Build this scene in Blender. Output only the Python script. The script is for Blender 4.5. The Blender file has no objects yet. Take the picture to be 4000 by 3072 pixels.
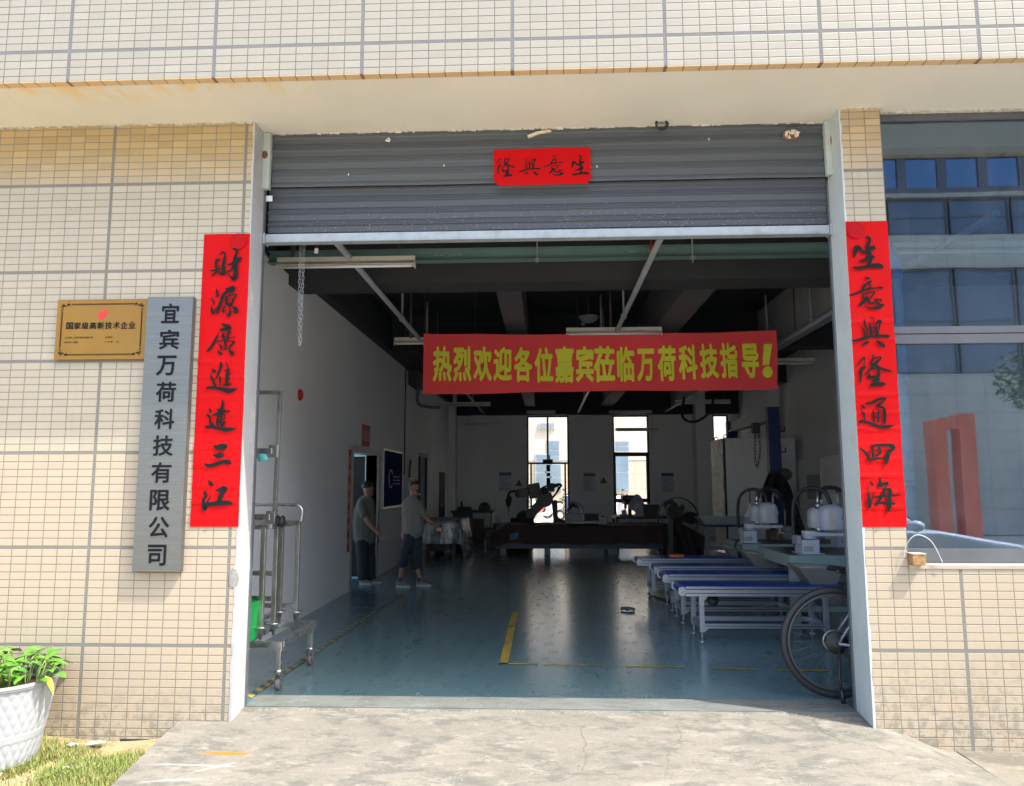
import bpy, bmesh, math, random
from mathutils import Vector, Matrix, Quaternion
random.seed(7)
PI = math.pi
SC = bpy.context.scene
COL = SC.collection
# ------------------------------------------------------------------ camera, world, sun, exposure
FPX = 2951.3; CAM = Vector((-0.0469, -4.8288, 1.4288))
YAW, PITCH, ROLL = math.radians(2.434), math.radians(6.8645), math.radians(-0.1253)
_f = Vector((-math.sin(YAW)*math.cos(PITCH), math.cos(YAW)*math.cos(PITCH), math.sin(PITCH)))
_r = Vector((math.cos(YAW), math.sin(YAW), 0)); _u = _r.cross(_f)
_R = math.cos(ROLL)*_r + math.sin(ROLL)*_u
_U = -math.sin(ROLL)*_r + math.cos(ROLL)*_u
cd = bpy.data.cameras.new('camera'); cam = bpy.data.objects.new('camera', cd); COL.objects.link(cam)
cd.sensor_fit = 'HORIZONTAL'; cd.sensor_width = 36; cd.lens = 36*FPX/4000
cd.clip_start = 0.05; cd.clip_end = 400
m = Matrix((( _R.x,_U.x,-_f.x),(_R.y,_U.y,-_f.y),(_R.z,_U.z,-_f.z))).to_4x4(); m.translation = CAM
cam.matrix_world = m
SC.camera = cam
W = bpy.data.worlds.new('World'); SC.world = W; W.use_nodes = True
SUN = Vector((2.25, -1.0, 3.78)).normalized()
nt = W.node_tree
sky = nt.nodes.new('ShaderNodeTexSky'); sky.sky_type = 'NISHITA'; sky.sun_disc = False
sky.sun_elevation = math.asin(SUN.z); sky.sun_rotation = math.atan2(SUN.x, SUN.y)
sky.air_density = 1.0; sky.dust_density = 3.2; sky.ozone_density = 1.0
nt.links.new(sky.outputs[0], nt.nodes['Background'].inputs[0])
nt.nodes['Background'].inputs[1].default_value = 0.15
sl = bpy.data.lights.new('sun', 'SUN'); sl.energy = 2.0; sl.angle = math.radians(0.53); sl.color = (1.0, 0.955, 0.88)
so = bpy.data.objects.new('sun', sl); COL.objects.link(so)
so.rotation_euler = (-SUN).to_track_quat('-Z', 'Y').to_euler(); so.location = (4, -6, 12)
vs = SC.view_settings; vs.view_transform = 'Standard'; vs.look = 'None'; vs.gamma = 1; vs.exposure = 2.14
SC.cycles.max_bounces = 10; SC.cycles.diffuse_bounces = 6; SC.cycles.glossy_bounces = 4
SC.cycles.transparent_max_bounces = 8; SC.cycles.sample_clamp_indirect = 6
SC.cycles.use_denoising = True
# ------------------------------------------------------------------ measuring helpers: where a sight line of the camera meets a known plane
def H(x, y, ax, v):
    d = _f + _R*((x-2000)/FPX) - _U*((y-1536)/FPX)
    i = 'xyz'.index(ax); t = (v-CAM[i])/d[i]
    return CAM + d*t
def crop(x0, y0, k): return lambda x, y: (x0+x/k, y0+y/k)
DD = crop(0, 0, 2188/4000)
c2 = crop(900, 400, 1.68); c3 = crop(1300, 1600, 2.1); c4 = crop(1700, 1550, 2.4); c5 = crop(2200, 1550, 2.4)
c6 = crop(2700, 1550, 2.4); c7 = crop(2450, 2050, 2.1); cT = crop(900, 2000, 2.1); cK = crop(900, 1500, 2.8)
s8 = crop(2900, 1800, 3.36); c3b = crop(2100, 400, 1.5625); cF = crop(900, 880, 2.735)
def P(q, ax, v): return H(q[0], q[1], ax, v)
# ------------------------------------------------------------------ materials
def nodes_of(name):
    m = bpy.data.materials.new(name); m.use_nodes = True
    t = m.node_tree; b = t.nodes['Principled BSDF']; return m, t, b
def N(t, kind, **kw):
    n = t.nodes.new(kind)
    for k, v in kw.items(): setattr(n, k, v)
    return n
def math_n(t, op, a, b=None, c=None):
    n = t.nodes.new('ShaderNodeMath'); n.operation = op
    for i, v in enumerate((a, b, c)):
        if v is None: continue
        if isinstance(v, (int, float)): n.inputs[i].default_value = v
        else: t.links.new(v, n.inputs[i])
    return n.outputs[0]
def mixc(t, fac, a, b, mode='MIX'):
    n = t.nodes.new('ShaderNodeMix'); n.data_type = 'RGBA'; n.blend_type = mode
    for sock, v in ((n.inputs[0], fac), (n.inputs[6], a), (n.inputs[7], b)):
        if isinstance(v, (int, float)): sock.default_value = v
        elif isinstance(v, (tuple, list)): sock.default_value = (*v[:3], 1)
        else: t.links.new(v, sock)
    return n.outputs[2]
def noise(t, scale, detail=4, rough=.55, vec=None, stretch=None):
    n = t.nodes.new('ShaderNodeTexNoise'); n.inputs['Scale'].default_value = scale
    n.inputs['Detail'].default_value = detail; n.inputs['Roughness'].default_value = rough
    if vec is None: vec = t.nodes.new('ShaderNodeNewGeometry').outputs['Position']
    if stretch:
        mp = t.nodes.new('ShaderNodeMapping'); mp.inputs['Scale'].default_value = stretch
        t.links.new(vec, mp.inputs[0]); vec = mp.outputs[0]
    t.links.new(vec, n.inputs['Vector']); return n.outputs['Fac']
def ramp(t, fac, stops):
    n = t.nodes.new('ShaderNodeValToRGB'); e = n.color_ramp.elements
    while len(e) < len(stops): e.new(.5)
    for i, (p, c) in enumerate(stops):
        e[i].position = p; e[i].color = (*c, 1) if len(c) == 3 else c
    t.links.new(fac, n.inputs[0]); return n.outputs[0]
def bump(t, b, h, strength=.3, dist=.01):
    n = t.nodes.new('ShaderNodeBump'); n.inputs['Strength'].default_value = strength; n.inputs['Distance'].default_value = dist
    t.links.new(h, n.inputs['Height']); t.links.new(n.outputs[0], b.inputs['Normal'])
MATS = {}
def M(name, col=(.5,.5,.5), rough=.5, metal=0, var=.12, scale=9, bmp=0, spec=None, trans=0, emit=None, alpha=None, stretch=None, dirt=None):
    """plain paint/metal/plastic whose colour and gloss vary with a noise"""
    if name in MATS: return MATS[name]
    m, t, b = nodes_of(name)
    f = noise(t, scale, 5, .6, stretch=stretch)
    lo = tuple(c*(1-var) for c in col); hi = tuple(min(1, c*(1+var)) for c in col)
    c = ramp(t, f, [(.3, lo), (.7, hi)])
    if dirt:
        f2 = noise(t, scale*.45+1.5, 7, .7)
        c = mixc(t, ramp(t, f2, [(.52, (0,0,0)), (.7, (1,1,1))]), c, dirt)
    t.links.new(c, b.inputs['Base Color'])
    t.links.new(math_n(t, 'ADD', math_n(t, 'MULTIPLY', f, .3), rough-.15), b.inputs['Roughness'])
    b.inputs['Metallic'].default_value = metal
    if spec is not None: b.inputs['Specular IOR Level'].default_value = spec
    if trans: b.inputs['Transmission Weight'].default_value = trans
    if alpha is not None: b.inputs['Alpha'].default_value = alpha
    if emit: b.inputs['Emission Color'].default_value = (*emit[:3], 1); b.inputs['Emission Strength'].default_value = emit[3]
    if bmp: bump(t, b, noise(t, scale*6, 6, .65), bmp, .004)
    MATS[name] = m; return m
def tile_mat(name, x0, z0, px=.92, pz=.6087, topz=None, base=(.66,.59,.46), grout=(.235,.205,.155), wide=(.20,.197,.175), stainz=None, low=None):
    m, t, b = nodes_of(name)
    g = N(t, 'ShaderNodeNewGeometry'); s = N(t, 'ShaderNodeSeparateXYZ'); t.links.new(g.outputs['Position'], s.inputs[0])
    def axis(o, o0, per, n, jw, gw):
        d = math_n(t, 'SUBTRACT', o, o0)
        u = math_n(t, 'FLOORED_MODULO', d, per)
        big = math_n(t, 'LESS_THAN', u, jw)
        step = (per-jw)/n
        v = math_n(t, 'DIVIDE', math_n(t, 'SUBTRACT', u, jw), step)
        fr = math_n(t, 'FRACT', v)
        e = math_n(t, 'MULTIPLY', math_n(t, 'MINIMUM', fr, math_n(t, 'SUBTRACT', 1.0, fr)), step)   # distance to tile edge
        idx = math_n(t, 'ADD', math_n(t, 'MULTIPLY', math_n(t, 'FLOOR', math_n(t, 'DIVIDE', d, per)), n+1), math_n(t, 'FLOOR', v))
        return big, e, idx
    bx, ex, ix = axis(s.outputs[0], x0, px, 9, .016, .003)
    bz, ez, iz = axis(s.outputs[2], z0, pz, 12, .017, .003)
    big = math_n(t, 'MAXIMUM', bx, bz)
    # slightly wandering joints
    wob = math_n(t, 'MULTIPLY', noise(t, 30, 2, .5), .0016)
    e = math_n(t, 'MINIMUM', ex, ez)
    body = math_n(t, 'SMOOTH_MIN', math_n(t, 'DIVIDE', math_n(t, 'SUBTRACT', math_n(t, 'SUBTRACT', e, .0008), wob), .0024), 1.0, .2)
    body = math_n(t, 'MAXIMUM', math_n(t, 'MINIMUM', body, 1.0), 0.0)
    body = math_n(t, 'MULTIPLY', body, math_n(t, 'SUBTRACT', 1.0, big))
    cb = N(t, 'ShaderNodeCombineXYZ'); t.links.new(ix, cb.inputs[0]); t.links.new(iz, cb.inputs[1])
    wn = N(t, 'ShaderNodeTexWhiteNoise', noise_dimensions='3D'); t.links.new(cb.outputs[0], wn.inputs['Vector'])
    r = wn.outputs['Value']
    c = ramp(t, r, [(0, tuple(k*.90 for k in base)), (.12, tuple(k*.96 for k in base)), (.9, base), (1, tuple(min(1, k*1.06) for k in base))])
    c = mixc(t, math_n(t, 'MULTIPLY', noise(t, 1.1, 4, .6), .3), c, tuple(k*d for k, d in zip(base, (.93,.92,.84))))
    if low:   # the lowest courses: slightly pinker colour
        f = math_n(t, 'LESS_THAN', s.outputs[2], low[0]); c = mixc(t, math_n(t, 'MULTIPLY', f, .7), c, low[1])
    if topz:  # the courses above the top joint turn tan, more so with height
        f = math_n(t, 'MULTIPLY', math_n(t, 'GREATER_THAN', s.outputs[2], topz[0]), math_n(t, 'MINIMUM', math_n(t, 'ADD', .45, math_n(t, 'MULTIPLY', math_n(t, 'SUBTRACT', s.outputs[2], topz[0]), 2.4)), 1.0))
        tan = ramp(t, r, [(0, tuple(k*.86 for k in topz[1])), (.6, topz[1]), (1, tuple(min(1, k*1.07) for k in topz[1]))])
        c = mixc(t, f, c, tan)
    # rain streaks, specks and splashes
    st = ramp(t, noise(t, 4, 6, .68, stretch=(6, 6, .6)), [(.58, (0,0,0)), (.8, (1,1,1))])
    c = mixc(t, math_n(t, 'MULTIPLY', st, .36), c, (.25,.19,.12))
    sp = ramp(t, noise(t, 26, 5, .62), [(.70, (0,0,0)), (.735, (1,1,1))])
    c = mixc(t, math_n(t, 'MULTIPLY', sp, .5), c, (.16,.13,.09))
    if stainz:
        z, hgt, rust = stainz
        near = math_n(t, 'MAXIMUM', math_n(t, 'SUBTRACT', 1.0, math_n(t, 'DIVIDE', math_n(t, 'SUBTRACT', s.outputs[2], z), hgt)), 0.0)
        sn = ramp(t, noise(t, 13, 7, .72), [(.48, (0,0,0)), (.56, (1,1,1))])
        c = mixc(t, math_n(t, 'MULTIPLY', math_n(t, 'MINIMUM', near, 1.0), math_n(t, 'MULTIPLY', sn, .75)), c, (.15,.15,.115))
        rn = ramp(t, noise(t, 7, 6, .7, stretch=(2.2, 1, .5)), [(.52, (0,0,0)), (.66, (1,1,1))])
        c = mixc(t, math_n(t, 'MULTIPLY', math_n(t, 'MINIMUM', near, 1.0), math_n(t, 'MULTIPLY', rn, rust)), c, (.36,.22,.10))
    gc = mixc(t, big, grout, wide)
    gc = mixc(t, math_n(t, 'MULTIPLY', noise(t, 8, 5, .7), .6), gc, tuple(k*.55 for k in grout))
    c = mixc(t, body, gc, c)
    t.links.new(c, b.inputs['Base Color'])
    ro = math_n(t, 'SUBTRACT', .82, math_n(t, 'MULTIPLY', body, .42)); t.links.new(ro, b.inputs['Roughness'])
    b.inputs['Specular IOR Level'].default_value = .35
    hgt = math_n(t, 'ADD', math_n(t, 'ADD', body, math_n(t, 'MULTIPLY', noise(t, 5, 2), .12)), math_n(t, 'MULTIPLY', r, .35))
    bump(t, b, hgt, .55, .003)
    MATS[name] = m; return m
def concrete_mat(name, c0, c1, dark, rough=.85, cracks=True, paint=None, scale=1.0):
    m, t, b = nodes_of(name)
    f = noise(t, 2.6*scale, 9, .66, stretch=(.55,1.3,1)); f2 = noise(t, 7*scale, 10, .74, stretch=(.5,1.25,1)); f3 = noise(t, 70, 4, .7)
    c = ramp(t, f, [(.33, c1), (.52, c0), (.72, tuple(k*1.12 for k in c0))])
    pt = ramp(t, f2, [(.49, (0,0,0)), (.58, (1,1,1))])
    c = mixc(t, math_n(t, 'MULTIPLY', pt, .62), c, dark)
    wt = ramp(t, noise(t, 10*scale, 10, .78, stretch=(.5,1.3,1)), [(.54, (0,0,0)), (.60, (1,1,1))])
    c = mixc(t, math_n(t, 'MULTIPLY', wt, .7), c, tuple(min(1, k*1.35) for k in c0))
    c = mixc(t, .35, c, ramp(t, f3, [(.3, (.35,.35,.35)), (.7, (1,1,1))]), 'MULTIPLY')
    if cracks:
        v = N(t, 'ShaderNodeTexVoronoi', feature='DISTANCE_TO_EDGE'); v.inputs['Scale'].default_value = .8
        g = N(t, 'ShaderNodeNewGeometry')
        wv = N(t, 'ShaderNodeTexNoise'); wv.inputs['Scale'].default_value = 3.5; wv.inputs['Detail'].default_value = 6
        t.links.new(g.outputs['Position'], wv.inputs['Vector'])
        t.links.new(mixc(t, .22, g.outputs['Position'], wv.outputs['Color'], 'ADD'), v.inputs['Vector'])
        cr = math_n(t, 'LESS_THAN', v.outputs['Distance'], .0035)
        c = mixc(t, math_n(t, 'MULTIPLY', math_n(t, 'MULTIPLY', cr, ramp(t, noise(t, 1.1, 3), [(.46,(0,0,0)),(.54,(1,1,1))])), .45), c, (.085,.08,.07))
    if paint:      # sprayed marks on the slab: (centre x, y, half-size x, half-size y, colour)
        g = N(t, 'ShaderNodeNewGeometry'); s = N(t, 'ShaderNodeSeparateXYZ'); t.links.new(g.outputs['Position'], s.inputs[0])
        for (x, y, hx, hy, col, ang) in paint:
            dx = math_n(t, 'SUBTRACT', s.outputs[0], x); dy = math_n(t, 'SUBTRACT', s.outputs[1], y)
            ca, sa = math.cos(ang), math.sin(ang)
            u = math_n(t, 'DIVIDE', math_n(t, 'ADD', math_n(t, 'MULTIPLY', dx, ca), math_n(t, 'MULTIPLY', dy, sa)), hx)
            w = math_n(t, 'DIVIDE', math_n(t, 'SUBTRACT', math_n(t, 'MULTIPLY', dy, ca), math_n(t, 'MULTIPLY', dx, sa)), hy)
            d = math_n(t, 'ADD', math_n(t, 'POWER', math_n(t, 'ABSOLUTE', u), 2.0), math_n(t, 'POWER', math_n(t, 'ABSOLUTE', w), 2.0))
            d = math_n(t, 'ADD', d, math_n(t, 'MULTIPLY', math_n(t, 'SUBTRACT', f2, .5), 2.2))
            k = math_n(t, 'MAXIMUM', math_n(t, 'MINIMUM', math_n(t, 'MULTIPLY', math_n(t, 'SUBTRACT', 1.0, d), 1.6), 1.0), 0.0)
            c = mixc(t, math_n(t, 'MULTIPLY', k, .9 if col[0] > 2*col[2] else .38), c, col)
    t.links.new(c, b.inputs['Base Color']); b.inputs['Roughness'].default_value = rough
    b.inputs['Specular IOR Level'].default_value = .25
    bump(t, b, math_n(t, 'ADD', math_n(t, 'MULTIPLY', f2, .6), math_n(t, 'MULTIPLY', f3, .4)), .5, .008)
    MATS[name] = m; return m
def glass_mat(name, tint=(.8,.9,1), refl=.3, dirt=0.05):
    m, t, b = nodes_of(name); t.nodes.remove(b)
    o = t.nodes['Material Output']
    tr = N(t, 'ShaderNodeBsdfTransparent'); tr.inputs[0].default_value = (*tint, 1)
    gl = N(t, 'ShaderNodeBsdfGlossy'); gl.inputs['Roughness'].default_value = .015; gl.inputs['Color'].default_value = (.66,.79,.92,1)
    bp = N(t, 'ShaderNodeBump'); bp.inputs['Strength'].default_value = .04; bp.inputs['Distance'].default_value = .01
    t.links.new(noise(t, 1.3, 2, .5), bp.inputs['Height']); t.links.new(bp.outputs[0], gl.inputs['Normal'])
    fr = N(t, 'ShaderNodeFresnel'); fr.inputs['IOR'].default_value = 1.5
    mx = N(t, 'ShaderNodeMixShader')
    t.links.new(math_n(t, 'MINIMUM', math_n(t, 'ADD', fr.outputs[0], refl), 1.0), mx.inputs[0])
    t.links.new(tr.outputs[0], mx.inputs[1]); t.links.new(gl.outputs[0], mx.inputs[2])
    df = N(t, 'ShaderNodeBsdfDiffuse'); df.inputs[0].default_value = (.55,.56,.55,1)
    m2 = N(t, 'ShaderNodeMixShader')
    t.links.new(math_n(t, 'MULTIPLY', ramp(t, noise(t, 3, 7, .75, stretch=(2, 2, .7)), [(.4, (0,0,0)), (.8, (1,1,1))]), dirt), m2.inputs[0])
    t.links.new(mx.outputs[0], m2.inputs[1]); t.links.new(df.outputs[0], m2.inputs[2])
    t.links.new(m2.outputs[0], o.inputs[0]); MATS[name] = m; return m
# ------------------------------------------------------------------ mesh helpers
class MB:
    def __init__(s): s.v = []; s.f = []; s.sm = []
    def add(s, vs, fs, smooth=False):
        o = len(s.v); s.v += [Vector(v) for v in vs]; s.f += [tuple(i+o for i in f) for f in fs]; s.sm += [smooth]*len(fs); return s
    def box(s, a, b, rot=None, at=None):
        x0,y0,z0 = a; x1,y1,z1 = b
        vs = [Vector(p) for p in ((x0,y0,z0),(x1,y0,z0),(x1,y1,z0),(x0,y1,z0),(x0,y0,z1),(x1,y0,z1),(x1,y1,z1),(x0,y1,z1))]
        if rot is not None:
            c = Vector(at) if at is not None else sum(vs, Vector())/8
            vs = [c + rot @ (v-c) for v in vs]
        return s.add(vs, [(0,3,2,1),(4,5,6,7),(0,1,5,4),(1,2,6,5),(2,3,7,6),(3,0,4,7)])
    def beam(s, p, q, w, h, up=(0,0,1)):          # rectangular bar from p to q
        p, q = Vector(p), Vector(q); d = (q-p).normalized(); up = Vector(up)
        if abs(d.dot(up)) > .98: up = Vector((0,1,0))
        a = d.cross(up).normalized()*w/2; b = a.cross(d).normalized()*h/2
        vs = [p-a-b,p+a-b,p+a+b,p-a+b,q-a-b,q+a-b,q+a+b,q-a+b]
        return s.add(vs, [(0,1,2,3),(7,6,5,4),(0,4,5,1),(1,5,6,2),(2,6,7,3),(3,7,4,0)])
    def tube(s, pts, r, n=10, cap=True, closed=False):
        pts = [Vector(p) for p in pts]; k = len(pts); rs = r if isinstance(r, (list, tuple)) else [r]*k
        ref = None; vs = []
        for i, p in enumerate(pts):
            a = pts[i-1] if (i > 0 or closed) else pts[i]; c = pts[(i+1) % k] if (i < k-1 or closed) else pts[i]
            d = (c-a)
            d = d.normalized() if d.length > 1e-9 else Vector((0,0,1))
            if ref is None:
                ref = Vector((0,0,1)) if abs(d.z) < .9 else Vector((1,0,0))
            e1 = (ref - d*ref.dot(d))
            e1 = e1.normalized() if e1.length > 1e-6 else d.orthogonal().normalized()
            ref = e1; e2 = d.cross(e1)
            for j in range(n):
                t = 2*PI*j/n; vs.append(p + (e1*math.cos(t)+e2*math.sin(t))*rs[i])
        fs = []
        for i in range(k if closed else k-1):
            for j in range(n):
                a = i*n+j; b = i*n+(j+1) % n; i2 = (i+1) % k
                fs.append((a, b, i2*n+(j+1) % n, i2*n+j))
        s.add(vs, fs, True)
        if cap and not closed:
            o = len(s.v)-len(vs)
            s.f.append(tuple(o+j for j in reversed(range(n)))); s.f.append(tuple(o+(k-1)*n+j for j in range(n))); s.sm += [False, False]
        return s
    def cyl(s, p, q, r, n=16, r2=None): return s.tube([p, q], [r, r if r2 is None else r2], n)
    def lathe(s, prof, c=(0,0,0), axis='z', n=32, cap=True):
        c = Vector(c); vs = []; k = len(prof)
        for (r, h) in prof:
            for j in range(n):
                t = 2*PI*j/n; x, y = r*math.cos(t), r*math.sin(t)
                vs.append(c + (Vector((x,y,h)) if axis == 'z' else Vector((x,h,y)) if axis == 'y' else Vector((h,x,y))))
        fs = [(i*n+j, i*n+(j+1) % n, (i+1)*n+(j+1) % n, (i+1)*n+j) for i in range(k-1) for j in range(n)]
        s.add(vs, fs, True)
        if cap:
            o = len(s.v)-len(vs)
            s.f.append(tuple(o+j for j in reversed(range(n)))); s.f.append(tuple(o+(k-1)*n+j for j in range(n))); s.sm += [False, False]
        return s
    def torus(s, c, R, r, axis='y', n=64, k=12, a0=0, a1=2*PI):
        c = Vector(c); full = abs(a1-a0-2*PI) < 1e-6; pts = []
        for i in range(n if full else n+1):
            t = a0+(a1-a0)*i/n; x, y = R*math.cos(t), R*math.sin(t)
            pts.append(c + (Vector((x,0,y)) if axis == 'y' else Vector((x,y,0)) if axis == 'z' else Vector((0,x,y))))
        return s.tube(pts, r, k, closed=full)
    def ball(s, c, r, n=16, k=10):
        c = Vector(c); r = Vector((r,r,r)) if isinstance(r, (int,float)) else Vector(r); vs = []
        for i in range(k+1):
            th = PI*i/k
            for j in range(n):
                ph = 2*PI*j/n; vs.append(c + Vector((r.x*math.sin(th)*math.cos(ph), r.y*math.sin(th)*math.sin(ph), r.z*math.cos(th))))
        return s.add(vs, [(i*n+j, (i+1)*n+j, (i+1)*n+(j+1) % n, i*n+(j+1) % n) for i in range(k) for j in range(n)], True)
    def prism(s, poly, vec):                      # closed polygon (3D points) pushed along vec
        n = len(poly); poly = [Vector(p) for p in poly]; vec = Vector(vec)
        return s.add(poly+[p+vec for p in poly], [tuple(range(n)), tuple(range(2*n-1, n-1, -1))]+[(i, i+n, (i+1) % n+n, (i+1) % n) for i in range(n)])
    def grid(s, fn, nu, nv, smooth=True):
        vs = [fn(i/nu, j/nv) for i in range(nu+1) for j in range(nv+1)]
        w = nv+1
        return s.add(vs, [(i*w+j, (i+1)*w+j, (i+1)*w+j+1, i*w+j+1) for i in range(nu) for j in range(nv)], smooth)
    def build(s, name, mat, parent=None, bevel=0, solid=0, sub=0, seg=2):
        me = bpy.data.meshes.new(name); org = Vector()
        p = parent
        while p is not None: org += p.location; p = p.parent
        me.from_pydata([v-org for v in s.v], [], s.f); me.polygons.foreach_set('use_smooth', s.sm)
        bm = bmesh.new(); bm.from_mesh(me); bmesh.ops.recalc_face_normals(bm, faces=bm.faces); bm.to_mesh(me); bm.free()
        if mat: me.materials.append(mat)
        o = bpy.data.objects.new(name, me); COL.objects.link(o)
        if parent is not None: o.parent = parent
        if solid: d = o.modifiers.new('solid', 'SOLIDIFY'); d.thickness = solid; d.offset = 0
        if bevel: d = o.modifiers.new('bevel', 'BEVEL'); d.width = bevel; d.segments = seg; d.limit_method = 'ANGLE'; d.angle_limit = math.radians(35); d.harden_normals = False
        if sub: d = o.modifiers.new('sub', 'SUBSURF'); d.levels = sub; d.render_levels = sub
        return o
def tag(o, label, cat, group=None):
    o['label'] = label; o['category'] = cat
    if group: o['group'] = group
    return o
def thing(name, label, cat, loc=(0,0,0), group=None):
    o = bpy.data.objects.new(name, None); o.empty_display_size = .2; COL.objects.link(o); o.location = loc
    return tag(o, label, cat, group)
def struct(o, kind='structure'): o['kind'] = kind; return o
def copy_tree(o, parent=None):
    c = o.copy(); COL.objects.link(c)
    if parent is not None: c.parent = parent
    for ch in list(o.children): copy_tree(ch, c)
    return c
def dup(o, loc, label, rz=None, scale=None):
    c = copy_tree(o); c.location = loc; c['label'] = label
    if rz is not None: c.rotation_euler.z = rz
    if scale: c.scale = (scale,)*3
    return c
def one(mb, name, mat, label, cat, group=None, **k): return tag(mb.build(name, mat, None, **k), label, cat, group)
def catmull(pts, per=6):
    pts = [Vector(p) for p in pts]
    if len(pts) < 3: return pts
    out = []
    for i in range(len(pts)-1):
        p0 = pts[max(i-1,0)]; p1 = pts[i]; p2 = pts[i+1]; p3 = pts[min(i+2,len(pts)-1)]
        for k in range(per):
            t = k/per
            out.append(.5*((2*p1)+(p2-p0)*t+(2*p0-5*p1+4*p2-p3)*t*t+(3*p1-p0-3*p2+p3)*t**3))
    return out+[pts[-1]]
def text_faces(s, bold=0.0):
    """outline faces of one line of lettering in Blender's own font, as 2D verts + faces + bounds"""
    cu = bpy.data.curves.new('lettering', 'FONT'); cu.body = s; cu.size = 1; cu.offset = bold; cu.resolution_u = 3
    o = bpy.data.objects.new('lettering', cu); COL.objects.link(o)
    dg = bpy.context.evaluated_depsgraph_get(); e = o.evaluated_get(dg); me = e.to_mesh()
    vs = [(v.co.x, v.co.y) for v in me.vertices]; fs = [tuple(p.vertices) for p in me.polygons]
    e.to_mesh_clear(); bpy.data.objects.remove(o); bpy.data.curves.remove(cu)
    return vs, fs
def letter(mb, ch, box, fn, bold=.02, keep=False, lay=.00006):
    """one character fitted in box (u0,v0,u1,v1); fn maps u,v to 3D"""
    vs, fs = text_faces(ch)
    if not vs: return
    xs = [v[0] for v in vs]; ys = [v[1] for v in vs]; x0, x1, y0, y1 = min(xs), max(xs), min(ys), max(ys)
    u0, v0, u1, v1 = box
    sx = (u1-u0)/max(x1-x0, 1e-6); sy = (v1-v0)/max(y1-y0, 1e-6)
    if keep: sx = sy = min(sx, sy)
    mx, my = (x0+x1)/2, (y0+y1)/2; um, vm = (u0+u1)/2, (v0+v1)/2
    bx, by = bold*abs(sx), bold*abs(sy)           # emboldened: the outline laid down again, nudged all round
    sx *= 1-2*bold*abs(sx)/max(u1-u0, 1e-6); sy *= 1-2*bold*abs(sy)/max(v1-v0, 1e-6)
    for i in range(9 if bold > 0 else 1):
        a = PI/4*i; dx, dy = (bx*math.cos(a), by*math.sin(a)) if i < 8 else (0, 0)
        pts = [Vector(fn(um+(x-mx)*sx+dx, vm+(y-my)*sy+dy)) for x, y in vs]
        mb.add([p-Vector((0, lay*i, 0)) for p in pts], fs)
# ------------------------------------------------------------------ large structure
XL, XR, COLR = -2.016, 1.924, 2.181            # jamb edges and right edge of the tiled pier
TOP = 3.89; FY = -0.57                         # soffit height, fascia plane
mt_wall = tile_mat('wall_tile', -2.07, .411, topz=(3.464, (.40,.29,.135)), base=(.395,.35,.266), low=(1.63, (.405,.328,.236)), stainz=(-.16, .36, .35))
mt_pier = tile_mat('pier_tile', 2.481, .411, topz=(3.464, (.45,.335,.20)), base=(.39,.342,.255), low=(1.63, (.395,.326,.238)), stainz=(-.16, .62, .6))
fx0 = P((620/2.188, 100/2.188), 'y', FY).x; fx1 = P((3000+1795/2.188, 235/2.188), 'y', FY).x
fz = P((620/2.188, 440/2.188), 'y', FY).z
mt_fas = tile_mat('fascia_tile', fx0-.009, fz-.009, px=(fx1-fx0)/6, base=(.285,.265,.217), grout=(.135,.13,.115), wide=(.16,.165,.168))
mt_edge = tile_mat('edge_tile', fx0-.009, fz-.12, px=(fx1-fx0)/6, base=(.56,.40,.22), grout=(.22,.12,.07), wide=(.22,.13,.09))
mt_soffit = M('soffit_plaster', (.62,.59,.50), .85, var=.05, scale=1.2, bmp=.15)
# yellow old paint smears along the outer edge of the soffit
t = mt_soffit.node_tree; b = t.nodes['Principled BSDF']
g = N(t, 'ShaderNodeNewGeometry'); s = N(t, 'ShaderNodeSeparateXYZ'); t.links.new(g.outputs['Position'], s.inputs[0])
prev = b.inputs['Base Color'].links[0].from_socket
edge = math_n(t, 'MAXIMUM', math_n(t, 'SUBTRACT', 1.0, math_n(t, 'DIVIDE', math_n(t, 'SUBTRACT', s.outputs[1], FY), .34)), 0.0)
leftw = math_n(t, 'LESS_THAN', math_n(t, 'ADD', s.outputs[0], math_n(t, 'MULTIPLY', noise(t, 2, 3), 1.5)), -.85)
sm = ramp(t, noise(t, 4, 5, .6, stretch=(2.2, .9, 1)), [(.44, (0,0,0)), (.60, (1,1,1))])
k1 = math_n(t, 'MULTIPLY', math_n(t, 'MULTIPLY', sm, edge), math_n(t, 'ADD', math_n(t, 'MULTIPLY', leftw, .9), .12))
c_ = mixc(t, k1, prev, (.68,.47,.18))
sp = ramp(t, noise(t, 17, 6, .7), [(.66, (0,0,0)), (.72, (1,1,1))])
c_ = mixc(t, math_n(t, 'MULTIPLY', sp, .35), c_, (.36,.30,.2))
t.links.new(c_, b.inputs['Base Color'])
m_plaster = M('white_plaster', (.37,.375,.378), .8, var=.06, scale=3, bmp=.5, dirt=(.55,.54,.5))
m_plaster_grey = M('grey_green_plaster', (.46,.51,.51), .8, var=.06, scale=3, bmp=.4, dirt=(.42,.44,.42))
m_inwall = M('interior_paint', (.83,.83,.82), .9, var=.03, scale=.8, bmp=.08)
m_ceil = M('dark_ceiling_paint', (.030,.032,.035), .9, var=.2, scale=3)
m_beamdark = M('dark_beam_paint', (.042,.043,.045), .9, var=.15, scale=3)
m_conc_beam = M('bare_beam', (.10,.10,.105), .9, var=.12, scale=3)
bld = thing('factory_building', 'tiled factory building with a wide open roller door and a deep plastered overhang', 'building', (0,0,0))
def part(mb, name, mat, parent=bld, **k): return mb.build(name, mat, parent, **k)
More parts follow.
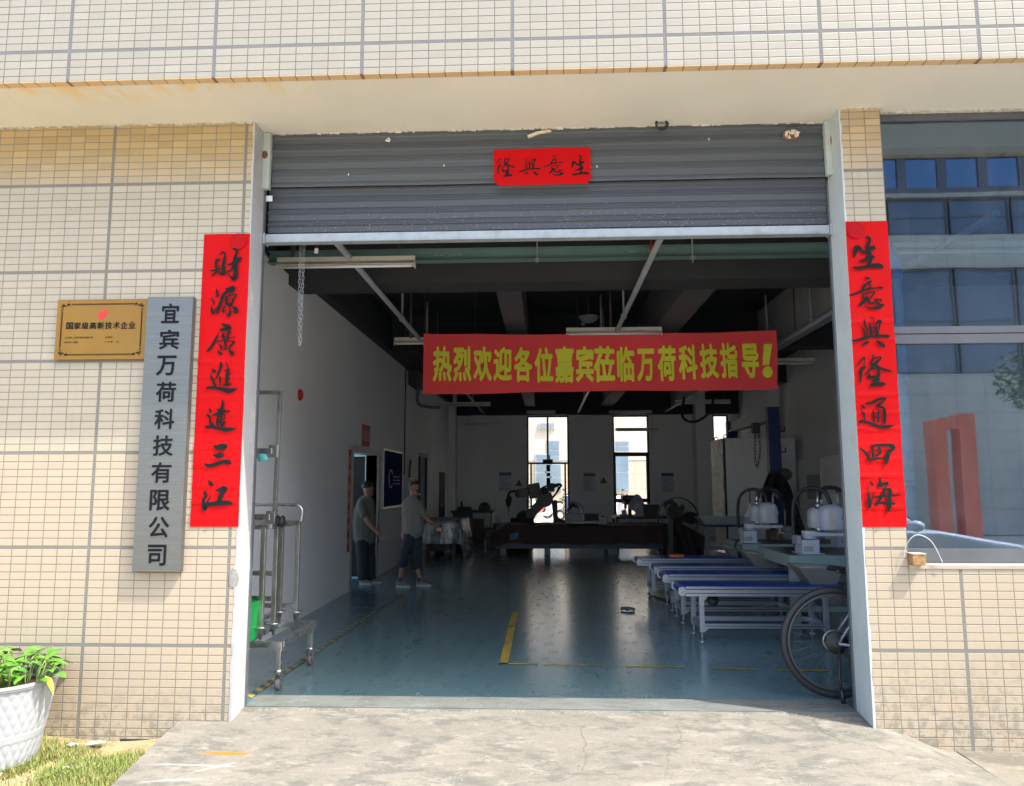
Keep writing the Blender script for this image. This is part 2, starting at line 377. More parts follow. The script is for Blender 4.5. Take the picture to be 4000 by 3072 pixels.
# front wall left of the door, with the broken tile near the jamb
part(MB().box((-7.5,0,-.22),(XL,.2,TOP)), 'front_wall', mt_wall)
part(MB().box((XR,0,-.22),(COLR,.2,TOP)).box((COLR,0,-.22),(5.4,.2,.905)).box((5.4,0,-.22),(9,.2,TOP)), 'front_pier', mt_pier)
part(MB().box((-7.5,FY,TOP+.004),(9,-.25,7.2)), 'fascia', mt_fas)
part(MB().box((-7.5,FY+.001,TOP-.002),(9,FY+.058,TOP+.0035)), 'fascia_edge', mt_edge)
part(MB().box((-7.5,FY+.058,TOP-.001),(9,.62,TOP+.0034)), 'soffit', mt_soffit)
def jamb(x0, x1, y0, y1, z0, z1, n=60, amp=.006, seed=1):
    rr = random.Random(seed); mb = MB(); sgn = 1 if x1 > x0 else -1
    pts = [(z0+(z1-z0)*i/n, rr.uniform(-amp, amp)) for i in range(n+1)]
    vs = []
    for z, d in pts: vs += [(x0+d*.9, y0+.001, z), (x1, y0+.001, z), (x1, y1, z), (x0, y1, z)]
    fs = []
    for i in range(n):
        for k in range(4): fs.append((i*4+k, i*4+(k+1) % 4, i*4+4+(k+1) % 4, i*4+4+k))
    fs += [(0,1,2,3), (n*4,n*4+3,n*4+2,n*4+1)]
    return mb.add(vs, fs)
part(jamb(XL-.004, XL+.012, -.0035, .2, -.10, TOP-.002, seed=3), 'door_jamb', m_plaster)
part(jamb(XR+.001, XR-.010, -.0035, .24, -.14, TOP-.002, seed=5), 'door_jamb', m_plaster_grey)
# broken tile: a bare mortar patch
q = P((150+1030*.7443, 1100+1545*.7443), 'y', 0)
part(MB().prism([(q.x-.03,-.004,q.z-.06),(q.x-.002,-.004,q.z-.072),(q.x+.022,-.004,q.z-.055),(q.x+.028,-.004,q.z-.01),(q.x+.012,-.004,q.z+.035),(q.x-.016,-.004,q.z+.05),(q.x-.034,-.004,q.z+.012)], (0,.005,0)), 'bare_mortar', M('mortar', (.26,.25,.22), .9, var=.3, scale=30, bmp=.6))
# plaster crumbs along wall head
rr = random.Random(2)
for a, b_, yy in ((-7.4, XL, -.002), (XR, COLR, -.002), (-1.9, 1.85, .19), (2.2, 5.3, .06)):
    x = a; mb = MB()
    while x < b_:
        w = rr.uniform(.012, .05); h = rr.uniform(.003, .015)
        mb.box((x, yy-.012, TOP-h), (x+w, yy+.01, TOP-.0012)); x += w*rr.uniform(.9, 1.5)
    part(mb, 'plaster_edge', M('crumbly_plaster', (.50,.47,.39), .9, var=.2, scale=30, bmp=.5))
# interior shell
XW, XE, YB, ZC = -2.68, 5.3, 16.3, 4.2
holes = [(5.49,7.02,-.05,1.88), (10.93,12.55,.82,2.1)]
def wall_yz(x0, x1, ys, zs, holes):
    mb = MB()
    for i in range(len(ys)-1):
        for j in range(len(zs)-1):
            yc, zc = (ys[i]+ys[i+1])/2, (zs[j]+zs[j+1])/2
            if not any(h[0] < yc < h[1] and h[2] < zc < h[3] for h in holes): mb.box((x0,ys[i],zs[j]),(x1,ys[i+1],zs[j+1]))
    return mb
def wall_xz(y0, y1, xs, zs, holes):
    mb = MB()
    for i in range(len(xs)-1):
        for j in range(len(zs)-1):
            xc, zc = (xs[i]+xs[i+1])/2, (zs[j]+zs[j+1])/2
            if not any(h[0] < xc < h[1] and h[2] < zc < h[3] for h in holes): mb.box((xs[i],y0,zs[j]),(xs[i+1],y1,zs[j+1]))
    return mb
part(wall_yz(XW-.17, XW, [.2,5.49,7.02,10.93,12.55,16.5], [-.05,.82,1.88,2.1,4.3], holes), 'side_wall', m_inwall)
part(MB().box((XW,.21,0),(XW+.05,3.1,3.55)), 'pilaster', m_inwall)
part(MB().box((XE,.2,-.05),(XE+.2,16.5,4.3)), 'side_wall', m_inwall)
W1 = (-.53,.64,-.05,3.33); W2 = (1.86,2.86,.5,3.33); W3 = (4.62,5.06,.5,3.33)
part(wall_xz(YB, YB+.2, [XW,W1[0],W1[1],W2[0],W2[1],W3[0],W3[1],XE], [-.05,.5,3.33,4.3], [W1,W2,W3]), 'back_wall', m_inwall)
part(MB().box((4.05,YB-.55,0),(4.32,YB,4.2)), 'pillar', m_inwall)
part(MB().box((XW,YB-.5,0),(XW+.2,YB,4.2)), 'pillar', m_inwall)
part(MB().box((-2.1,YB-.12,0),(-1.65,YB,3.4)), 'pillar', m_inwall)
part(MB().box((5.05,12.5,0),(XE,13.3,4.2)), 'pillar', m_inwall)
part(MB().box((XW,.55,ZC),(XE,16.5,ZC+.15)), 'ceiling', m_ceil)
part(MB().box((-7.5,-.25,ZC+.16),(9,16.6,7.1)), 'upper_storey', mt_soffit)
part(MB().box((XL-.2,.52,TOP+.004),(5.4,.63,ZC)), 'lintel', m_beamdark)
part(MB().box((8.8,.201,-.05),(9,16.5,4.3)).box((XE+.2,16.3,-.05),(8.8,16.5,4.3)), 'outer_wall', mt_soffit)
zb1 = P(DD(1094,602), 'y', 2.55).z
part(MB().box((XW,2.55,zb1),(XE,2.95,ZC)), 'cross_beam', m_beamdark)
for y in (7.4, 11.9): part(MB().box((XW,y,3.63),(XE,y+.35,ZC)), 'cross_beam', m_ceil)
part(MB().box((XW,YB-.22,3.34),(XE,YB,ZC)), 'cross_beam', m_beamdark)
for x0, x1 in ((-.57,-.29), (1.5,1.85)): part(MB().box((x0,2.95,3.55),(x1,YB-.22,ZC)), 'long_beam', m_conc_beam)
part(MB().box((3.44,2.95,3.55),(3.74,YB-.22,ZC)), 'long_beam', M('pale_beam', (.3,.3,.3), .9, var=.1, scale=3))
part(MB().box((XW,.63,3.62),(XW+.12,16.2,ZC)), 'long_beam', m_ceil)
# small room behind the doorway, daylit through an unseen window opening, enlarged to brighten it
part(MB().box((-5.2,4.6,-.05),(-5.0,10,.3)).box((-5.2,4.6,2.7),(-5.0,10,3)).box((-5.2,4.6,.3),(-5.0,4.9,2.7)).box((-5.2,9.7,.3),(-5.0,10,2.7)).box((-5,4.5,-.05),(XW-.17,4.6,3)).box((-5,10,-.05),(XW-.17,10.1,3)).box((-5.2,4.5,3),(XW-.17,10.1,3.1)), 'office_wall', M('office_paint', (.50,.68,.74), .9, var=.04, scale=2))
fr = part(MB().box((XW-.175,5.40,0),(XW+.02,5.49,1.97)).box((XW-.175,7.02,0),(XW+.02,7.11,1.97)).box((XW-.174,5.4905,1.881),(XW+.0195,7.0195,1.965)), 'door_frame', M('door_frame_paint', (.30,.29,.28), .5, var=.1))
dl = part(MB().box((-3.6,6.93,.02),(XW-.18,6.975,1.86)), 'door_leaf', M('dark_door_leaf', (.035,.03,.03), .5, var=.2))
part(MB().box((-3.45,6.90,1.2),(-3.25,6.925,1.45)), 'door_plate', M('pale_plate', (.35,.38,.42), .5), dl)
w = part(MB().box((XW-.10,10.93,.82),(XW-.06,11.0,2.1)).box((XW-.10,12.48,.82),(XW-.06,12.55,2.1)).box((XW-.10,11,2.03),(XW-.06,12.48,2.1)).box((XW-.10,11,.82),(XW-.06,12.48,.89)).box((XW-.10,11.62,.89),(XW-.06,11.7,2.03)), 'side_window_frame', M('window_frame_dark', (.03,.03,.035), .5))
part(MB().box((XW-.095,11,.89),(XW-.085,12.48,2.03)), 'pane', M('blue_dark_glass', (.03,.05,.10), .08, spec=.6), w)
d2 = part(MB().box((XW,14.1,0),(XW+.03,15.0,1.73)), 'back_door', M('dark_door', (.03,.028,.028), .5))
part(MB().tube([(XW+.06,14.2,.83),(XW+.06,14.2,.95)], .015), 'door_handle', M('handle_steel', (.6,.6,.62), .3, 1), d2)
# rear windows
m_fr = M('rear_frame', (.012,.012,.014), .5); m_gl = glass_mat('rear_glass', (.97,.98,1), 0.0, .03)
def rear_window(x0, x1, z0, z1, bars, panes):
    mb = MB(); y0, y1 = YB+.05, YB+.1; b_ = .045
    mb.box((x0,y0,z0),(x0+b_,y1,z1)).box((x1-b_,y0,z0),(x1,y1,z1)).box((x0+b_,y0,z1-b_),(x1-b_,y1,z1))
    for kind, a, lo, hi, wd in bars:
        if kind == 'h': mb.box((lo,y0+.002,a-wd/2),(hi,y1-.002,a+wd/2))
        else: mb.box((a-wd/2,y0-.002,lo),(a+wd/2,y1+.002,hi))
    f = part(mb, 'rear_window_frame', m_fr)
    for (a, c, e, g_) in panes: part(MB().box((a,YB+.072,c),(e,YB+.078,g_)), 'pane', m_gl, f)
rear_window(W1[0], W1[1], 0, 3.33, [('h',2.0,W1[0]+.045,W1[1]-.045,.05),('v',.05,2.03,3.28,.05),('v',-.42,0,1.98,.05),('v',.53,0,1.98,.05),('h',.02,W1[0]+.045,W1[1]-.045,.04),('h',2.06,-.09,.19,.1)], [(W1[0]+.04,2.02,W1[1]-.04,3.29)])
rear_window(W2[0], W2[1], .5, 3.33, [('h',2.24,W2[0]+.045,W2[1]-.045,.11),('h',.97,W2[0]+.045,W2[1]-.045,.10),('h',.52,W2[0]+.045,W2[1]-.045,.05),('v',1.91,.5,2.2,.05),('v',2.80,.5,2.2,.05)], [(W2[0]+.04,.54,W2[1]-.04,.94),(W2[0]+.04,1.0,W2[1]-.04,2.2),(W2[0]+.04,2.28,W2[1]-.04,3.29)])
rear_window(W3[0], W3[1], .5, 3.33, [('h',.52,W3[0]+.045,W3[1]-.045,.05)], [(W3[0]+.04,.54,W3[1]-.04,3.29)])
# ------------------------------------------------------------------ ground
m_floor, t, b = nodes_of('epoxy_floor')
f = noise(t, .9, 6, .6); f2 = noise(t, 6, 9, .7, stretch=(1.6,.7,1)); f3 = noise(t, 40, 4, .7, stretch=(1, .25, 1))
c = ramp(t, f, [(.3, (.098,.185,.20)), (.7, (.13,.228,.24))])
c = mixc(t, math_n(t, 'MULTIPLY', ramp(t, f2, [(.50,(0,0,0)),(.80,(1,1,1))]), .4), c, (.05,.085,.09))
c = mixc(t, math_n(t, 'MULTIPLY', ramp(t, noise(t, 22, 6, .75), [(.70,(0,0,0)),(.74,(1,1,1))]), .3), c, (.24,.26,.26))
t.links.new(c, b.inputs['Base Color'])
t.links.new(math_n(t, 'ADD', .12, math_n(t, 'MULTIPLY', f2, .26)), b.inputs['Roughness'])
b.inputs['Coat Weight'].default_value = .5; b.inputs['Coat Roughness'].default_value = .16; b.inputs['Specular IOR Level'].default_value = .8
bump(t, b, math_n(t, 'ADD', noise(t, 5, 3, .5, stretch=(.6,1.6,1)), math_n(t, 'MULTIPLY', noise(t, 24, 3, .5, stretch=(.4,1.5,1)), .18)), .16, .006)
struct(MB().box((XW-2.4,.2,-.06),(XE,16.5,0)).build('workshop_floor', m_floor))
qo = P((1450*.5942, 2300+1085*.5942), 'z', -.09)
m_ramp = concrete_mat('ramp_concrete', (.20,.185,.153), (.165,.157,.130), (.098,.102,.090), paint=[
    (qo.x+.02, qo.y, .16, .022, (.44,.13,.012), 0), (qo.x-.10, qo.y-.14, .26, .012, (.38,.38,.37), 0), (qo.x+.03, qo.y-.16, .14, .014, (.36,.36,.35), .6), (qo.x-.15, qo.y-.30, .2, .014, (.36,.36,.35), .1)])
m_sill = concrete_mat('sunlit_threshold', (.155,.165,.15), (.13,.14,.13), (.095,.10,.093), cracks=False)
# ramp: level threshold, then falling to the yard; left edge visible above the grass
rr = random.Random(4)
def ramp_pt(u, v):
    x = -2.33+u*(4.72); y = .2-v*1.35
    if v < .15: z = -.002-.03*(v/.15)
    else: z = -.032-.16*(v-.15)/.85
    e = (1-u)*4.72
    if e < .46: k = (.46-e)/.46; k = k*k*(3-2*k); z = z*(1-k)+(-.158)*k if z > -.158 else z*(1-k)+(-.158)*k
    return (x, y, z + .004*math.sin(x*7+y*5)*min(1, v*4))
mb = MB().grid(ramp_pt, 96, 40)
mb.add([(-2.33,.2,-.3),(-2.33,-1.15,-.3),(-2.33,-1.15,-.192),(-2.33,.2,-.002)], [(0,1,2,3)])
struct(mb.build('ramp', m_ramp))
struct(MB().box((XL+.02,.2005,.0005),(XR-.012,.462,.0035)).build('threshold', m_sill))  # concrete strip carried to the sun's edge; sunlit grey put into its colour
# cement crumbs along the threshold joint
mb = MB(); 
for i in range(240):
    x = rr.uniform(-1.95, 1.6) if i < 200 else rr.uniform(-2.2, 2.2); y = .165+rr.gauss(0, .012) if i < 200 else rr.uniform(-.7, .1)
    v_ = (.2-y)/1.35; z = -.002-.03*min(1, v_/.15) if v_ < .15 else -.032-.16*(v_-.15)/.85
    r = rr.uniform(.002, .0055); mb.ball((x,y,z), (r*rr.uniform(1,2.2), r, r*.5), 6, 4)
struct(mb.build('cement_crumbs', M('crumbs', (.27,.255,.215), .9, var=.2, scale=60)), 'stuff')
m_yard = concrete_mat('yard_concrete', (.55,.51,.44), (.48,.44,.37), (.34,.31,.26), scale=.7)  # yard out of view, set paler than the ramp to bounce light indoors
m_pave = concrete_mat('pavement_concrete', (.205,.185,.145), (.17,.15,.12), (.10,.092,.073), scale=.7)
struct(MB().add([(-90,-90,-.235),(90,-90,-.235),(90,90,-.235),(-90,90,-.235)], [(0,1,2,3)]).build('ground', m_yard))
struct(MB().box((2.392,-14,-.25),(14,-.0005,-.155)).build('pavement', m_pave))
struct(MB().box((-2.33,-14,-.26),(2.39,-1.15,-.19)).build('driveway', m_yard))
struct(MB().box((-14,16.51,-.2),(20,34,-.01)).build('rear_yard', m_yard))
m_soil = concrete_mat('dry_soil', (.30,.235,.135), (.24,.18,.09), (.14,.11,.055), cracks=False, scale=2)
def soil_pt(u, v):
    x = -8+u*5.67; y = -6+v*6.0
    return (x, y, -.175+.018*math.sin(x*5.1+1.3*math.sin(y*4))*math.cos(y*6.3)+(.035 if y > -.25 else 0)*max(0, (y+.25)/.25))
struct(MB().grid(soil_pt, 120, 90).build('soil', m_soil))
# grass blades: nobody could count them
rr = random.Random(11); mb = MB()
import mathutils.noise as mn
for i in range(26000):
    x = rr.uniform(-3.9, -2.34); y = -1.15+rr.random()*1.12
    d = mn.noise(Vector((x*3.1, y*3.1, .4)))+.55*mn.noise(Vector((x*9, y*9, 2)))
    lim = .0 + (.55 if y > -.16 else 0) - (.5 if x > -2.6 else 0) - (.3 if y < -.45 else 0) - (.5 if abs(math.hypot(x+3.26,y+.335)-.25) < .08 else 0)
    if d < lim+rr.uniform(-.25, .2): continue
    h = rr.uniform(.025, .065)*(1.5 if (abs(x+3.27) < .33 and y > -.8 and rr.random() < .35) else 1); a = rr.uniform(0, 2*PI); w_ = rr.uniform(.0012, .0024)
    z = -.175+.018*math.sin(x*5.1+1.3*math.sin(y*4))*math.cos(y*6.3)
    dx, dy = math.cos(a), math.sin(a); l = rr.uniform(.2, .8)*h
    p0 = Vector((x,y,z-.005)); p1 = p0+Vector((dx*l*.35, dy*l*.35, h*.6)); p2 = p0+Vector((dx*l, dy*l, h)); sd = Vector((-dy,dx,0))*w_
    mb.add([p0-sd,p0+sd,p1+sd*.8,p1-sd*.8,p2], [(0,1,2,3),(3,2,4)])
m_grass, t, b = nodes_of('grass_blades')
cc = ramp(t, noise(t, 5, 4, .7), [(.38, (.19,.145,.055)), (.52, (.10,.135,.022)), (.68, (.055,.115,.014))])
c2_ = mixc(t, math_n(t, 'MULTIPLY', noise(t, 220, 2, .5), .7), cc, (.26,.33,.06))
t.links.new(c2_, b.inputs['Base Color']); b.inputs['Roughness'].default_value = .6
b.inputs['Transmission Weight'].default_value = .0
struct(mb.build('grass', m_grass), 'stuff')
mb = MB(); rr = random.Random(21)
for i in range(4200):        # dry straw lying between the tufts
    x = rr.uniform(-3.9, -2.36); y = rr.uniform(-1.1, -.02); a = rr.uniform(0, PI); l = rr.uniform(.012, .045); w_ = .0011
    z = -.166+.018*math.sin(x*5.1+1.3*math.sin(y*4))*math.cos(y*6.3)+rr.uniform(0,.012)
    d = Vector((math.cos(a), math.sin(a), rr.uniform(-.1,.35)))*l; sd = Vector((-math.sin(a), math.cos(a), 0))*w_; p = Vector((x,y,z))
    mb.add([p-sd, p+sd, p+d+sd*.4, p+d-sd*.4], [(0,1,2,3)])
struct(mb.build('dry_straw', M('straw', (.55,.43,.22), .8, var=.3, scale=80)), 'stuff')
# litter on the grass
lit = M('litter_foil', (.36,.37,.38), .5, var=.1, scale=40)
for (x, y, s_, lab, cat) in ((-2.93,-.12,.035,'crumpled clear wrapper on bare soil at the wall foot','litter'), (-2.80,-.10,.05,'flat white paper strip on the soil beside the clear wrapper','litter'), (-3.06,-.62,.05,'white scrap lying in the grass below the planter','litter'), (-2.72,-.5,.03,'small pale scrap in the grass near the ramp edge','litter')):
    mb = MB(); r2 = random.Random(int(x*100))
    vs = [(x+s_*(i/4-.5)*2, y+s_*(j/3-.5)*.9, -.15+r2.uniform(0,.022)) for i in range(5) for j in range(4)]
    mb.add(vs, [(i*4+j,(i+1)*4+j,(i+1)*4+j+1,i*4+j+1) for i in range(4) for j in range(3)])
    one(mb, 'litter', lit, lab, cat, 'litter on the grass')
# hole in the foot of the wall
part(MB().box((-2.70,-.006,-.20),(-2.36,.001,-.145)), 'drain_hole', M('hole_dark', (.02,.018,.015), .9))
# ------------------------------------------------------------------ right-hand window in the front wall
m_alu = M('window_frame_grey', (.095,.10,.11), .45, var=.1, scale=4)
wnd = thing('shop_window', 'large grey framed front window reflecting sky and the building across the yard', 'window', (2.19,.12,.93))
def fb(z0, z1, y0=.09, y1=.15): return MB().box((COLR+.005,y0,z0),(5.395,y1,z1))
part(fb(3.845,3.885), 'frame', m_alu, wnd); part(fb(2.325,2.385), 'frame', m_alu, wnd); part(fb(2.39,2.435,.085,.155), 'frame', m_alu, wnd); part(fb(.935,1.02), 'frame', m_alu, wnd)
part(MB().box((COLR+.004,.088,1.022),(COLR+.03,.152,2.323)), 'frame', m_alu, wnd); part(MB().box((COLR+.004,.088,2.437),(COLR+.03,.152,3.843)), 'frame', m_alu, wnd)
m_glass = glass_mat('blue_reflective_glass', (.62,.72,.82), .165, .05)
part(MB().box((COLR+.03,.115,1.02),(5.39,.121,2.325)), 'pane', m_glass, wnd); part(MB().box((COLR+.03,.115,2.435),(5.39,.121,3.845)), 'pane', m_glass, wnd)
part(MB().box((COLR+.002,-.006,.905),(5.398,.2,.932)), 'window_sill', M('sill_tile', (.36,.32,.25), .5, var=.06, scale=12, dirt=(.45,.40,.32)), bld, bevel=.003)
rb = thing('junction_box', 'small rusty metal box on the window sill beside the pier', 'box', (2.22,-.01,.93))
part(MB().box((2.183,-.055,.934),(2.262,.03,.998)), 'box_body', M('rusty_box', (.30,.17,.06), .7, var=.4, scale=40, bmp=.4), rb, bevel=.003)
part(MB().box((2.180,-.058,.9985),(2.265,.033,1.004)), 'box_lid', M('pale_lid', (.42,.38,.30), .7, var=.3, scale=40), rb)
wv = P((3200+520*.6547,1200+1420*.6547), 'y', -.02); wv2 = P((3200+580*.6547,1200+1360*.6547), 'y', -.03); wv3 = P((3200+670*.6547,1200+1400*.6547), 'y', -.03); wv4 = P((3200+740*.6547,1200+1535*.6547), 'y', -.02)
one(MB().tube(catmull([wv+Vector((-.02,.0,-.08)), wv, wv2, wv3, wv4]), .0028, 6), 'wire', M('grey_wire', (.45,.45,.43), .5), 'thin bent grey wire springing from the rusty box on the window sill', 'wire')
# ------------------------------------------------------------------ roller shutter
SY = .22
m_sh = M('shutter_grey', (.070,.079,.088), .5, var=.10, scale=2, stretch=(.3,1,5))
m_sh2 = M('shutter_grey_dusty', (.066,.073,.087), .48, var=.12, scale=2, stretch=(.3,1,5))
m_galv = M('galvanised_steel', (.34,.38,.40), .5, .35, var=.12, scale=14, dirt=(.28,.27,.23))
shu = thing('roller_shutter', 'dark grey corrugated roller shutter rolled up under the soffit with a galvanised bottom bar', 'roller shutter', (0,.22,3.1))
def slats(x0, x1, z0, z1, y, pitch=.093):
    prof = []; z = z1
    pat = [(0,0),(.010,-.012),(.016,-.012),(.022,0),(.030,.004),(.064,.004),(.070,.012),(.080,.012),(.086,.0)]
    while z > z0:
        for dz, dy in pat:
            if z-dz > z0: prof.append((y+dy, z-dz))
        z -= pitch
    prof.append((y, z0)); mb = MB(); vs = []; nx = 30
    for i in range(nx+1):
        x = x0+(x1-x0)*i/nx
        for (yy, zz) in prof: vs.append((x, yy+.002*math.sin(i*.9), zz+.002*math.sin(x*1.7)))
    k = len(prof)
    mb.add(vs, [(i*k+j,(i+1)*k+j,(i+1)*k+j+1,i*k+j+1) for i in range(nx) for j in range(k-1)])
    return mb
part(slats(-1.95, 1.875, 3.50, 3.884, SY-.03, .094), 'slat_roll', m_sh, shu, solid=.002)
part(slats(-1.985, 1.90, 3.165, 3.52, SY+.03, .088), 'slat_curtain', m_sh2, shu, solid=.002)
bar = part(MB().box((-1.985,SY-.012,3.112),(1.895,SY+.05,3.168)).box((-1.985,SY-.022,3.105),(1.895,SY+.052,3.1115)), 'bottom_bar', m_galv, shu, bevel=.003)
part(MB().box((-2.0,SY-.02,3.10),(-1.986,SY+.06,3.175)), 'end_cap', m_galv, bar); part(MB().box((1.896,SY-.02,3.10),(1.912,SY+.06,3.175)), 'end_cap', m_galv, bar)
part(MB().box((-2.003,.2005,0),(-1.995,.232,3.5)), 'guide_rail', M('guide_rail_steel', (.16,.18,.2), .5, .6, var=.1), shu)
part(MB().box((1.904,.2415,0),(1.913,.27,3.5)), 'guide_rail', MATS['guide_rail_steel'], shu)
m_plate = M('grey_green_plate', (.40,.45,.41), .6, var=.08, scale=6, dirt=(.36,.33,.24))
pl = part(MB().box((-2.003,SY-.075,3.478),(-1.952,SY-.03,3.884)), 'side_plate', m_plate, shu, bevel=.003)
part(MB().ball((-1.985,SY-.077,3.72), (.02,.004,.03), 10, 6), 'rust_spot', M('rust', (.17,.07,.025), .9, var=.4, scale=60), pl)
pl = part(MB().box((1.876,SY-.075,3.50),(1.914,SY-.03,3.884)), 'side_plate', m_plate, shu, bevel=.003)
part(MB().ball((1.912,SY-.07,3.74), (.006,.012,.035), 10, 6), 'rust_spot', MATS['rust'], pl)
q = P(c2(250,630), 'y', SY)
part(MB().box((q.x-.02,SY+.004,q.z-.02),(q.x+.025,SY+.012,q.z+.02)), 'maker_label', M('label_white', (.8,.8,.8), .5), shu)
m_dot = M('bird_mark', (.75,.72,.64), .8, var=.15, scale=90)
q = P(c2(1035,248), 'y', SY-.04); mb = MB(); rr = random.Random(3)
for i in range(6): mb.ball((q.x+rr.uniform(-.018,.018), SY-.043, q.z+rr.uniform(-.012,.012)), (rr.uniform(.004,.011), .002, rr.uniform(.003,.008)), 8, 6)
for (x, z) in ((-.73,3.63),(-1.4,3.58),(.33,3.6),(1.1,3.78)): mb.ball((x,SY-.043,z), (.004,.002,.009), 8, 6)
part(mb, 'chalky_mark', m_dot, shu)
mb = MB(); 
for i in range(520):
    x = rr.uniform(-1.9,1.85); z = 3.18+abs(rr.gauss(0,.09))
    if z > 3.45: continue
    r = rr.uniform(.0012,.003); mb.ball((x,SY+.019,z), (r,.0012,r), 5, 4)
struct(part(mb, 'dust_specks', M('dust', (.36,.36,.37), .9), shu), 'stuff')
q0, q1 = P((1900+670/4.2,400+540/4.2), 'y', .17), P((1900+830/4.2,400+480/4.2), 'y', .17)
one(MB().prism([q0,q0+Vector((.01,0,-.016)),q1+Vector((.02,0,-.012)),q1+Vector((.10,0,.0)),q1+Vector((.09,0,.012)),q1], (0,.02,0)), 'wood_splinter', M('splinter', (.58,.52,.34), .8, var=.2, scale=30), 'pale broken splinter hanging at the joint between soffit and shutter', 'splinter')
# coil of cable hanging at the soffit
q = P(c3b(757,135), 'y', .13)
cr = thing('cable_coil', 'small coil of black cable hanging from the soffit in front of the shutter', 'cable', (q.x,.13,q.z))
mb = MB(); 
for k in range(3): mb.torus((q.x+.004*k-.004,.115+.012*k,q.z+.003*k), .036+.002*k, .0065, 'y', 28, 8)
mb.tube([(q.x,.13,q.z+.035),(q.x+.004,.13,q.z+.07),(q.x,.13,TOP-.003)], .006, 8)
part(mb, 'cable_loop', M('black_cable', (.02,.018,.018), .6), cr)
part(MB().torus((q.x-.014,.112,q.z+.018), .03, .0045, 'y', 16, 6, .3, 2.2), 'white_core', M('white_core', (.75,.6,.55), .6), cr)
# abandoned wasps' nest
q = P(c3b(1550,205), 'y', .17)
ws = thing('wasp_nest', 'old papery wasp nest stuck to the top right of the shutter', 'nest', (q.x,.17,q.z))
mb = MB(); rr = random.Random(8)
mb.ball((q.x,.175,q.z+.002), (.062,.022,.034), 24, 14); part(mb, 'nest_body', M('nest_brown', (.17,.09,.05), .95, var=.5, scale=70, bmp=.8), ws)
mb = MB()
for i in range(40):
    a = rr.uniform(0,2*PI); r = math.sqrt(rr.random()); x, z = q.x+.054*r*math.cos(a), q.z+.004+.028*r*math.sin(a)
    mb.cyl((x,.16-.006*(1-r),z), (x,.149-.006*(1-r),z-.002), .0062, 6)
part(mb, 'nest_cells', M('nest_cells', (.62,.52,.40), .9, var=.25, scale=60), ws)
# ------------------------------------------------------------------ signs and scrolls at the door
m_red = M('scroll_red', (.47,.0018,.003), .6, var=.05, scale=5, bmp=.1, spec=.12)
m_red_dk = M('scroll_red_dull', (.36,.004,.007), .7, var=.25, scale=60, spec=.12)
m_ink = M('ink_black', (.008,.012,.011), .7, var=.2, scale=30, spec=.12)
def stroke(mb, pts, fn, y, w=1.0):
    """one brush stroke: a ribbon whose width follows the brush, with rounded ends"""
    xs = catmull([(p[0],p[1],p[2]) for p in pts], 5)
    n = len(xs); L, R_ = [], []
    for i, p in enumerate(xs):
        a = xs[max(i-1,0)]; b_ = xs[min(i+1,n-1)]; d = Vector((b_.x-a.x, b_.y-a.y)); d = d.normalized() if d.length > 0 else Vector((1,0))
        hw = max(p.z, 4)*.5*w; nrm = Vector((-d.y, d.x))
        L.append((p.x+nrm.x*hw, p.y+nrm.y*hw)); R_.append((p.x-nrm.x*hw, p.y-nrm.y*hw))
    vs = []; fs = []
    for l, r in zip(L, R_): vs += [fn(*l, y), fn(*r, y)]
    for i in range(n-1): fs.append((2*i, 2*i+1, 2*i+3, 2*i+2))
    for e in (0, n-1):
        p = xs[e]; hw = max(p.z, 4)*.46*w; o = len(vs)
        vs += [fn(p.x+hw*math.cos(2*PI*k/12), p.y+hw*math.sin(2*PI*k/12), y+.00004) for k in range(12)]; fs.append(tuple(range(o, o+12)))
    mb.add(vs, fs)
def S(txt):      # "x,y,w x,y,w / next stroke"
    return [[tuple(float(k) for k in p.split(',')) for p in s_.split()] for s_ in txt.split('/')]
GA, GB, GC_ = (770,900,.23207), (770,1250,.23207), (740,1540,.31537)
GD, GE, GF = (3290,860,.23207), (3310,1220,.23207), (3330,1530,.32738)
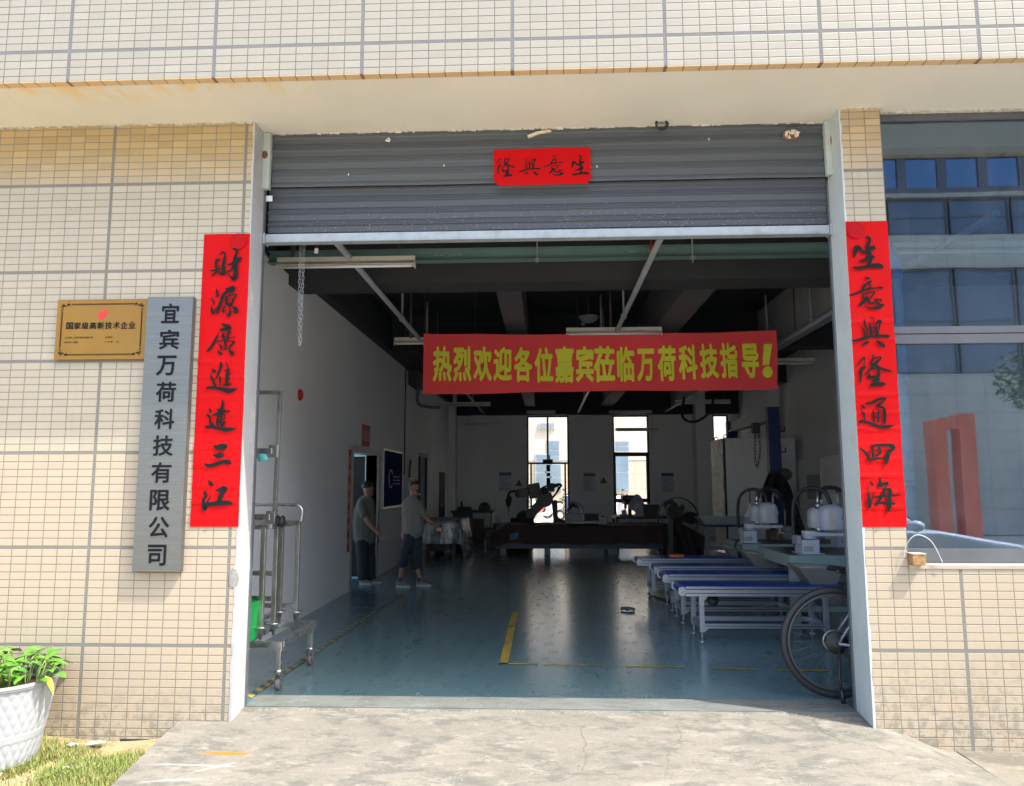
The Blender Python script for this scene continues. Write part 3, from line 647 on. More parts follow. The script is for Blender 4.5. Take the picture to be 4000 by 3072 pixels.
GLY = [
 ('wealth', GA, "375,410,12 410,375,24 450,375,36 465,420,30 455,500,50 440,600,55 445,700,70 430,740,50 390,735,20/335,480,25 315,540,40 320,620,45 345,680,30/330,495,15 380,490,22 350,530,16/330,600,18 380,585,16/225,680,22 300,675,32 370,650,24 400,620,12/330,690,30 285,735,28 240,770,12/360,690,30 395,740,40/590,305,12 640,320,42 670,350,50 655,400,34 640,470,70 640,560,80 650,660,75 645,760,85 615,820,70 580,800,40 510,735,16/505,575,14 570,570,40 640,530,80 720,480,60 750,460,16/620,590,50 580,650,30 530,690,26 465,720,10"),
 ('source', GA, "325,985,12 330,1030,36 345,1105,40 310,1110,8/235,1130,12 250,1170,24 280,1210,28 270,1250,16/240,1290,26 250,1370,40 275,1400,36 310,1330,22 340,1290,12/480,985,22 540,985,50 600,965,60 620,1000,40 560,1030,50 500,1040,30/500,1020,40 440,1090,50 410,1170,55 380,1270,55 350,1350,50 335,1410,20/490,1130,50 490,1200,50 510,1250,50/490,1120,30 560,1090,24 620,1080,24 660,1090,20 620,1140,30 590,1200,36 570,1260,50/500,1185,14 560,1155,12 590,1140,10/480,1240,30 540,1250,50 590,1240,30/540,1270,26 550,1340,22 545,1400,50 520,1450,24 480,1400,14/455,1280,30 440,1340,36 430,1380,24 480,1345,12/600,1300,30 640,1320,70 665,1360,60 650,1385,40 600,1370,14"),
 ('broad', GB, "410,60,14 460,90,50 520,110,60 545,140,50 480,155,60 400,170,45 370,165,14/350,235,10 335,280,36 290,370,46 240,450,46 190,510,40 160,530,14/540,170,30 530,210,40 580,215,10/520,200,26 515,260,36 500,310,30/450,240,40 430,270,46 450,310,36/395,290,12 470,280,24/490,305,20 560,300,16 635,290,18/330,370,22 400,350,20 480,335,24 540,320,10/380,410,24 400,460,36 410,500,24/460,370,36 475,420,34 470,490,30/470,360,24 560,360,20 620,375,40 570,430,34 530,480,30/400,440,12 540,430,10/390,500,14 460,500,14 530,470,20/345,520,20 370,550,40 400,575,44 415,560,14/540,510,30 575,550,76 590,580,60 575,600,20"),
 ('advance', GB, "235,835,14 270,850,40 305,875,30 250,885,10/225,920,12 240,970,40 270,1030,44 290,1080,40 300,1110,50/165,1145,40 280,1140,50 400,1165,60 530,1195,80 600,1180,60 670,1150,14/385,710,12 405,750,50 380,840,44 340,940,36 310,1000,16/380,960,34 385,1040,34 385,1115,14/490,705,10 500,760,18 520,830,30 510,900,60 500,1000,60 495,1090,54/450,855,10 540,840,40/480,920,20 545,910,40/470,1000,20 540,985,30/440,1090,30 500,1090,50 560,1080,34"),
 ('reach', GC_, "240,175,8 255,200,28 262,225,22 245,220,8/205,250,12 235,270,30 255,300,28 260,350,30 290,390,40/205,410,36 270,405,40 360,425,40 450,440,54 510,435,40 575,425,10/400,65,8 410,100,28 410,150,36 385,210,56 370,250,40/335,195,14 400,200,40 450,215,24 490,210,26/290,260,20 350,245,30 420,225,14/350,270,20 340,340,24 345,390,20/390,260,26 385,330,30 390,400,24/340,290,12 430,250,16 435,280,14/345,330,14 435,300,16/340,360,14 430,345,22 400,400,26"),
 ('three', GC_, "295,640,14 340,660,60 400,655,84 445,650,60 455,670,14/295,755,14 340,765,54 390,760,66 425,765,20/180,860,14 230,885,44 320,870,44 420,840,50 480,845,64 510,860,30"),
 ('river', GC_, "232,1070,10 255,1100,44 285,1130,34 245,1125,10/190,1190,8 190,1230,40 205,1260,36 175,1310,36 180,1390,60 195,1425,40 225,1330,24 270,1255,8/325,1190,14 370,1190,50 430,1165,60 450,1185,36 410,1220,50 385,1270,56 370,1340,70/215,1370,50 300,1360,60 400,1350,60 480,1345,56 515,1355,40"),
 ('life', GD, "400,280,20 440,300,60 470,345,40 435,400,60 440,500,80 460,600,80 470,700,60 440,760,60/200,620,30 220,540,70 240,470,90 290,470,60 340,530,50 430,545,50/480,480,70 530,470,80 555,480,30/290,690,20 360,680,50 440,650,80 520,620,60/185,790,20 260,810,60 360,795,60 480,775,70 600,770,90 660,785,70 685,800,30"),
 ('idea', GD, "380,970,10 430,980,40 465,990,20/335,1085,10 400,1075,24 470,1040,40 495,1030,14/400,1090,40 350,1150,40 330,1180,30/460,1080,30 480,1130,30 420,1170,40/125,1265,22 220,1240,32 330,1195,40 430,1165,36 560,1145,20 640,1140,40 685,1145,20/345,1250,24 400,1240,24 500,1210,24 545,1220,30 510,1270,26 480,1310,30/350,1250,24 350,1300,30 400,1330,50 350,1380,60 300,1430,40 280,1460,20/400,1290,30 440,1330,50 450,1390,40 540,1400,34/370,1440,16 440,1475,26 540,1480,44 620,1465,60 690,1430,44 710,1425,10/560,1345,30 650,1345,36 655,1365,20/560,1340,40 580,1390,40 640,1420,40"),
 ('prosper', GE, "185,175,8 240,250,10 275,300,34 300,400,30/285,125,24 300,220,36 335,300,30 330,410,20/400,90,24 440,110,16 445,220,14/385,190,36 390,260,40 400,370,60/500,180,40 540,150,60 570,165,30 545,200,30 535,300,20/490,190,24 480,260,30 500,330,60 510,410,60/370,270,20 500,260,36/400,320,20 520,320,24/80,470,20 130,480,36 240,450,50 380,415,40 500,405,40 600,400,44 680,405,56 705,405,20/240,565,10 290,530,44 340,505,44 365,520,10/490,480,20 540,515,66 590,555,66 620,580,40"),
 ('grand', GE, "175,890,24 220,830,26 280,765,30 292,790,16 285,900,14/300,930,44 250,950,60 225,1020,60 225,1090,46 215,1200,14/425,715,20 440,745,24 415,820,40 390,880,20/450,780,30 520,760,30 570,765,24 520,820,40 470,860,50/440,880,70 400,950,40 340,1010,30 300,1055,14/480,900,60 560,945,40 650,975,44 750,1005,20/430,960,24 510,940,40 530,1030,50 500,1100,70 490,1180,90/380,1030,20 360,1090,60 440,1090,50 540,1060,40/430,1150,40 540,1125,40/400,1230,50 500,1215,70 600,1210,64 635,1210,30"),
 ('through', GF, "170,140,24 230,135,36 310,95,30 380,80,26 390,95,20 350,130,26 300,170,40/110,165,24 140,195,30/105,240,14 140,270,26 140,310,20 160,335,14/85,365,30 130,355,30 220,385,36 320,420,40 410,420,44 485,405,16/250,230,20 250,290,30 260,360,20/300,180,30 370,195,30 385,260,40 380,370,40/310,230,20 310,360,24/255,260,12 350,250,12/255,310,12 350,305,12"),
 ('four', GF, "85,670,14 140,715,30 180,770,40 205,845,16/235,660,40 245,740,36 250,800,30/220,650,20 300,640,30 420,640,40 480,660,60 490,690,30 430,720,50 415,800,56 400,860,30/315,670,34 330,730,36 280,770,20/225,810,30 300,800,26 380,800,24"),
 ('sea', GF, "205,1075,14 235,1105,30 250,1120,16/195,1120,8 185,1190,12 195,1250,36 195,1330,44 210,1385,24 230,1290,16 270,1200,8/325,1015,8 330,1080,40 320,1130,44/330,1130,40 380,1100,36 425,1095,24 380,1150,16/380,1170,30 360,1240,40 300,1320,30 280,1350,24/390,1170,30 450,1180,50 440,1260,50 440,1350,60 430,1420,40/230,1265,10 330,1255,30 450,1245,24 565,1235,20/280,1340,30 370,1330,30 500,1340,30"),
]
def creased(x0, x1, z0, z1, y, creases, amp, seed):
    """a paper scroll with folds: a fine sheet standing y in front of the wall"""
    rr = random.Random(seed); nu, nv = 14, 150
    hs = [(z0+(z1-z0)*c, rr.uniform(.5, 1)) for c in creases]
    def fn(u, v):
        x = x0+(x1-x0)*u; z = z0+(z1-z0)*v; d = 0
        for (h, a) in hs: d += amp*a*math.exp(-((z-h-.004*math.sin(u*9+h*40))/.008)**2)
        low = max(0, 1-v*1.7)
        d += amp*.8*low*(math.exp(-((u-.35)/.03)**2)+math.exp(-((u-.68)/.03)**2))
        d += amp*.7*mn.noise(Vector((x*9, z*7, seed)))
        x += .0022*mn.noise(Vector((u*1.5, z*3.5, seed+9)))*(1 if abs(u-.5) > .3 else 0)
        return (x, y-.002-min(abs(d),.0075) if d > 0 else y-.002, z)
    return MB().grid(fn, nu, nv)
def scroll(name, x0, x1, z0, z1, glyphs, label, creases, seed, seals):
    o = thing(name, label, 'scroll', ((x0+x1)/2, 0, z0))
    part(creased(x0, x1, z0, z1, -.003, creases, .0085, seed), 'paper', m_red, o)
    mb = MB()
    for (sx, sz, r) in seals:
        pts = [(sx+r*math.cos(2*PI*k/28), -.0135, sz+r*math.sin(2*PI*k/28)) for k in range(28)]
        mb.add(pts, [tuple(range(28))])
    part(mb, 'seal', m_red_dk, o)
    for nm in glyphs:
        g_ = next(x for x in GLY if x[0] == nm); ox, oy, k = g_[1]; mb = MB()
        for i, st in enumerate(S(g_[2])): stroke(mb, st, lambda a, b_, y: P((ox+a*k, oy+b_*k), 'y', y), -.0145-.00015*i)
        part(mb, 'character', m_ink, o)
    return o
scroll('door_scroll', -2.322, -2.006, 1.16, 3.10, ['wealth','source','broad','advance','reach','three','river'], 'long red paper scroll with seven black brush characters on the wall left of the door', [.13,.2,.26,.32,.37,.43,.5,.55,.08], 4, [(-2.085,3.045,.055)])
scroll('door_scroll', 1.915, 2.183, 1.16, 3.115, ['life','idea','prosper','grand','through','four','sea'], 'long red paper scroll with seven black brush characters on the pier right of the door', [.06,.11,.16,.21,.26,.31,.36,.42,.6,.66], 6, [(1.975,3.055,.055)])
# horizontal scroll on the shutter
SYP = SY-.048
a0, a1, a2, a3 = [P((1900+x/4.2,400+y/4.2), 'y', SYP) for x, y in ((118,782),(1700,735),(1715,1330),(118,1375))]
hs = thing('lintel_scroll', 'small horizontal red paper with four black brush characters stuck on the shutter', 'scroll', ((a0.x+a2.x)/2, SYP, a2.z))
ch = [P((1900+x/4.2,400+y/4.2), 'y', SYP) for x, y in ((118,782),(1700,735),(1715,1250),(1655,1335),(210,1372),(120,1305))]
part(MB().prism(ch, (0,.0015,0)), 'paper', m_red, hs)
for nm, (bx0,by0,bx1,by1) in (('grand',(160,890,490,1220)),('prosper',(515,890,895,1205)),('idea',(925,870,1280,1205)),('life',(1385,865,1690,1195))):
    g_ = next(x for x in GLY if x[0] == nm); st = S(g_[2]); mb = MB()
    ax = [p[0] for s_ in st for p in s_]; ay = [p[1] for s_ in st for p in s_]
    x0, x1, y0, y1 = min(ax)-15, max(ax)+15, min(ay)-15, max(ay)+15
    fx, fy = (bx1-bx0)/(x1-x0), (by1-by0)/(y1-y0)
    for i, s_ in enumerate(st):
        stroke(mb, [(bx0+(p[0]-x0)*fx, by0+(p[1]-y0)*fy, p[2]*(fx+fy)/2*.85) for p in s_], lambda a, b_, y: P((1900+a/4.2,400+b_/4.2), 'y', y), SYP-.002-.00015*i)
    part(mb, 'character', m_ink, hs)
# brushed steel company board
m_steel, t, b = nodes_of('brushed_steel')
bn = noise(t, 3, 4, .6, stretch=(1,1,160)); bz = noise(t, 1.3, 2, .5, stretch=(.2,.2,1))
t.links.new(ramp(t, bn, [(.3,(.12,.125,.12)),(.7,(.19,.195,.185))]), b.inputs['Base Color']); b.inputs['Metallic'].default_value = .7
t.links.new(math_n(t, 'ADD', .34, math_n(t, 'MULTIPLY', bn, .14)), b.inputs['Roughness']); b.inputs['Anisotropic'].default_value = .5
bump(t, b, math_n(t, 'ADD', bn, math_n(t, 'MULTIPLY', bz, 2)), .12, .002)
MATS['brushed_steel'] = m_steel
BY = -.052
def K6(x, y): return (150+x*.7443, 1100+y*.7443)
bx0, bx1, bz0, bz1 = -2.662, -2.353, P(K6(495,1525),'y',BY).z, P(K6(582,82),'y',BY).z
sb = thing('company_board', 'tall brushed steel company board with ten black characters beside the red scroll', 'sign', ((bx0+bx1)/2,BY,bz0))
part(MB().box((bx0,BY,bz0),(bx1,-.003,bz1)), 'board', m_steel, sb, bevel=.003)
cent = [(693,168),(687,305),(672,442),(670,580),(662,722),(655,862),(646,1003),(638,1148),(633,1290),(622,1437)]
m_blk = M('letter_black', (.006,.007,.010), .65, var=.15, spec=.15)
for ch_, (px, py) in zip('宜宾万荷科技有限公司', cent):
    q = P(K6(px,py), 'y', BY); mb = MB(); w_, h_ = .066, .066
    if ch_ == '宜' or ch_ == '司': w_ = .06
    letter(mb, ch_, (q.x-w_, q.z-h_, q.x+w_, q.z+h_), lambda u, v: (u, BY-.003, v), .020)
    part(mb, 'character', m_blk, sb)
# gold plaque
PYY = -.03
pk = lambda x, y: P((200+x/5.47,1150+y/5.47), 'y', PYY)
p0, p1 = pk(148,122), pk(2040,1385)
px0, px1, pz0, pz1 = (p0.x+pk(70,1385).x)/2-.003, -2.667, p1.z, p0.z
m_gold = M('gold_plate', (.25,.130,.014), .5, .25, var=.16, scale=2.2, stretch=(1,1,.4))
gp = thing('gold_plaque', 'square edged gold plaque with a red flame emblem left of the steel board', 'sign', ((px0+px1)/2,PYY,pz0))
part(MB().box((px0,PYY,pz0),(px1,-.003,pz1)), 'plate', m_gold, gp, bevel=.002)
gw, gh = px1-px0, pz1-pz0
def G(u, v): return (px0+u*gw, PYY-.0022, pz1-v*gh)
def gk(x, y): return ((x-105)/1945, (y-122)/1262)      # crop position to plate fraction (plate sheared to vertical)
mb = MB()
for i, ch_ in enumerate('国家级高新技术企业'):
    u = gk(402+i*167, 0)[0]-.0; x, _, z = G(u, gk(0,675)[1]); letter(mb, ch_, (x-.0235, z-.0235, x+.0235, z+.0235), lambda a, b_: (a, PYY-.0025, b_), .02)
part(mb, 'title', m_blk, gp)
mb = MB()
def tiny(s_, u, v, hgt):
    x, _, z = G(u, v)
    for ch_ in s_:
        if ch_ != ' ': letter(mb, ch_, (x-hgt*.45, z-hgt*.5, x+hgt*.45, z+hgt*.5), lambda a, b_: (a, PYY-.0025, b_), .01, keep=ch_ in '：')
        x += hgt*(1.08 if ord(ch_) > 255 else .62)
tiny('企业名称：', .115, .635, .0115); tiny('宜宾万荷科技有限公司', .222, .635, .0115); tiny('证书编号：', .56, .635, .0115); tiny('发证时间：', .112, .712, .0115); tiny('2023', .215, .712, .0105); tiny('有', .562, .712, .0115); tiny('效', .595, .712, .0115); tiny('期', .627, .712, .0115); tiny('三年', .68, .712, .0105)
part(mb, 'small_print', m_blk, gp)
mb = MB()
fl = [(1165,310),(1185,380),(1180,430),(1150,480),(1110,505),(1100,550),(1020,548),(1025,515),(990,495),(980,450),(1000,415),(1040,405),(1090,370),(1135,335)]
mb.add([G(*gk(*p))[:1]+(PYY-.0025,)+G(*gk(*p))[2:] for p in fl], [tuple(range(len(fl)))])
part(mb, 'flame_emblem', M('emblem_red', (.75,.02,.015), .4), gp)
mb = MB(); e = .0035
def line(u0, v0, u1, v1): 
    a, b_ = Vector(G(u0,v0)), Vector(G(u1,v1)); mb.beam(a+Vector((0,-.0003,0)), b_+Vector((0,-.0003,0)), .0022, .0012, (0,1,0))
for (u0,v0,u1,v1) in ((.16,.075,.85,.075),(.13,.925,.86,.925),(.055,.2,.055,.8),(.945,.2,.945,.8),(.16,.088,.85,.088),(.13,.912,.86,.912),(.063,.2,.063,.8),(.937,.2,.937,.8)): line(u0,v0,u1,v1)
for (cu, cv, su, sv) in ((.05,.07,1,1),(.95,.07,-1,1),(.05,.93,1,-1),(.95,.93,-1,-1)):
    rr = random.Random(5)
    for i in range(16):
        a, b_ = rr.random(), rr.random()
        if a+b_ > 1: a, b_ = 1-a, 1-b_
        u, v = cu+su*a*.105, cv+sv*b_*.15; l = rr.uniform(.005,.011); an = rr.uniform(0, PI)
        c_ = Vector(G(u,v)); d = Vector((math.cos(an),0,math.sin(an))); n_ = Vector((-d.z,0,d.x))
        mb.add([c_-d*l+Vector((0,-.0004-.00002*i,0)), c_+n_*l*.4+Vector((0,-.0004-.00002*i,0)), c_+d*l+Vector((0,-.0004-.00002*i,0)), c_-n_*l*.4+Vector((0,-.0004-.00002*i,0))], [(0,1,2,3)])
part(mb, 'border', m_blk, gp)
# ------------------------------------------------------------------ planter by the wall
pc = Vector((-3.26,-.335,-.165))
pt = thing('planter', 'tall white basket weave plastic planter with a bushy green vine at the wall', 'planter', pc)
def pot_pt(u, v):
    a = 2*PI*u; z = v*.455; r = .208+.080*v
    if v > .955: r += .012
    elif .30 < v < .40: r += .004
    else: r += .0025+.0045*(abs(math.cos(17*a+z*30)*math.cos(17*a-z*30))**.7-.5)
    return pc+Vector((r*math.cos(a), r*math.sin(a), z))
m_pot = M('white_plastic', (.35,.365,.38), .4, var=.02, scale=4)
part(MB().grid(pot_pt, 288, 110), 'pot', m_pot, pt, solid=.006)
part(MB().torus(pc+Vector((0,0,.455)), .295, .012, 'z', 64, 10), 'rim', m_pot, pt)
part(MB().cyl(pc+Vector((0,0,.38)), pc+Vector((0,0,.41)), .27, 40), 'potting_soil', M('potting_soil', (.09,.06,.035), .95, var=.4, scale=50, bmp=.6), pt)
rr = random.Random(15); lv = MB(); sv = MB()
def leaf(base, d, L, wd, droop, mb):
    d = d.normalized(); side = d.cross(Vector((0,0,1))); side = side.normalized() if side.length > .01 else Vector((1,0,0)); up = side.cross(d)
    vs = []; n = 7; prof = [0.0,.62,.95,1,.86,.6,.28,0]
    for i in range(n+1):
        s_ = i/n; c_ = base+d*L*s_ - Vector((0,0,1))*droop*L*s_*s_
        w_ = wd*prof[i]; vs += [c_-side*w_+up*w_*.28, c_-up*.0*w_, c_+side*w_+up*w_*.28]
    mb.add(vs, [f_ for i in range(n) for f_ in ((i*3,i*3+1,i*3+4,i*3+3),(i*3+1,i*3+2,i*3+5,i*3+4))], True)
for i in range(100):
    a = rr.uniform(0,2*PI); r = .30*math.sqrt(rr.random()); h = rr.uniform(.03,.17)*(1.15-r*1.6)
    b0 = pc+Vector((r*.8*math.cos(a), r*.8*math.sin(a), .42)); tip = pc+Vector((r*math.cos(a), r*math.sin(a), .45+h))
    sv.tube(catmull([b0, (b0+tip)/2+Vector((rr.uniform(-.02,.02), rr.uniform(-.02,.02),.01)), tip], 3), .0028, 5)
    a2 = a+rr.uniform(-1,1); leaf(tip, Vector((math.cos(a2), math.sin(a2), rr.uniform(-.3,.7))), rr.uniform(.075,.13), rr.uniform(.028,.046), rr.uniform(.1,.6), lv)
m_leaf, t, b = nodes_of('vine_leaf')
t.links.new(ramp(t, noise(t, 14, 3, .5), [(.35,(.045,.14,.015)),(.6,(.10,.26,.025)),(.75,(.25,.38,.04))]), b.inputs['Base Color']); b.inputs['Roughness'].default_value = .32
b.inputs['Subsurface Weight'].default_value = 0
part(sv, 'stems', M('vine_stem', (.22,.34,.06), .5), pt); part(lv, 'leaves', m_leaf, pt)
yl = MB(); leaf(pc+Vector((.30,-.05,.49)), Vector((.6,-.1,-.5)), .085, .022, .6, yl); part(yl, 'withered_leaf', M('yellow_leaf', (.62,.50,.03), .5), pt)
# ------------------------------------------------------------------ under the ceiling
m_green = M('beam_green', (.13,.22,.20), .5, var=.08, scale=3)
gz0, gz1 = P(DD(1094,557),'y',2.0).z, P(DD(1094,533),'y',2.0).z
gb = thing('steel_beam', 'grey green steel beam with a row of bolts running across just behind the door', 'beam', (0,2.0,gz0))
part(MB().box((XW+.052,2.0,gz0+.006),(XE-.01,2.006,gz1)).box((XW+.052,1.955,gz0),(XE-.01,2.06,gz0+.0055)).box((XW+.052,1.955,gz1+.0005),(XE-.01,2.06,gz1+.006)), 'web', m_green, gb)
mb = MB()
for (px, py) in ((1345,1003),(2665,905)):
    q = P(c2(px,py), 'y', 1.99) if px < 2000 else P(c3b(560,910), 'y', 1.99)
    for k in range(10):
        if k in (4,): continue
        mb.lathe([(.0055,0),(.0055,-.004),(.003,-.007)], (q.x+k*.026, 1.9995, q.z), 'y', 8)
part(mb, 'bolts', M('bolt_steel', (.6,.62,.6), .4, .6), gb)
m_duct = M('conduit_grey', (.26,.27,.28), .5, var=.1, scale=6)
# two fire sprinkler pipes running to the back wall, each with droppers
def sprinkler(x, z, label, drops):
    o = thing('sprinkler_pipe', label, 'pipe', (x,.8,z), 'sprinkler pipes under the ceiling')
    part(MB().cyl((x,.7,z), (x,YB-.23,z), .028, 12), 'pipe', m_duct, o)
    for y in drops:
        part(MB().cyl((x,y,z+.02), (x,y,ZC), .013, 8), 'hanger', m_duct, o)
        part(MB().lathe([(.034,-.03),(.040,0),(.034,.03)], (x,y,z), 'y', 12), 'coupling', m_duct, o)
    return o
sprinkler(-1.74, 3.40, 'grey sprinkler pipe running to the back left of the welcome banner', (4.0,7.0,10,13))
sprinkler(.905, 3.40, 'grey sprinkler pipe running to the back near the middle of the ceiling', (4.0,7.0,10,13))
q = P(c3b(1745,1275), 'y', 3.9)
sprinkler(3.30, 3.40, 'grey sprinkler pipe under the pale beam on the right', (4.6,8,12))
m_lh = M('lamp_housing', (.62,.58,.49), .5, var=.06, scale=8); m_tube = M('lamp_tube', (.78,.78,.76), .25, var=.02); m_wire = M('thin_wire', (.08,.08,.08), .6)
def ceiling_lamp(x0, x1, y, z, label, h=.075):
    o = thing('ceiling_lamp', label, 'lamp', ((x0+x1)/2, y, z), 'unlit tube lamps hanging from the ceiling')
    part(MB().prism([(x0,y-.02,z+h*.45),(x0,y+.02,z+h*.45),(x0,y+.055,z),(x0,y+.052,z-.004),(x0,y+.02,z+.006),(x0,y-.02,z+.006),(x0,y-.052,z-.004),(x0,y-.055,z)], (x1-x0,0,0)).box((x0,y-.022,z+h*.45+.0005),(x1,y+.022,z+h)), 'housing', m_lh, o)
    part(MB().cyl((x0+.03,y-.012,z-.012), (x1-.03,y-.012,z-.012), .013, 10), 'tube', m_tube, o)
    for x in (x0, x1): part(MB().box((x-.004,y-.03,z-.028),(x+.004,y+.03,z+.004)), 'tube_holder', m_lh, o)
    for f_ in (.12, .88):
        x = x0+(x1-x0)*f_; part(MB().cyl((x,y,z+h), (x,y,ZC), .0025, 5), 'hanger', m_wire, o)
    return o
a, b_ = P(cF(507,420),'y',1.55), P(cF(1972,420),'y',1.55)
ceiling_lamp(a.x, b_.x, 1.55, a.z-.02, 'cream unlit tube lamp hanging nearest the door, behind the chain')
a, b_ = P(DD(1210,712),'y',4.9), P(DD(1414,709),'y',4.9)
ceiling_lamp(a.x, b_.x, 4.9, a.z-.01, 'unlit tube lamp hanging at the top edge of the red banner')
a = P(c2(1077,1572),'y',5.25); ceiling_lamp(a.x, a.x+1.25, 5.25, a.z-.02, 'unlit tube lamp half hidden behind the left end of the red banner')
a = P(DD(1740,773),'y',7.0); ceiling_lamp(a.x-1.25, a.x, 7.0, a.z-.02, 'unlit tube lamp sticking out behind the right end of the red banner')
a, b_ = P(DD(935,865),'y',12.6),P(DD(1048,865),'y',12.6); ceiling_lamp(a.x, b_.x, 12.6, a.z-.02, 'unlit tube lamp below the left half of the red banner, over the left wall window')
a, b_ = P(DD(1443,860),'y',12.4),P(DD(1560,860),'y',12.4); ceiling_lamp(a.x, b_.x, 12.4, a.z-.02, 'unlit tube lamp below the right half of the red banner beside a hanging black cable')
a, b_ = P(DD(990,908),'y',15.3),P(DD(1072,908),'y',15.3); ceiling_lamp(a.x, b_.x, 15.3, a.z, 'thin dark tube lamp close to the back left corner', .05)
a, b_ = P(DD(1315,920),'y',14.2),P(DD(1405,920),'y',14.2); ceiling_lamp(a.x, b_.x, 14.2, a.z, 'dark tube lamp silhouetted across the narrow back window', .06)
a, b_ = P(c4(860,150),'y',YB-.3),P(c4(1125,150),'y',YB-.3); ceiling_lamp(a.x, b_.x, YB-.3, a.z, 'tube lamp on the back beam above the back door window', .06)
a, b_ = P(c5(430,150),'y',YB-.3),P(c5(830,150),'y',YB-.3); ceiling_lamp(a.x, b_.x, YB-.3, a.z, 'tube lamp on the back beam above the narrow back window', .06)
# sprinkler droppers and brown conduit drops
m_brown = M('brown_conduit', (.10,.06,.045), .6)
def drop_rod(q, y, ln, mat, label):
    p = P(q, 'y', y); one(MB().cyl((p.x,y,p.z), (p.x,y,min(p.z+ln, ZC)), .016, 8).ball((p.x,y,p.z), (.02,.02,.025), 8, 6), 'drop_pipe', mat, label, 'pipe', 'pipes dropping from the ceiling')
drop_rod(c2(1183,1540), 5.1, .9, m_brown, 'thin brown pipe dropping from the ceiling left of the banner')
drop_rod(c2(1290,1515), 5.6, .45, m_duct, 'short grey pipe dropping behind the top left corner of the banner')
drop_rod(c3b(447,1370), 5.1, .9, m_brown, 'thin brown pipe dropping behind the lamp on the banner')
drop_rod(c3b(388,1370), 5.7, .45, m_duct, 'short grey pipe dropping beside the white ceiling bowl')
drop_rod(c3b(1400,1390), 5.7, .5, m_duct, 'short grey pipe dropping behind the top right corner of the banner')
drop_rod(c3b(1575,1380), 5.6, .9, m_brown, 'thin brown pipe dropping right of the banner')
drop_rod(c3b(697,940), 1.9, .25, M('red_conduit', (.25,.02,.02), .5), 'short red pipe against the green steel beam')
for px, lab in ((947,'threaded steel rod with a clamp on the right part of the green beam'), (-2,'threaded steel rod with a clamp on the middle of the green beam')):
    p = P(c3b(px,980), 'y', 1.94); o = thing('threaded_rod', lab, 'rod', p, 'threaded rods at the green beam')
    part(MB().cyl((p.x,1.94,p.z), (p.x,1.94,ZC), .006, 6), 'rod', m_duct, o); part(MB().box((p.x-.02,1.925,gz0-.03),(p.x+.02,1.953,gz0-.002)), 'clamp', m_duct, o)
p = P(c3b(312,1310), 'y', 6.2)
o = thing('ceiling_bowl', 'white bowl shaped speaker hanging above the banner', 'speaker', p)
part(MB().lathe([(.0,-.09),(.06,-.085),(.12,-.05),(.155,.0),(.150,.004),(.02,.02)], p, 'z', 24), 'bowl', M('bowl_white', (.34,.36,.38), .5), o)
part(MB().cyl(p, (p.x,p.y,ZC), .012, 8), 'stem', m_wire, o)
p = P(c3b(277,1352), 'y', 6.2); part(MB().ball(p, (.035,.035,.03), 10, 8), 'sensor', MATS['bowl_white'], o)
# hand chain of the shutter
m_chain = M('chain_steel', (.34,.345,.34), .45, .3)
def chain_pts():
    a = [P(cF(750,190),'y',.36), P(cF(746,330),'y',.36), P(cF(740,560),'y',.36), P(cF(735,900),'y',.36), P(cF(733,1200),'y',.36), P(cF(741,1285),'y',.36), P(cF(752,1200),'y',.36), P(cF(762,900),'y',.36), P(cF(775,560),'y',.36), P(cF(783,330),'y',.36), P(cF(788,190),'y',.36)]
    a[0].z += .5; a[-1].z += .5
    return catmull(a, 24)
def chain(mb, pts, link=.036, wd=.0075, r=.0014):
    d = 0; nxt = 0; k = 0
    for i in range(len(pts)-1):
        L_ = (pts[i+1]-pts[i]).length
        while nxt < d+L_:
            p = pts[i].lerp(pts[i+1], (nxt-d)/L_); dr = (pts[i+1]-pts[i]).normalized()
            side = dr.cross(Vector((0,1,0))) if k % 2 == 0 else Vector((0,1,0)); side = side.normalized()
            ring = [p+dr*(link*.5-wd)*s1+ (dr*math.cos(t_)*s1+side*math.sin(t_)*1)*wd for s1, ts in ((1,[PI/2-i_*PI/6 for i_ in range(7)]),(-1,[-PI/2+i_*PI/6 for i_ in range(7)])) for t_ in ts]
            mb.tube(ring, r, 5, closed=True); nxt += link-.008; k += 1
        d += L_
    return mb
one(chain(MB(), chain_pts()), 'pull_chain', m_chain, 'long steel hand chain hanging in a loop inside the left of the door', 'chain')
p = P(cF(917,275), 'y', .5)
o = thing('pull_switch', 'small white switch block hanging on a red cord under the shutter bar', 'switch', p)
part(MB().box((p.x-.012,.495,p.z-.018),(p.x+.012,.51,p.z+.018), Matrix.Rotation(.15,3,'Y')), 'switch_block', M('switch_white', (.7,.7,.68), .5), o)
part(MB().tube(catmull([p+Vector((.003,0,.018)), p+Vector((.004,.0,.06)), p+Vector((-.003,0,.12)), p+Vector((0,0,.6))]), .003, 5), 'cord', M('red_cord', (.45,.02,.02), .5), o)
one(MB().tube(catmull([P(cF(655,195),'y',1.9)+Vector((0,0,.4)), P(cF(655,200),'y',1.9), P(cF(668,280),'y',1.9), P(cF(652,360),'y',1.9)]), .012, 6), 'hose', m_wire, 'black flexible hose hanging in front of the left end of the green beam', 'hose')
p = P(c5(1120,190), 'y', 12.2); p2 = P(c5(1240,235), 'y', 12.2); p3 = P(c5(1380,130), 'y', 12.2)
one(MB().tube(catmull([p+Vector((.05,0,.45)), p, p2, p3, p3+Vector((.1,0,.5))]), .028, 8), 'hanging_cable', M('black_cable2', (.012,.012,.012), .5), 'thick black cable sagging from the ceiling near the back right pillar', 'cable')
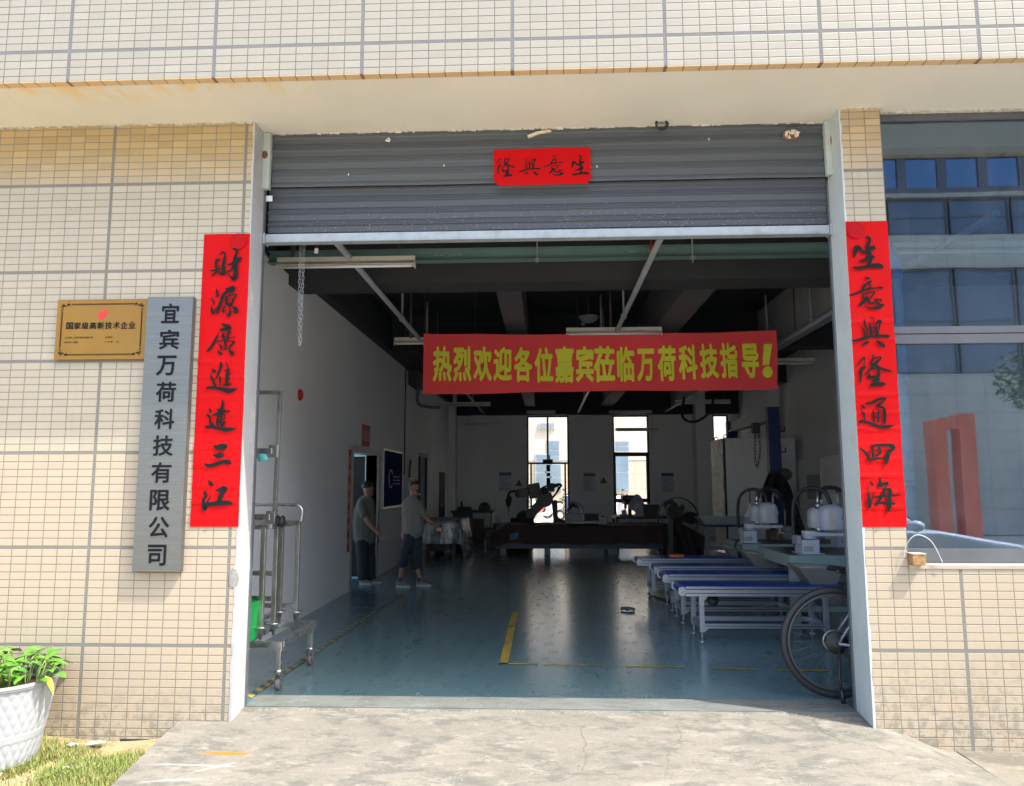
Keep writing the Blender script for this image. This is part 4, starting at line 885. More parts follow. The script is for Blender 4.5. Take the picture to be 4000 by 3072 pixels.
# welcome banner
BYY = 5.0
b0, b1, b2, b3 = P(DD(905,713),'y',BYY), P(DD(1658,707),'y',BYY), P(DD(1663,832),'y',BYY), P(DD(903,842),'y',BYY)
bn_ = thing('welcome_banner', 'wide red cloth banner with yellow lettering hung across the hall', 'banner', ((b0.x+b1.x)/2, BYY, b3.z))
def wave(u, v): return .034*math.sin(u*11+v*2.2)*(.3+v) + .018*math.sin(u*23-v*3+1) + .022*mn.noise(Vector((u*7, v*2.5, 3)))
def ban(u, v, off=0):     # v downwards
    x = (b0.x*(1-u)+b1.x*u)*(1-v)+(b3.x*(1-u)+b2.x*u)*v; z = (b0.z*(1-u)+b1.z*u)*(1-v)+(b3.z*(1-u)+b2.z*u)*v
    z -= .030*math.sin(PI*u)*(1-v)+.012*math.sin(PI*u*3)*v
    return (x, BYY+wave(u,v)+off, z)
part(MB().grid(lambda u, v: ban(u, v), 120, 24), 'cloth', M('banner_red', (.90,.075,.08), .8, var=.05, scale=2), bn_)
def kA(x, y): return (1640+x/3.1257, 1270+y/3.1257)
def kB(x, y): return (2340+x/3.0389, 1270+y/3.0389)
boxes = [kA(160,258)+kA(388,690),kA(408,262)+kA(632,692),kA(656,268)+kA(884,694),kA(902,275)+kA(1130,692),kA(1150,270)+kA(1376,706),kA(1400,278)+kA(1632,708),kA(1648,270)+kA(1882,708),kA(1900,268)+kA(2126,700),kB(-70,255)+kB(192,680),kB(208,255)+kB(428,676),kB(450,280)+kB(664,670),kB(692,248)+kB(916,670),kB(936,238)+kB(1168,656),kB(1182,228)+kB(1412,645),kB(1422,216)+kB(1646,640),kB(1674,228)+kB(1898,632)]
m_yel = M('banner_yellow', (.84,.84,.05), .7, var=.05, scale=6)
wd_, ht_ = b1.x-b0.x, b0.z-b3.z
for ch_, bb in zip('热烈欢迎各位嘉宾莅临万荷科技指导', boxes):
    pa, pb = P(bb[:2],'y',BYY), P(bb[2:],'y',BYY); mb = MB()
    def on_cloth(x, z):
        u = (x-b0.x)/wd_; zt_ = b0.z*(1-u)+b1.z*u-.03*math.sin(PI*u); zb_ = b3.z*(1-u)+b2.z*u; v = (zt_-z)/(zt_-zb_)
        return (x, BYY+wave(u,v)-.022, z)
    letter(mb, ch_, (pa.x,pb.z,pb.x,pa.z), on_cloth, .034, lay=.0004); part(mb, 'character', m_yel, bn_)
mb = MB(); pa, pb, pc_ = P(kB(1945,235),'y',BYY), P(kB(2010,482),'y',BYY), P(kB(1997,562),'y',BYY)
mb.add([on_cloth(pa.x,pa.z), on_cloth(pa.x+.105,pa.z), on_cloth(pb.x,pb.z), on_cloth(pb.x-.085,pb.z)], [(0,1,2,3)])
mb.add([on_cloth(pc_.x+.065*math.cos(2*PI*k/20), pc_.z+.075*math.sin(2*PI*k/20)) for k in range(20)], [tuple(range(20))]); part(mb, 'exclamation_mark', m_yel, bn_)
for x_, z_ in ((b0.x,b0.z),(b1.x,b1.z)): part(MB().cyl((x_+(.02 if x_ < 0 else -.02),BYY+.01,z_), (x_,BYY+.01,ZC), .003, 5), 'tie_cord', m_wire, bn_)
# ------------------------------------------------------------------ on the left wall
XF = XW
m_fire = M('alarm_red', (.42,.012,.015), .35)
p = P((900+.5952*418,1400+.5952*215), 'x', XW)
o = thing('fire_alarm', 'red alarm sounder with a round horn high on the left inner wall', 'alarm', p)
part(MB().box((XW+.001,p.y-.10,p.z-.10),(XW+.045,p.y+.10,p.z+.12)), 'housing', m_fire, o, bevel=.012)
part(MB().lathe([(.055,.0),(.062,.02),(.045,.035)], (XW+.045,p.y+.02,p.z-.04), 'x', 20), 'horn', m_fire, o)
p = P((900+.5952*390,1400+.5952*790), 'x', XW)
o = thing('call_point', 'small red break glass call point below the alarm sounder', 'alarm', p)
part(MB().box((XW+.001,p.y-.09,p.z-.08),(XW+.04,p.y+.09,p.z+.08)), 'housing', m_fire, o, bevel=.006)
part(MB().box((XW+.0405,p.y-.04,p.z-.045),(XW+.044,p.y+.05,p.z+.03)), 'glass_plate', M('pale_window', (.6,.45,.45), .4), o)
def yz_plate(y0, y1, z0, z1, x=XW, d=.006): return MB().box((x+.001,y0,z0),(x+d,y1,z1))
m_dred = M('door_paper_red', (.42,.015,.02), .6, var=.08)
m_wht = M('paper_white', (.72,.73,.72), .7, var=.04)
p = P(c3(268,205), 'x', XW)
o = thing('door_notice', 'small red notice above the office doorway with a white card below it', 'notice', (XW,p.y,p.z))
part(yz_plate(5.98,6.46,1.98,2.30), 'red_sheet', m_dred, o); part(yz_plate(6.04,6.36,1.79+.10,1.975), 'white_card', m_wht, o)
mb = MB()
for i in range(4):
    y = 6.03+i*.10
    for k in range(4): mb.box((XW+.0065,y+.01*k*.5,2.07+.04*k),(XW+.0072,y+.055,2.083+.04*k))
    mb.box((XW+.0065,y+.024,2.06),(XW+.0073,y+.034,2.22))
part(mb, 'marks', M('mark_cream', (.6,.5,.42), .7), o)
rr = random.Random(31)
def door_strip(y0, y1, z0, z1, label, x=XW+.021):
    o = thing('doorway_scroll', label, 'scroll', (XW,(y0+y1)/2,z0), 'red paper strips beside the office doorway')
    part(MB().box((x-.002 if x > XW+.02 else XW+.001,y0,z0),(x+.004,y1,z1)), 'paper', m_dred, o)
    mb = MB()
    for i in range(7):
        z = z1-.14-(z1-z0-.28)*i/6; yc = (y0+y1)/2
        for k in range(3): mb.box((x+.0045,yc-.034,z-.035+.03*k),(x+.0052,yc+.034,z-.023+.03*k))
        mb.box((x+.0045,yc-.006,z-.05),(x+.0053,yc+.006,z+.05))
    part(mb, 'marks', MATS['mark_cream'], o)
door_strip(5.27,5.395, .53,1.90, 'red paper strip with pale characters on the near side of the office doorway', XW+.001)
door_strip(7.115,7.24, .51,1.88, 'red paper strip with pale characters on the far side of the office doorway', XW+.001)
o = thing('wall_board', 'dark blue framed notice board with a shiny edge between doorway and man', 'board', (XW,8.2,1.0))
a_, b_ = 7.39, 8.98
part(yz_plate(a_,b_,1.06,1.98,d=.03), 'panel', M('board_blue', (.012,.032,.12), .9, var=.1, spec=.02), o)
m_alub = M('alu_trim', (.5,.5,.5), .4, .5)
mb = MB()
for (y0,y1,z0,z1) in ((a_-.03,a_,1.03,2.01),(b_,b_+.03,1.03,2.01),(a_,b_,1.981,2.01),(a_,b_,1.03,1.059)): mb.box((XW+.001,y0,z0),(XW+.035,y1,z1))
part(mb, 'frame', m_alub, o)
mb = MB(); mb.torus((XW+.032,7.95,1.52), .15, .006, 'x', 30, 6, .5, 5.6)
for i in range(4):
    for k in range(3): mb.box((XW+.0305,8.2+.15*i,1.43+.06*k),(XW+.033,8.2+.15*i+rr.uniform(.04,.11),1.445+.06*k))
part(mb, 'emblem', M('board_print', (.62,.64,.68), .5), o)
o = thing('wall_conduit', 'thin dark conduit running up the left wall beside the notice board', 'conduit', (XW,9.27,1.2))
part(MB().cyl((XW+.015,9.27,1.6), (XW+.015,9.27,3.6), .012, 6), 'conduit', m_wire, o)
o = thing('switch_box', 'grey electrical box on the left wall under the dark conduit', 'box', (XW,9.7,1.2))
part(MB().box((XW+.001,9.30,1.05),(XW+.12,9.95,1.55)), 'housing', M('box_grey', (.36,.37,.38), .5), o, bevel=.008)
part(MB().tube([(XW+.03,9.75,1.55),(XW+.03,9.75,1.75),(XW+.05,9.72,1.9)], .02, 6), 'cable', m_wire, o)
o = thing('wall_box', 'junction box with a pipe elbow high on the left wall at the banner end', 'box', (XW,10,2.9))
p = P((900+.5952*1190,1400+.5952*140), 'x', XW)
part(MB().box((XW+.001,p.y-.4,p.z-.15),(XW+.2,p.y+.5,p.z+.12)), 'housing', M('brown_box', (.05,.035,.03), .6), o)
part(MB().tube(catmull([(XW+.1,p.y+.2,p.z-.15),(XW+.1,p.y+.2,p.z-.45),(XW+.25,p.y+.5,p.z-.5),(XW+.5,p.y+.6,p.z-.5)]), .035, 8), 'elbow', M('blue_grey_pipe', (.16,.19,.25), .4), o)
# ------------------------------------------------------------------ posters and warning signs on the back wall
m_post = M('poster_pale', (.50,.54,.60), .4, var=.1); m_pblue = M('poster_blue', (.03,.07,.24), .4)
def poster(tl, br, label, y=YB):
    a, b_ = P(tl,'y',y), P(br,'y',y); o = thing('wall_poster', label, 'poster', ((a.x+b_.x)/2,y,b_.z), 'rule posters on the back wall')
    part(MB().box((a.x,y-.012,b_.z),(b_.x,y-.001,a.z)), 'sheet', m_post, o)
    part(MB().box((a.x+.01,y-.014,a.z-.10),(b_.x-.01,y-.0125,a.z-.01)), 'header', m_pblue, o)
    mb = MB()
    for k in range(7): mb.box((a.x+.04,y-.014,a.z-.16-.05*k),(b_.x-.04-.06*(k % 3),y-.0125,a.z-.146-.05*k))
    part(mb, 'text_lines', M('poster_ink', (.2,.22,.27), .6), o)
poster(c4(597,708), c4(717,888), 'blue headed poster left of the back door, beside the robot arm')
poster(c5(187,715), c5(305,890), 'blue headed poster between the two middle back windows')
poster(c5(918,713), c5(1040,893), 'blue headed poster right of the narrow back window')
m_tri = M('warning_yellow', (.20,.13,.035), .5); m_trib = M('warning_black', (.02,.02,.02), .5)
def warn(q, r, label, y=YB):
    c_ = P(q,'y',y); o = thing('warning_sign', label, 'sign', (c_.x,y,c_.z-r*.5), 'triangular warning signs on the back wall')
    def tri(s_, d0, d1): return MB().prism([(c_.x-s_,y-d0,c_.z-s_*.58),(c_.x+s_,y-d0,c_.z-s_*.58),(c_.x,y-d0,c_.z+s_*1.15)], (0,d0-d1,0))
    part(tri(r,.008,.001), 'plate', m_tri, o); part(MB().box((c_.x-.012,y-.0105,c_.z-.02),(c_.x+.012,y-.0085,c_.z+.07)).ball((c_.x,y-.0095,c_.z-.05), (.014,.001,.014), 8, 6), 'mark', m_trib, o)
warn(c4(365,800), .10, 'yellow warning triangle near the back left corner')
warn(c4(785,818), .10, 'yellow warning triangle between the left poster and the back door', YB)
warn(c5(378,792), .105, 'yellow warning triangle between the middle poster and the narrow window')
# ------------------------------------------------------------------ floor marks and things lying on the floor
def flat(name, pts, mat, z=.004): return struct(MB().add([(x,y,z) for x, y in pts], [tuple(range(len(pts)))]).build(name, mat))
m_fyel = M('floor_yellow', (.42,.29,.035), .6, var=.4, scale=16, dirt=(.11,.16,.17))
mb = MB()
mb.add([(-.42,1.40,.004),(-.35,1.40,.004),(-.35,3.0,.004),(-.42,3.0,.004)], [(0,1,2,3)]); mb.add([(-.42,3.05,.004),(-.35,3.05,.004),(-.355,3.9,.004),(-.42,3.9,.004)], [(0,1,2,3)])
rr = random.Random(9); x = -.42
while x < 2.3:
    l = rr.uniform(.15,.5); y = 1.42-.065*(x+.42); h = rr.uniform(.012,.028)
    mb.add([(x,y-h,.004),(x+l,y-h-.004,.004),(x+l,y+h-.004,.004),(x,y+h,.004)], [(0,1,2,3)]); x += l+rr.uniform(.0,.35)
struct(mb.build('floor_line', m_fyel))
m_stripe, t, b = nodes_of('hazard_tape')
g = N(t, 'ShaderNodeNewGeometry'); s = N(t, 'ShaderNodeSeparateXYZ'); t.links.new(g.outputs['Position'], s.inputs[0])
w_ = math_n(t, 'FRACT', math_n(t, 'MULTIPLY', math_n(t, 'ADD', math_n(t, 'MULTIPLY', s.outputs[0], 1.0), s.outputs[1]), 7.0))
t.links.new(mixc(t, ramp(t, noise(t, 9, 6, .7), [(.44,(0,0,0)),(.56,(1,1,1))]), mixc(t, math_n(t, 'LESS_THAN', w_, .5), (.40,.28,.03), (.045,.055,.055)), (.10,.19,.215)), b.inputs['Base Color']); b.inputs['Roughness'].default_value = .5
ta, tb = P(DD(530,1490),'z',0), P(DD(790,1322),'z',0)
struct(MB().add([(ta.x-.03,.2,.004),(ta.x+.03,.2,.004),(tb.x+.03,5.4,.004),(tb.x-.03,5.4,.004)], [(0,1,2,3)]).build('hazard_tape', m_stripe))
p = P(DD(893,1376),'z',0)
mb = MB(); leaf(Vector((p.x-.05,p.y,.012)), Vector((1,.3,.1)), .1, .03, .1, mb); leaf(Vector((p.x,p.y,.012)), Vector((-.7,.6,.1)), .09, .03, .1, mb)
one(mb, 'green_scrap', M('scrap_green', (.05,.22,.15), .5), 'green scrap lying on the floor in the middle foreground', 'litter', solid=.002)
p = P(DD(1343,1306),'z',0); o = thing('hand_tool', 'black hand tool lying on the floor in the window reflection', 'tool', (p.x,p.y,0))
part(MB().tube(catmull([(p.x-.08,p.y+.04,.02),(p.x,p.y,.03),(p.x+.07,p.y-.02,.02)]), .018, 8), 'handle', m_wire, o); part(MB().tube([(p.x-.03,p.y-.05,.015),(p.x+.06,p.y+.05,.02)], .012, 8), 'jaw', m_wire, o)
m_lf = M('dead_leaf', (.33,.30,.22), .8, var=.3)
for (px, py, lab) in ((1117,1085,'small pale dead leaf on the floor left of the bicycle wheel'),(158,1058,'small dark dead leaf on the floor near the yellow line')):
    p = P(c7(px,py),'z',0); mb = MB(); leaf(Vector((p.x-.02,p.y,.006)), Vector((1,.2,.15)), .045, .012, .3, mb); one(mb, 'dead_leaf', m_lf, lab, 'leaf', 'dead leaves on the floor', solid=.001)
# ------------------------------------------------------------------ stainless trolley behind the left jamb
m_ss = M('stainless', (.52,.53,.52), .28, .9, var=.12, scale=10); m_ssd = M('stainless_worn', (.40,.41,.38), .35, .85, var=.2, scale=14)
m_rub = M('castor_rubber', (.16,.14,.14), .7, var=.2); m_blk2 = M('black_plastic', (.015,.015,.016), .5)
tr = thing('steel_trolley', 'stainless steel frame trolley on castors standing just inside the left door jamb', 'trolley', (-2.2,.95,0))
zt_ = .335
mb = MB()
for (a, b_) in (((-2.58,.57),(-1.89,.57)),((-2.58,1.36),(-1.89,1.36)),((-1.905,.59),(-1.905,1.34)),((-2.565,.59),(-2.565,1.34)),((-2.2,.59),(-2.2,1.34))):
    mb.beam((*a,zt_-.022),(*b_,zt_-.022),.038,.044)
part(mb, 'base_frame', m_ss, tr, bevel=.003)
for (x, y) in ((-1.925,.60),(-1.925,1.33),(-2.55,.60),(-2.55,1.33)):
    lg = part(MB().beam((x,y,.13),(x,y,zt_-.044),.036,.036).box((x-.03,y-.03,zt_-.07),(x+.03,y+.03,zt_-.045)), 'leg', m_ss, tr, bevel=.003)
    cs = part(MB().cyl((x,y,.115),(x,y,.14),.03,12).prism([(x-.022,y-.02,.115),(x-.022,y+.03,.115),(x-.022,y+.02,.03),(x-.022,y-.005,.03)],(.003,0,0)).prism([(x+.019,y-.02,.115),(x+.019,y+.03,.115),(x+.019,y+.02,.03),(x+.019,y-.005,.03)],(.003,0,0)), 'castor', m_ss, tr)
    part(MB().lathe([(.018,-.016),(.036,-.016),(.038,-.012),(.038,.012),(.036,.016),(.018,.016)], (x,y+.006,.038), 'x', 24), 'wheel', m_rub, cs)
posts = [(-2.07,.62),(-2.035,.78),(-2.17,1.28),(-2.035,1.28),(-2.45,.78),(-2.45,1.28)]
for (x, y) in posts:
    pf = part(MB().beam((x,y,.40),(x,y,1.12),.034,.034), 'post', m_ssd, tr, bevel=.003)
    part(MB().lathe([(.008,0),(.022,.07),(.03,.075),(.055,.085),(.055,.092),(.012,.1)], (x,y,.335), 'z', 18), 'levelling_foot', m_ss, pf)
mb = MB()
for a, b_ in (((-2.6,.62,1.125),(-2.03,.62,1.125)),((-2.6,1.28,1.125),(-2.02,1.28,1.125)),((-2.035,.64,1.125),(-2.035,1.26,1.125)),((-2.6,.78,.78),(-2.05,.78,.78)),((-2.6,.78,.60),(-2.05,.78,.60)),((-2.55,1.28,.47),(-2.05,1.28,.47)),((-2.17,.8,.43),(-2.17,1.26,.43))):
    mb.beam(a, b_, .03, .034)
part(mb, 'upper_rails', m_ss, tr, bevel=.003)
part(MB().tube(catmull([(-2.6,1.28,1.265),(-2.3,1.28,1.265),(-2.08,1.28,1.265),(-2.035,1.28,1.255),(-2.01,1.28,1.22),(-2.015,1.28,1.13)],5), .014, 10), 'handle', m_ss, tr)
mast = part(MB().beam((-2.045,.75,1.13),(-2.035,.75,2.12),.028,.03).beam((-2.6,.75,2.118),(-2.02,.75,2.118),.03,.03).beam((-2.42,.75,1.13),(-2.42,.75,2.1),.028,.03), 'mast', m_ssd, tr, bevel=.002)
for z in (1.675,1.19): part(MB().box((-2.32,.715,z-.022),(-2.07,.79,z+.022)).box((-2.1,.72,z-.045),(-2.03,.785,z+.045)), 'clamp', m_ss, mast, bevel=.004)
part(MB().lathe([(.0,-.03),(.035,-.03),(.045,-.015),(.03,0),(.045,.015),(.035,.03),(0,.03)], (-2.0,.75,1.16), 'x', 8), 'clamp_knob', m_blk2, mast)
part(MB().cyl((-2.1,.70,.55),(-2.1,.70,.76),.012,8).cyl((-2.1,.70,.48),(-2.1,.70,.70),.021,10), 'gas_strut', m_blk2, tr)
m_grn = M('crate_green', (.01,.46,.09), .45, var=.05)
cr_ = thing('green_crate', 'bright green plastic crate standing on the trolley base behind the jamb', 'crate', (-2.25,.52,.34))
def crate_pt(u, v):
    k = 1+.10*v; cx, cy, hx, hy = -2.27, .50, .17, .11
    a = u*4; s_ = int(a) % 4; f_ = a-int(a) if u < 1 else 0
    cs_ = [(-1,-1),(1,-1),(1,1),(-1,1),(-1,-1)]
    x = cs_[s_][0]*(1-f_)+cs_[s_+1][0]*f_; y = cs_[s_][1]*(1-f_)+cs_[s_+1][1]*f_
    return (cx+x*hx*k, cy+y*hy*k, .345+.265*v)
part(MB().grid(crate_pt, 4, 1, False), 'crate_walls', m_grn, cr_, solid=.005)
part(MB().box((-2.44,.39,.343),(-2.10,.61,.349)), 'crate_floor', m_grn, cr_)
mb = MB()
for z, o_ in ((.595,.024),(.545,.017),(.56,.019)):
    k = 1+.10*(z-.345)/.265
    mb.box((-2.27-.17*k-o_*.4,.50-.11*k-o_*.5,z),(-2.27+.17*k+o_*.4,.50-.11*k-.001,z+.012)); mb.box((-2.27+.17*k+.001,.50-.11*k,z),(-2.27+.17*k+o_*.4,.50+.11*k,z+.012))
for x in (-2.42,-2.34,-2.26,-2.18,-2.11): mb.box((x,.50-.126,.36),(x+.008,.50-.115,.545))
part(mb, 'rim_ribs', m_grn, cr_)
q = P(cK(350,800),'y',.70)
one(MB().grid(lambda u, v: (q.x-.045+.075*u+.02*v, .69-.01*math.sin(u*3)+.006*v, q.z+.022-.06*v+.012*u*v), 8, 6), 'paper_note', M('note_cyan', (.12,.48,.46), .6, var=.05), 'turquoise paper note hanging from the upper clamp of the steel trolley', 'note', solid=.001)
# ------------------------------------------------------------------ belt conveyors
m_slot = M('slot_shade', (.06,.065,.075), .5); m_prof = M('alu_profile', (.36,.38,.42), .36, .7, var=.10, scale=5, stretch=(.2,1,6)); m_belt = M('belt_blue', (.012,.055,.30), .4, var=.08, scale=4)
m_foot = M('foot_steel', (.5,.5,.5), .35, .8); m_orange = M('foot_orange', (.60,.12,.02), .5)
def conveyor(y0, x0, x1, z1, depth=.42):
    o = thing('belt_conveyor', '', 'conveyor', (x0,y0,0), 'blue belt conveyors in a row')
    z0 = z1-.088
    for y in (y0, y0+depth-.03):
        yy = y
        mb = MB()
        for (za, zb, d) in ((z0,z0+.02,0),(z0+.0202,z0+.032,.006),(z0+.0322,z0+.056,0),(z0+.0562,z0+.068,.006),(z0+.0682,z1-.004,0)):
            mb.box((x0+.06,yy+d,za),(x1-.06,yy+.03-d,zb))
        sp_ = part(mb, 'side_profile', m_prof, o)
        part(MB().box((x0+.062,yy-.0012,z0+.0235),(x1-.062,yy-.0004,z0+.0295)).box((x0+.062,yy-.0012,z0+.0575),(x1-.062,yy-.0004,z0+.0655)), 'slot_shade_strips', m_slot, sp_)  # dark strips over the slots: shade of the grooves put in as colour
        for xa, xb in ((x0-.005,x0+.06),(x1-.06,x1+.005)):
            ep = part(MB().prism([(xa,yy-.002,z0+.02),(xa,yy-.002,z1-.022),(xa+.015,yy-.002,z1-.006),(xb-.015,yy-.002,z1-.006),(xb,yy-.002,z1-.022),(xb,yy-.002,z0+.016),(xb-.015,yy-.002,z0),(xa+.015,yy-.002,z0)],(0,.034,0)), 'end_plate', m_prof, o, bevel=.003)
            if y == y0:
                mb = MB(); cx, cz = (xa+xb)/2, (z0+z1)/2
                mb.lathe([(.012,-.004),(.012,-.008),(.004,-.009)], (cx,yy,cz), 'y', 12)
                for sx in (-.018,.018):
                    for sz in (-.022,.022): mb.lathe([(.0045,-.002),(.0045,-.005),(.001,-.006)], (cx+sx,yy,cz+sz), 'y', 8)
                part(mb, 'bolts', m_foot, ep)
    pts = [(x0+.02+.028-.04*math.sin(a)*1, z1-.040+.04*math.cos(a)) for a in [PI*i/10 for i in range(11)]] + [(x1-.048+.04*math.sin(a), z1-.040-.04*math.cos(a)) for a in [PI*i/10 for i in range(11)]]
    part(MB().prism([(x,y0+.034,z) for x, z in pts], (0,depth-.068,0)), 'belt', m_belt, o)
    for x in (x0+.20, x1-.20):
        for y in (y0+.012, y0+depth-.012):
            lg = part(MB().box((x-.022,y-.022,.085),(x+.022,y+.022,z0-.0005)).box((x-.006,y-.0245,.09),(x+.006,y-.0222,z0-.01)), 'leg', m_prof, o, bevel=.002)
            ft = part(MB().cyl((x,y,.012),(x,y,.085),.007,8).lathe([(.03,0),(.03,.006),(.012,.018),(.007,.02)], (x,y,0), 'z', 14), 'foot', m_orange if (x > x0+1 and y < y0+.1) else m_foot, lg)
    part(MB().box((x0+.225,y0-.0072,.136),(x1-.225,y0-.0062,.144)), 'slot_shade_strips', m_slot, o)
    mb = MB()
    for y in (y0+.012, y0+depth-.012): mb.box((x0+.2222,y-.018,.12),(x1-.2222,y+.018,.16))
    for x in (x0+.20, x1-.20): mb.box((x-.018,y0+.0345,.12),(x+.018,y0+depth-.0345,.16))
    for x in (x0+.2225, x1-.2225):
        s_ = 1 if x < (x0+x1)/2 else -1
        mb.prism([(x,y0,.1195),(x+s_*.035,y0,.1195),(x,y0,.088)],(0,.03,0)); mb.prism([(x,y0,z0-.001),(x+s_*.04,y0,z0-.001),(x,y0,z0-.042)],(0,.03,0))
    part(mb, 'stretcher_rails', m_prof, o)
    part(MB().lathe([(.0,0),(.045,0),(.05,.01),(.05,.09),(.03,.1)], (x0+.33,y0+.10,z0-.055), 'y', 18), 'drive_motor', m_blk2, o)
    return o
cv = conveyor(2.33, 1.18, 2.70, .492)
cv['label'] = 'nearest blue belt conveyor, partly behind the bicycle wheel'
for y, x, lab in ((3.27,1.18,'second blue belt conveyor from the door, directly behind the nearest one'),(4.05,1.20,'third blue belt conveyor from the door, between the second and the farthest'),(4.93,1.11,'farthest of the blue belt conveyors, with an orange object on it')):
    dup(cv, (x,y,0), lab)
q = P(c7(400,272),'y',5.1); oc = thing('warning_light', 'small orange flat device lying on the farthest belt conveyor', 'device', (q.x,5.1,.492))
part(MB().box((q.x-.09,5.05,.4925),(q.x+.10,5.17,.53)), 'housing', M('device_orange', (.50,.13,.03), .5), oc, bevel=.01); part(MB().tube(catmull([(q.x-.1,5.1,.50),(q.x-.16,5.05,.495),(q.x-.22,5.0,.495)]),.006,6), 'cable', m_wire, oc)
# ------------------------------------------------------------------ green machine benches, hoppers and robots
m_bench = M('bench_green', (.30,.39,.35), .5, var=.08, scale=5, dirt=(.22,.28,.25)); m_btop = M('bench_top', (.06,.075,.09), .3, var=.15)
m_hop = M('hopper_steel', (.36,.34,.29), .42, .5, var=.1, scale=4)
def bench(x0, y0, x1, y1, z, label):
    o = thing('machine_bench', label, 'bench', ((x0+x1)/2,(y0+y1)/2,0), 'green machine benches')
    for x in (x0+.05, x1-.05):
        for y in (y0+.05, y1-.05): part(MB().box((x-.04,y-.04,0),(x+.04,y+.04,z-.125)), 'leg', m_bench, o, bevel=.003)
    part(MB().box((x0,y0,z-.12),(x1,y0+.05,z)).box((x0,y1-.05,z-.12),(x1,y1,z)).box((x0,y0+.0502,z-.12),(x0+.05,y1-.0502,z)).box((x1-.05,y0+.0502,z-.12),(x1,y1-.0502,z)), 'top_rails', m_bench, o, bevel=.003)
    part(MB().box((x0+.0505,y0+.0505,z-.02),(x1-.0505,y1-.0505,z-.002)), 'bench_top', m_btop, o)
    part(MB().box((x0+.0905,y0+.02,.14),(x1-.0905,y0+.06,.19)), 'low_rail', m_bench, o)
    return o
bench(2.44,3.12,4.4,4.25,.70,'pale green machine bench carrying the nearer white robot')
bench(2.47,5.08,4.4,6.0,.66,'pale green machine bench carrying the farther white robot')
def hopper(pts_top, pts_bot, y, label):
    o = thing('sheet_hopper', label, 'hopper', (pts_top[0][0],y,pts_bot[0][1]), 'sheet metal hoppers over the belts')
    (xa,za),(xb,zb) = pts_top; (xc,zc),(xd,zd) = pts_bot; d = .36
    T = [Vector((xa,y,za)),Vector((xb,y,zb)),Vector((xb,y+d,zb)),Vector((xa,y+d,za))]; B = [Vector((xc,y+.08,zc)),Vector((xd,y+.08,zd)),Vector((xd,y+d-.08,zd)),Vector((xc,y+d-.08,zc))]
    part(MB().add(T+B, [(0,1,5,4),(1,2,6,5),(2,3,7,6),(3,0,4,7)]), 'chute', m_hop, o, solid=.004)
    part(MB().tube([T[0],T[1],T[2],T[3],T[0]], .006, 6), 'rim', m_hop, o)
def hp(q, y): v = P(q,'y',y); return (v.x, v.z)
hopper((hp(c7(1360,335),2.62),hp(c7(1705,350),2.62)), (hp(c7(1530,545),2.62),hp(c7(1665,545),2.62)), 2.45, 'dull steel hopper over the right end of the nearest conveyor')
hopper((hp(c7(930,215),4.2),hp(c7(1180,240),4.2)), (hp(c7(1045,350),4.2),hp(c7(1240,380),4.2)), 4.02, 'dull steel hopper between the two green benches')
hopper((hp(c7(795,175),5.0),hp(c7(880,190),5.0)), (hp(c7(850,260),5.0),hp(c7(900,270),5.0)), 4.88, 'small dark hopper at the far green bench')
m_rob = M('robot_white', (.52,.54,.60), .35, var=.04); m_hose = M('robot_hose', (.02,.02,.022), .5); m_lab = M('robot_label', (.36,.36,.33), .5)
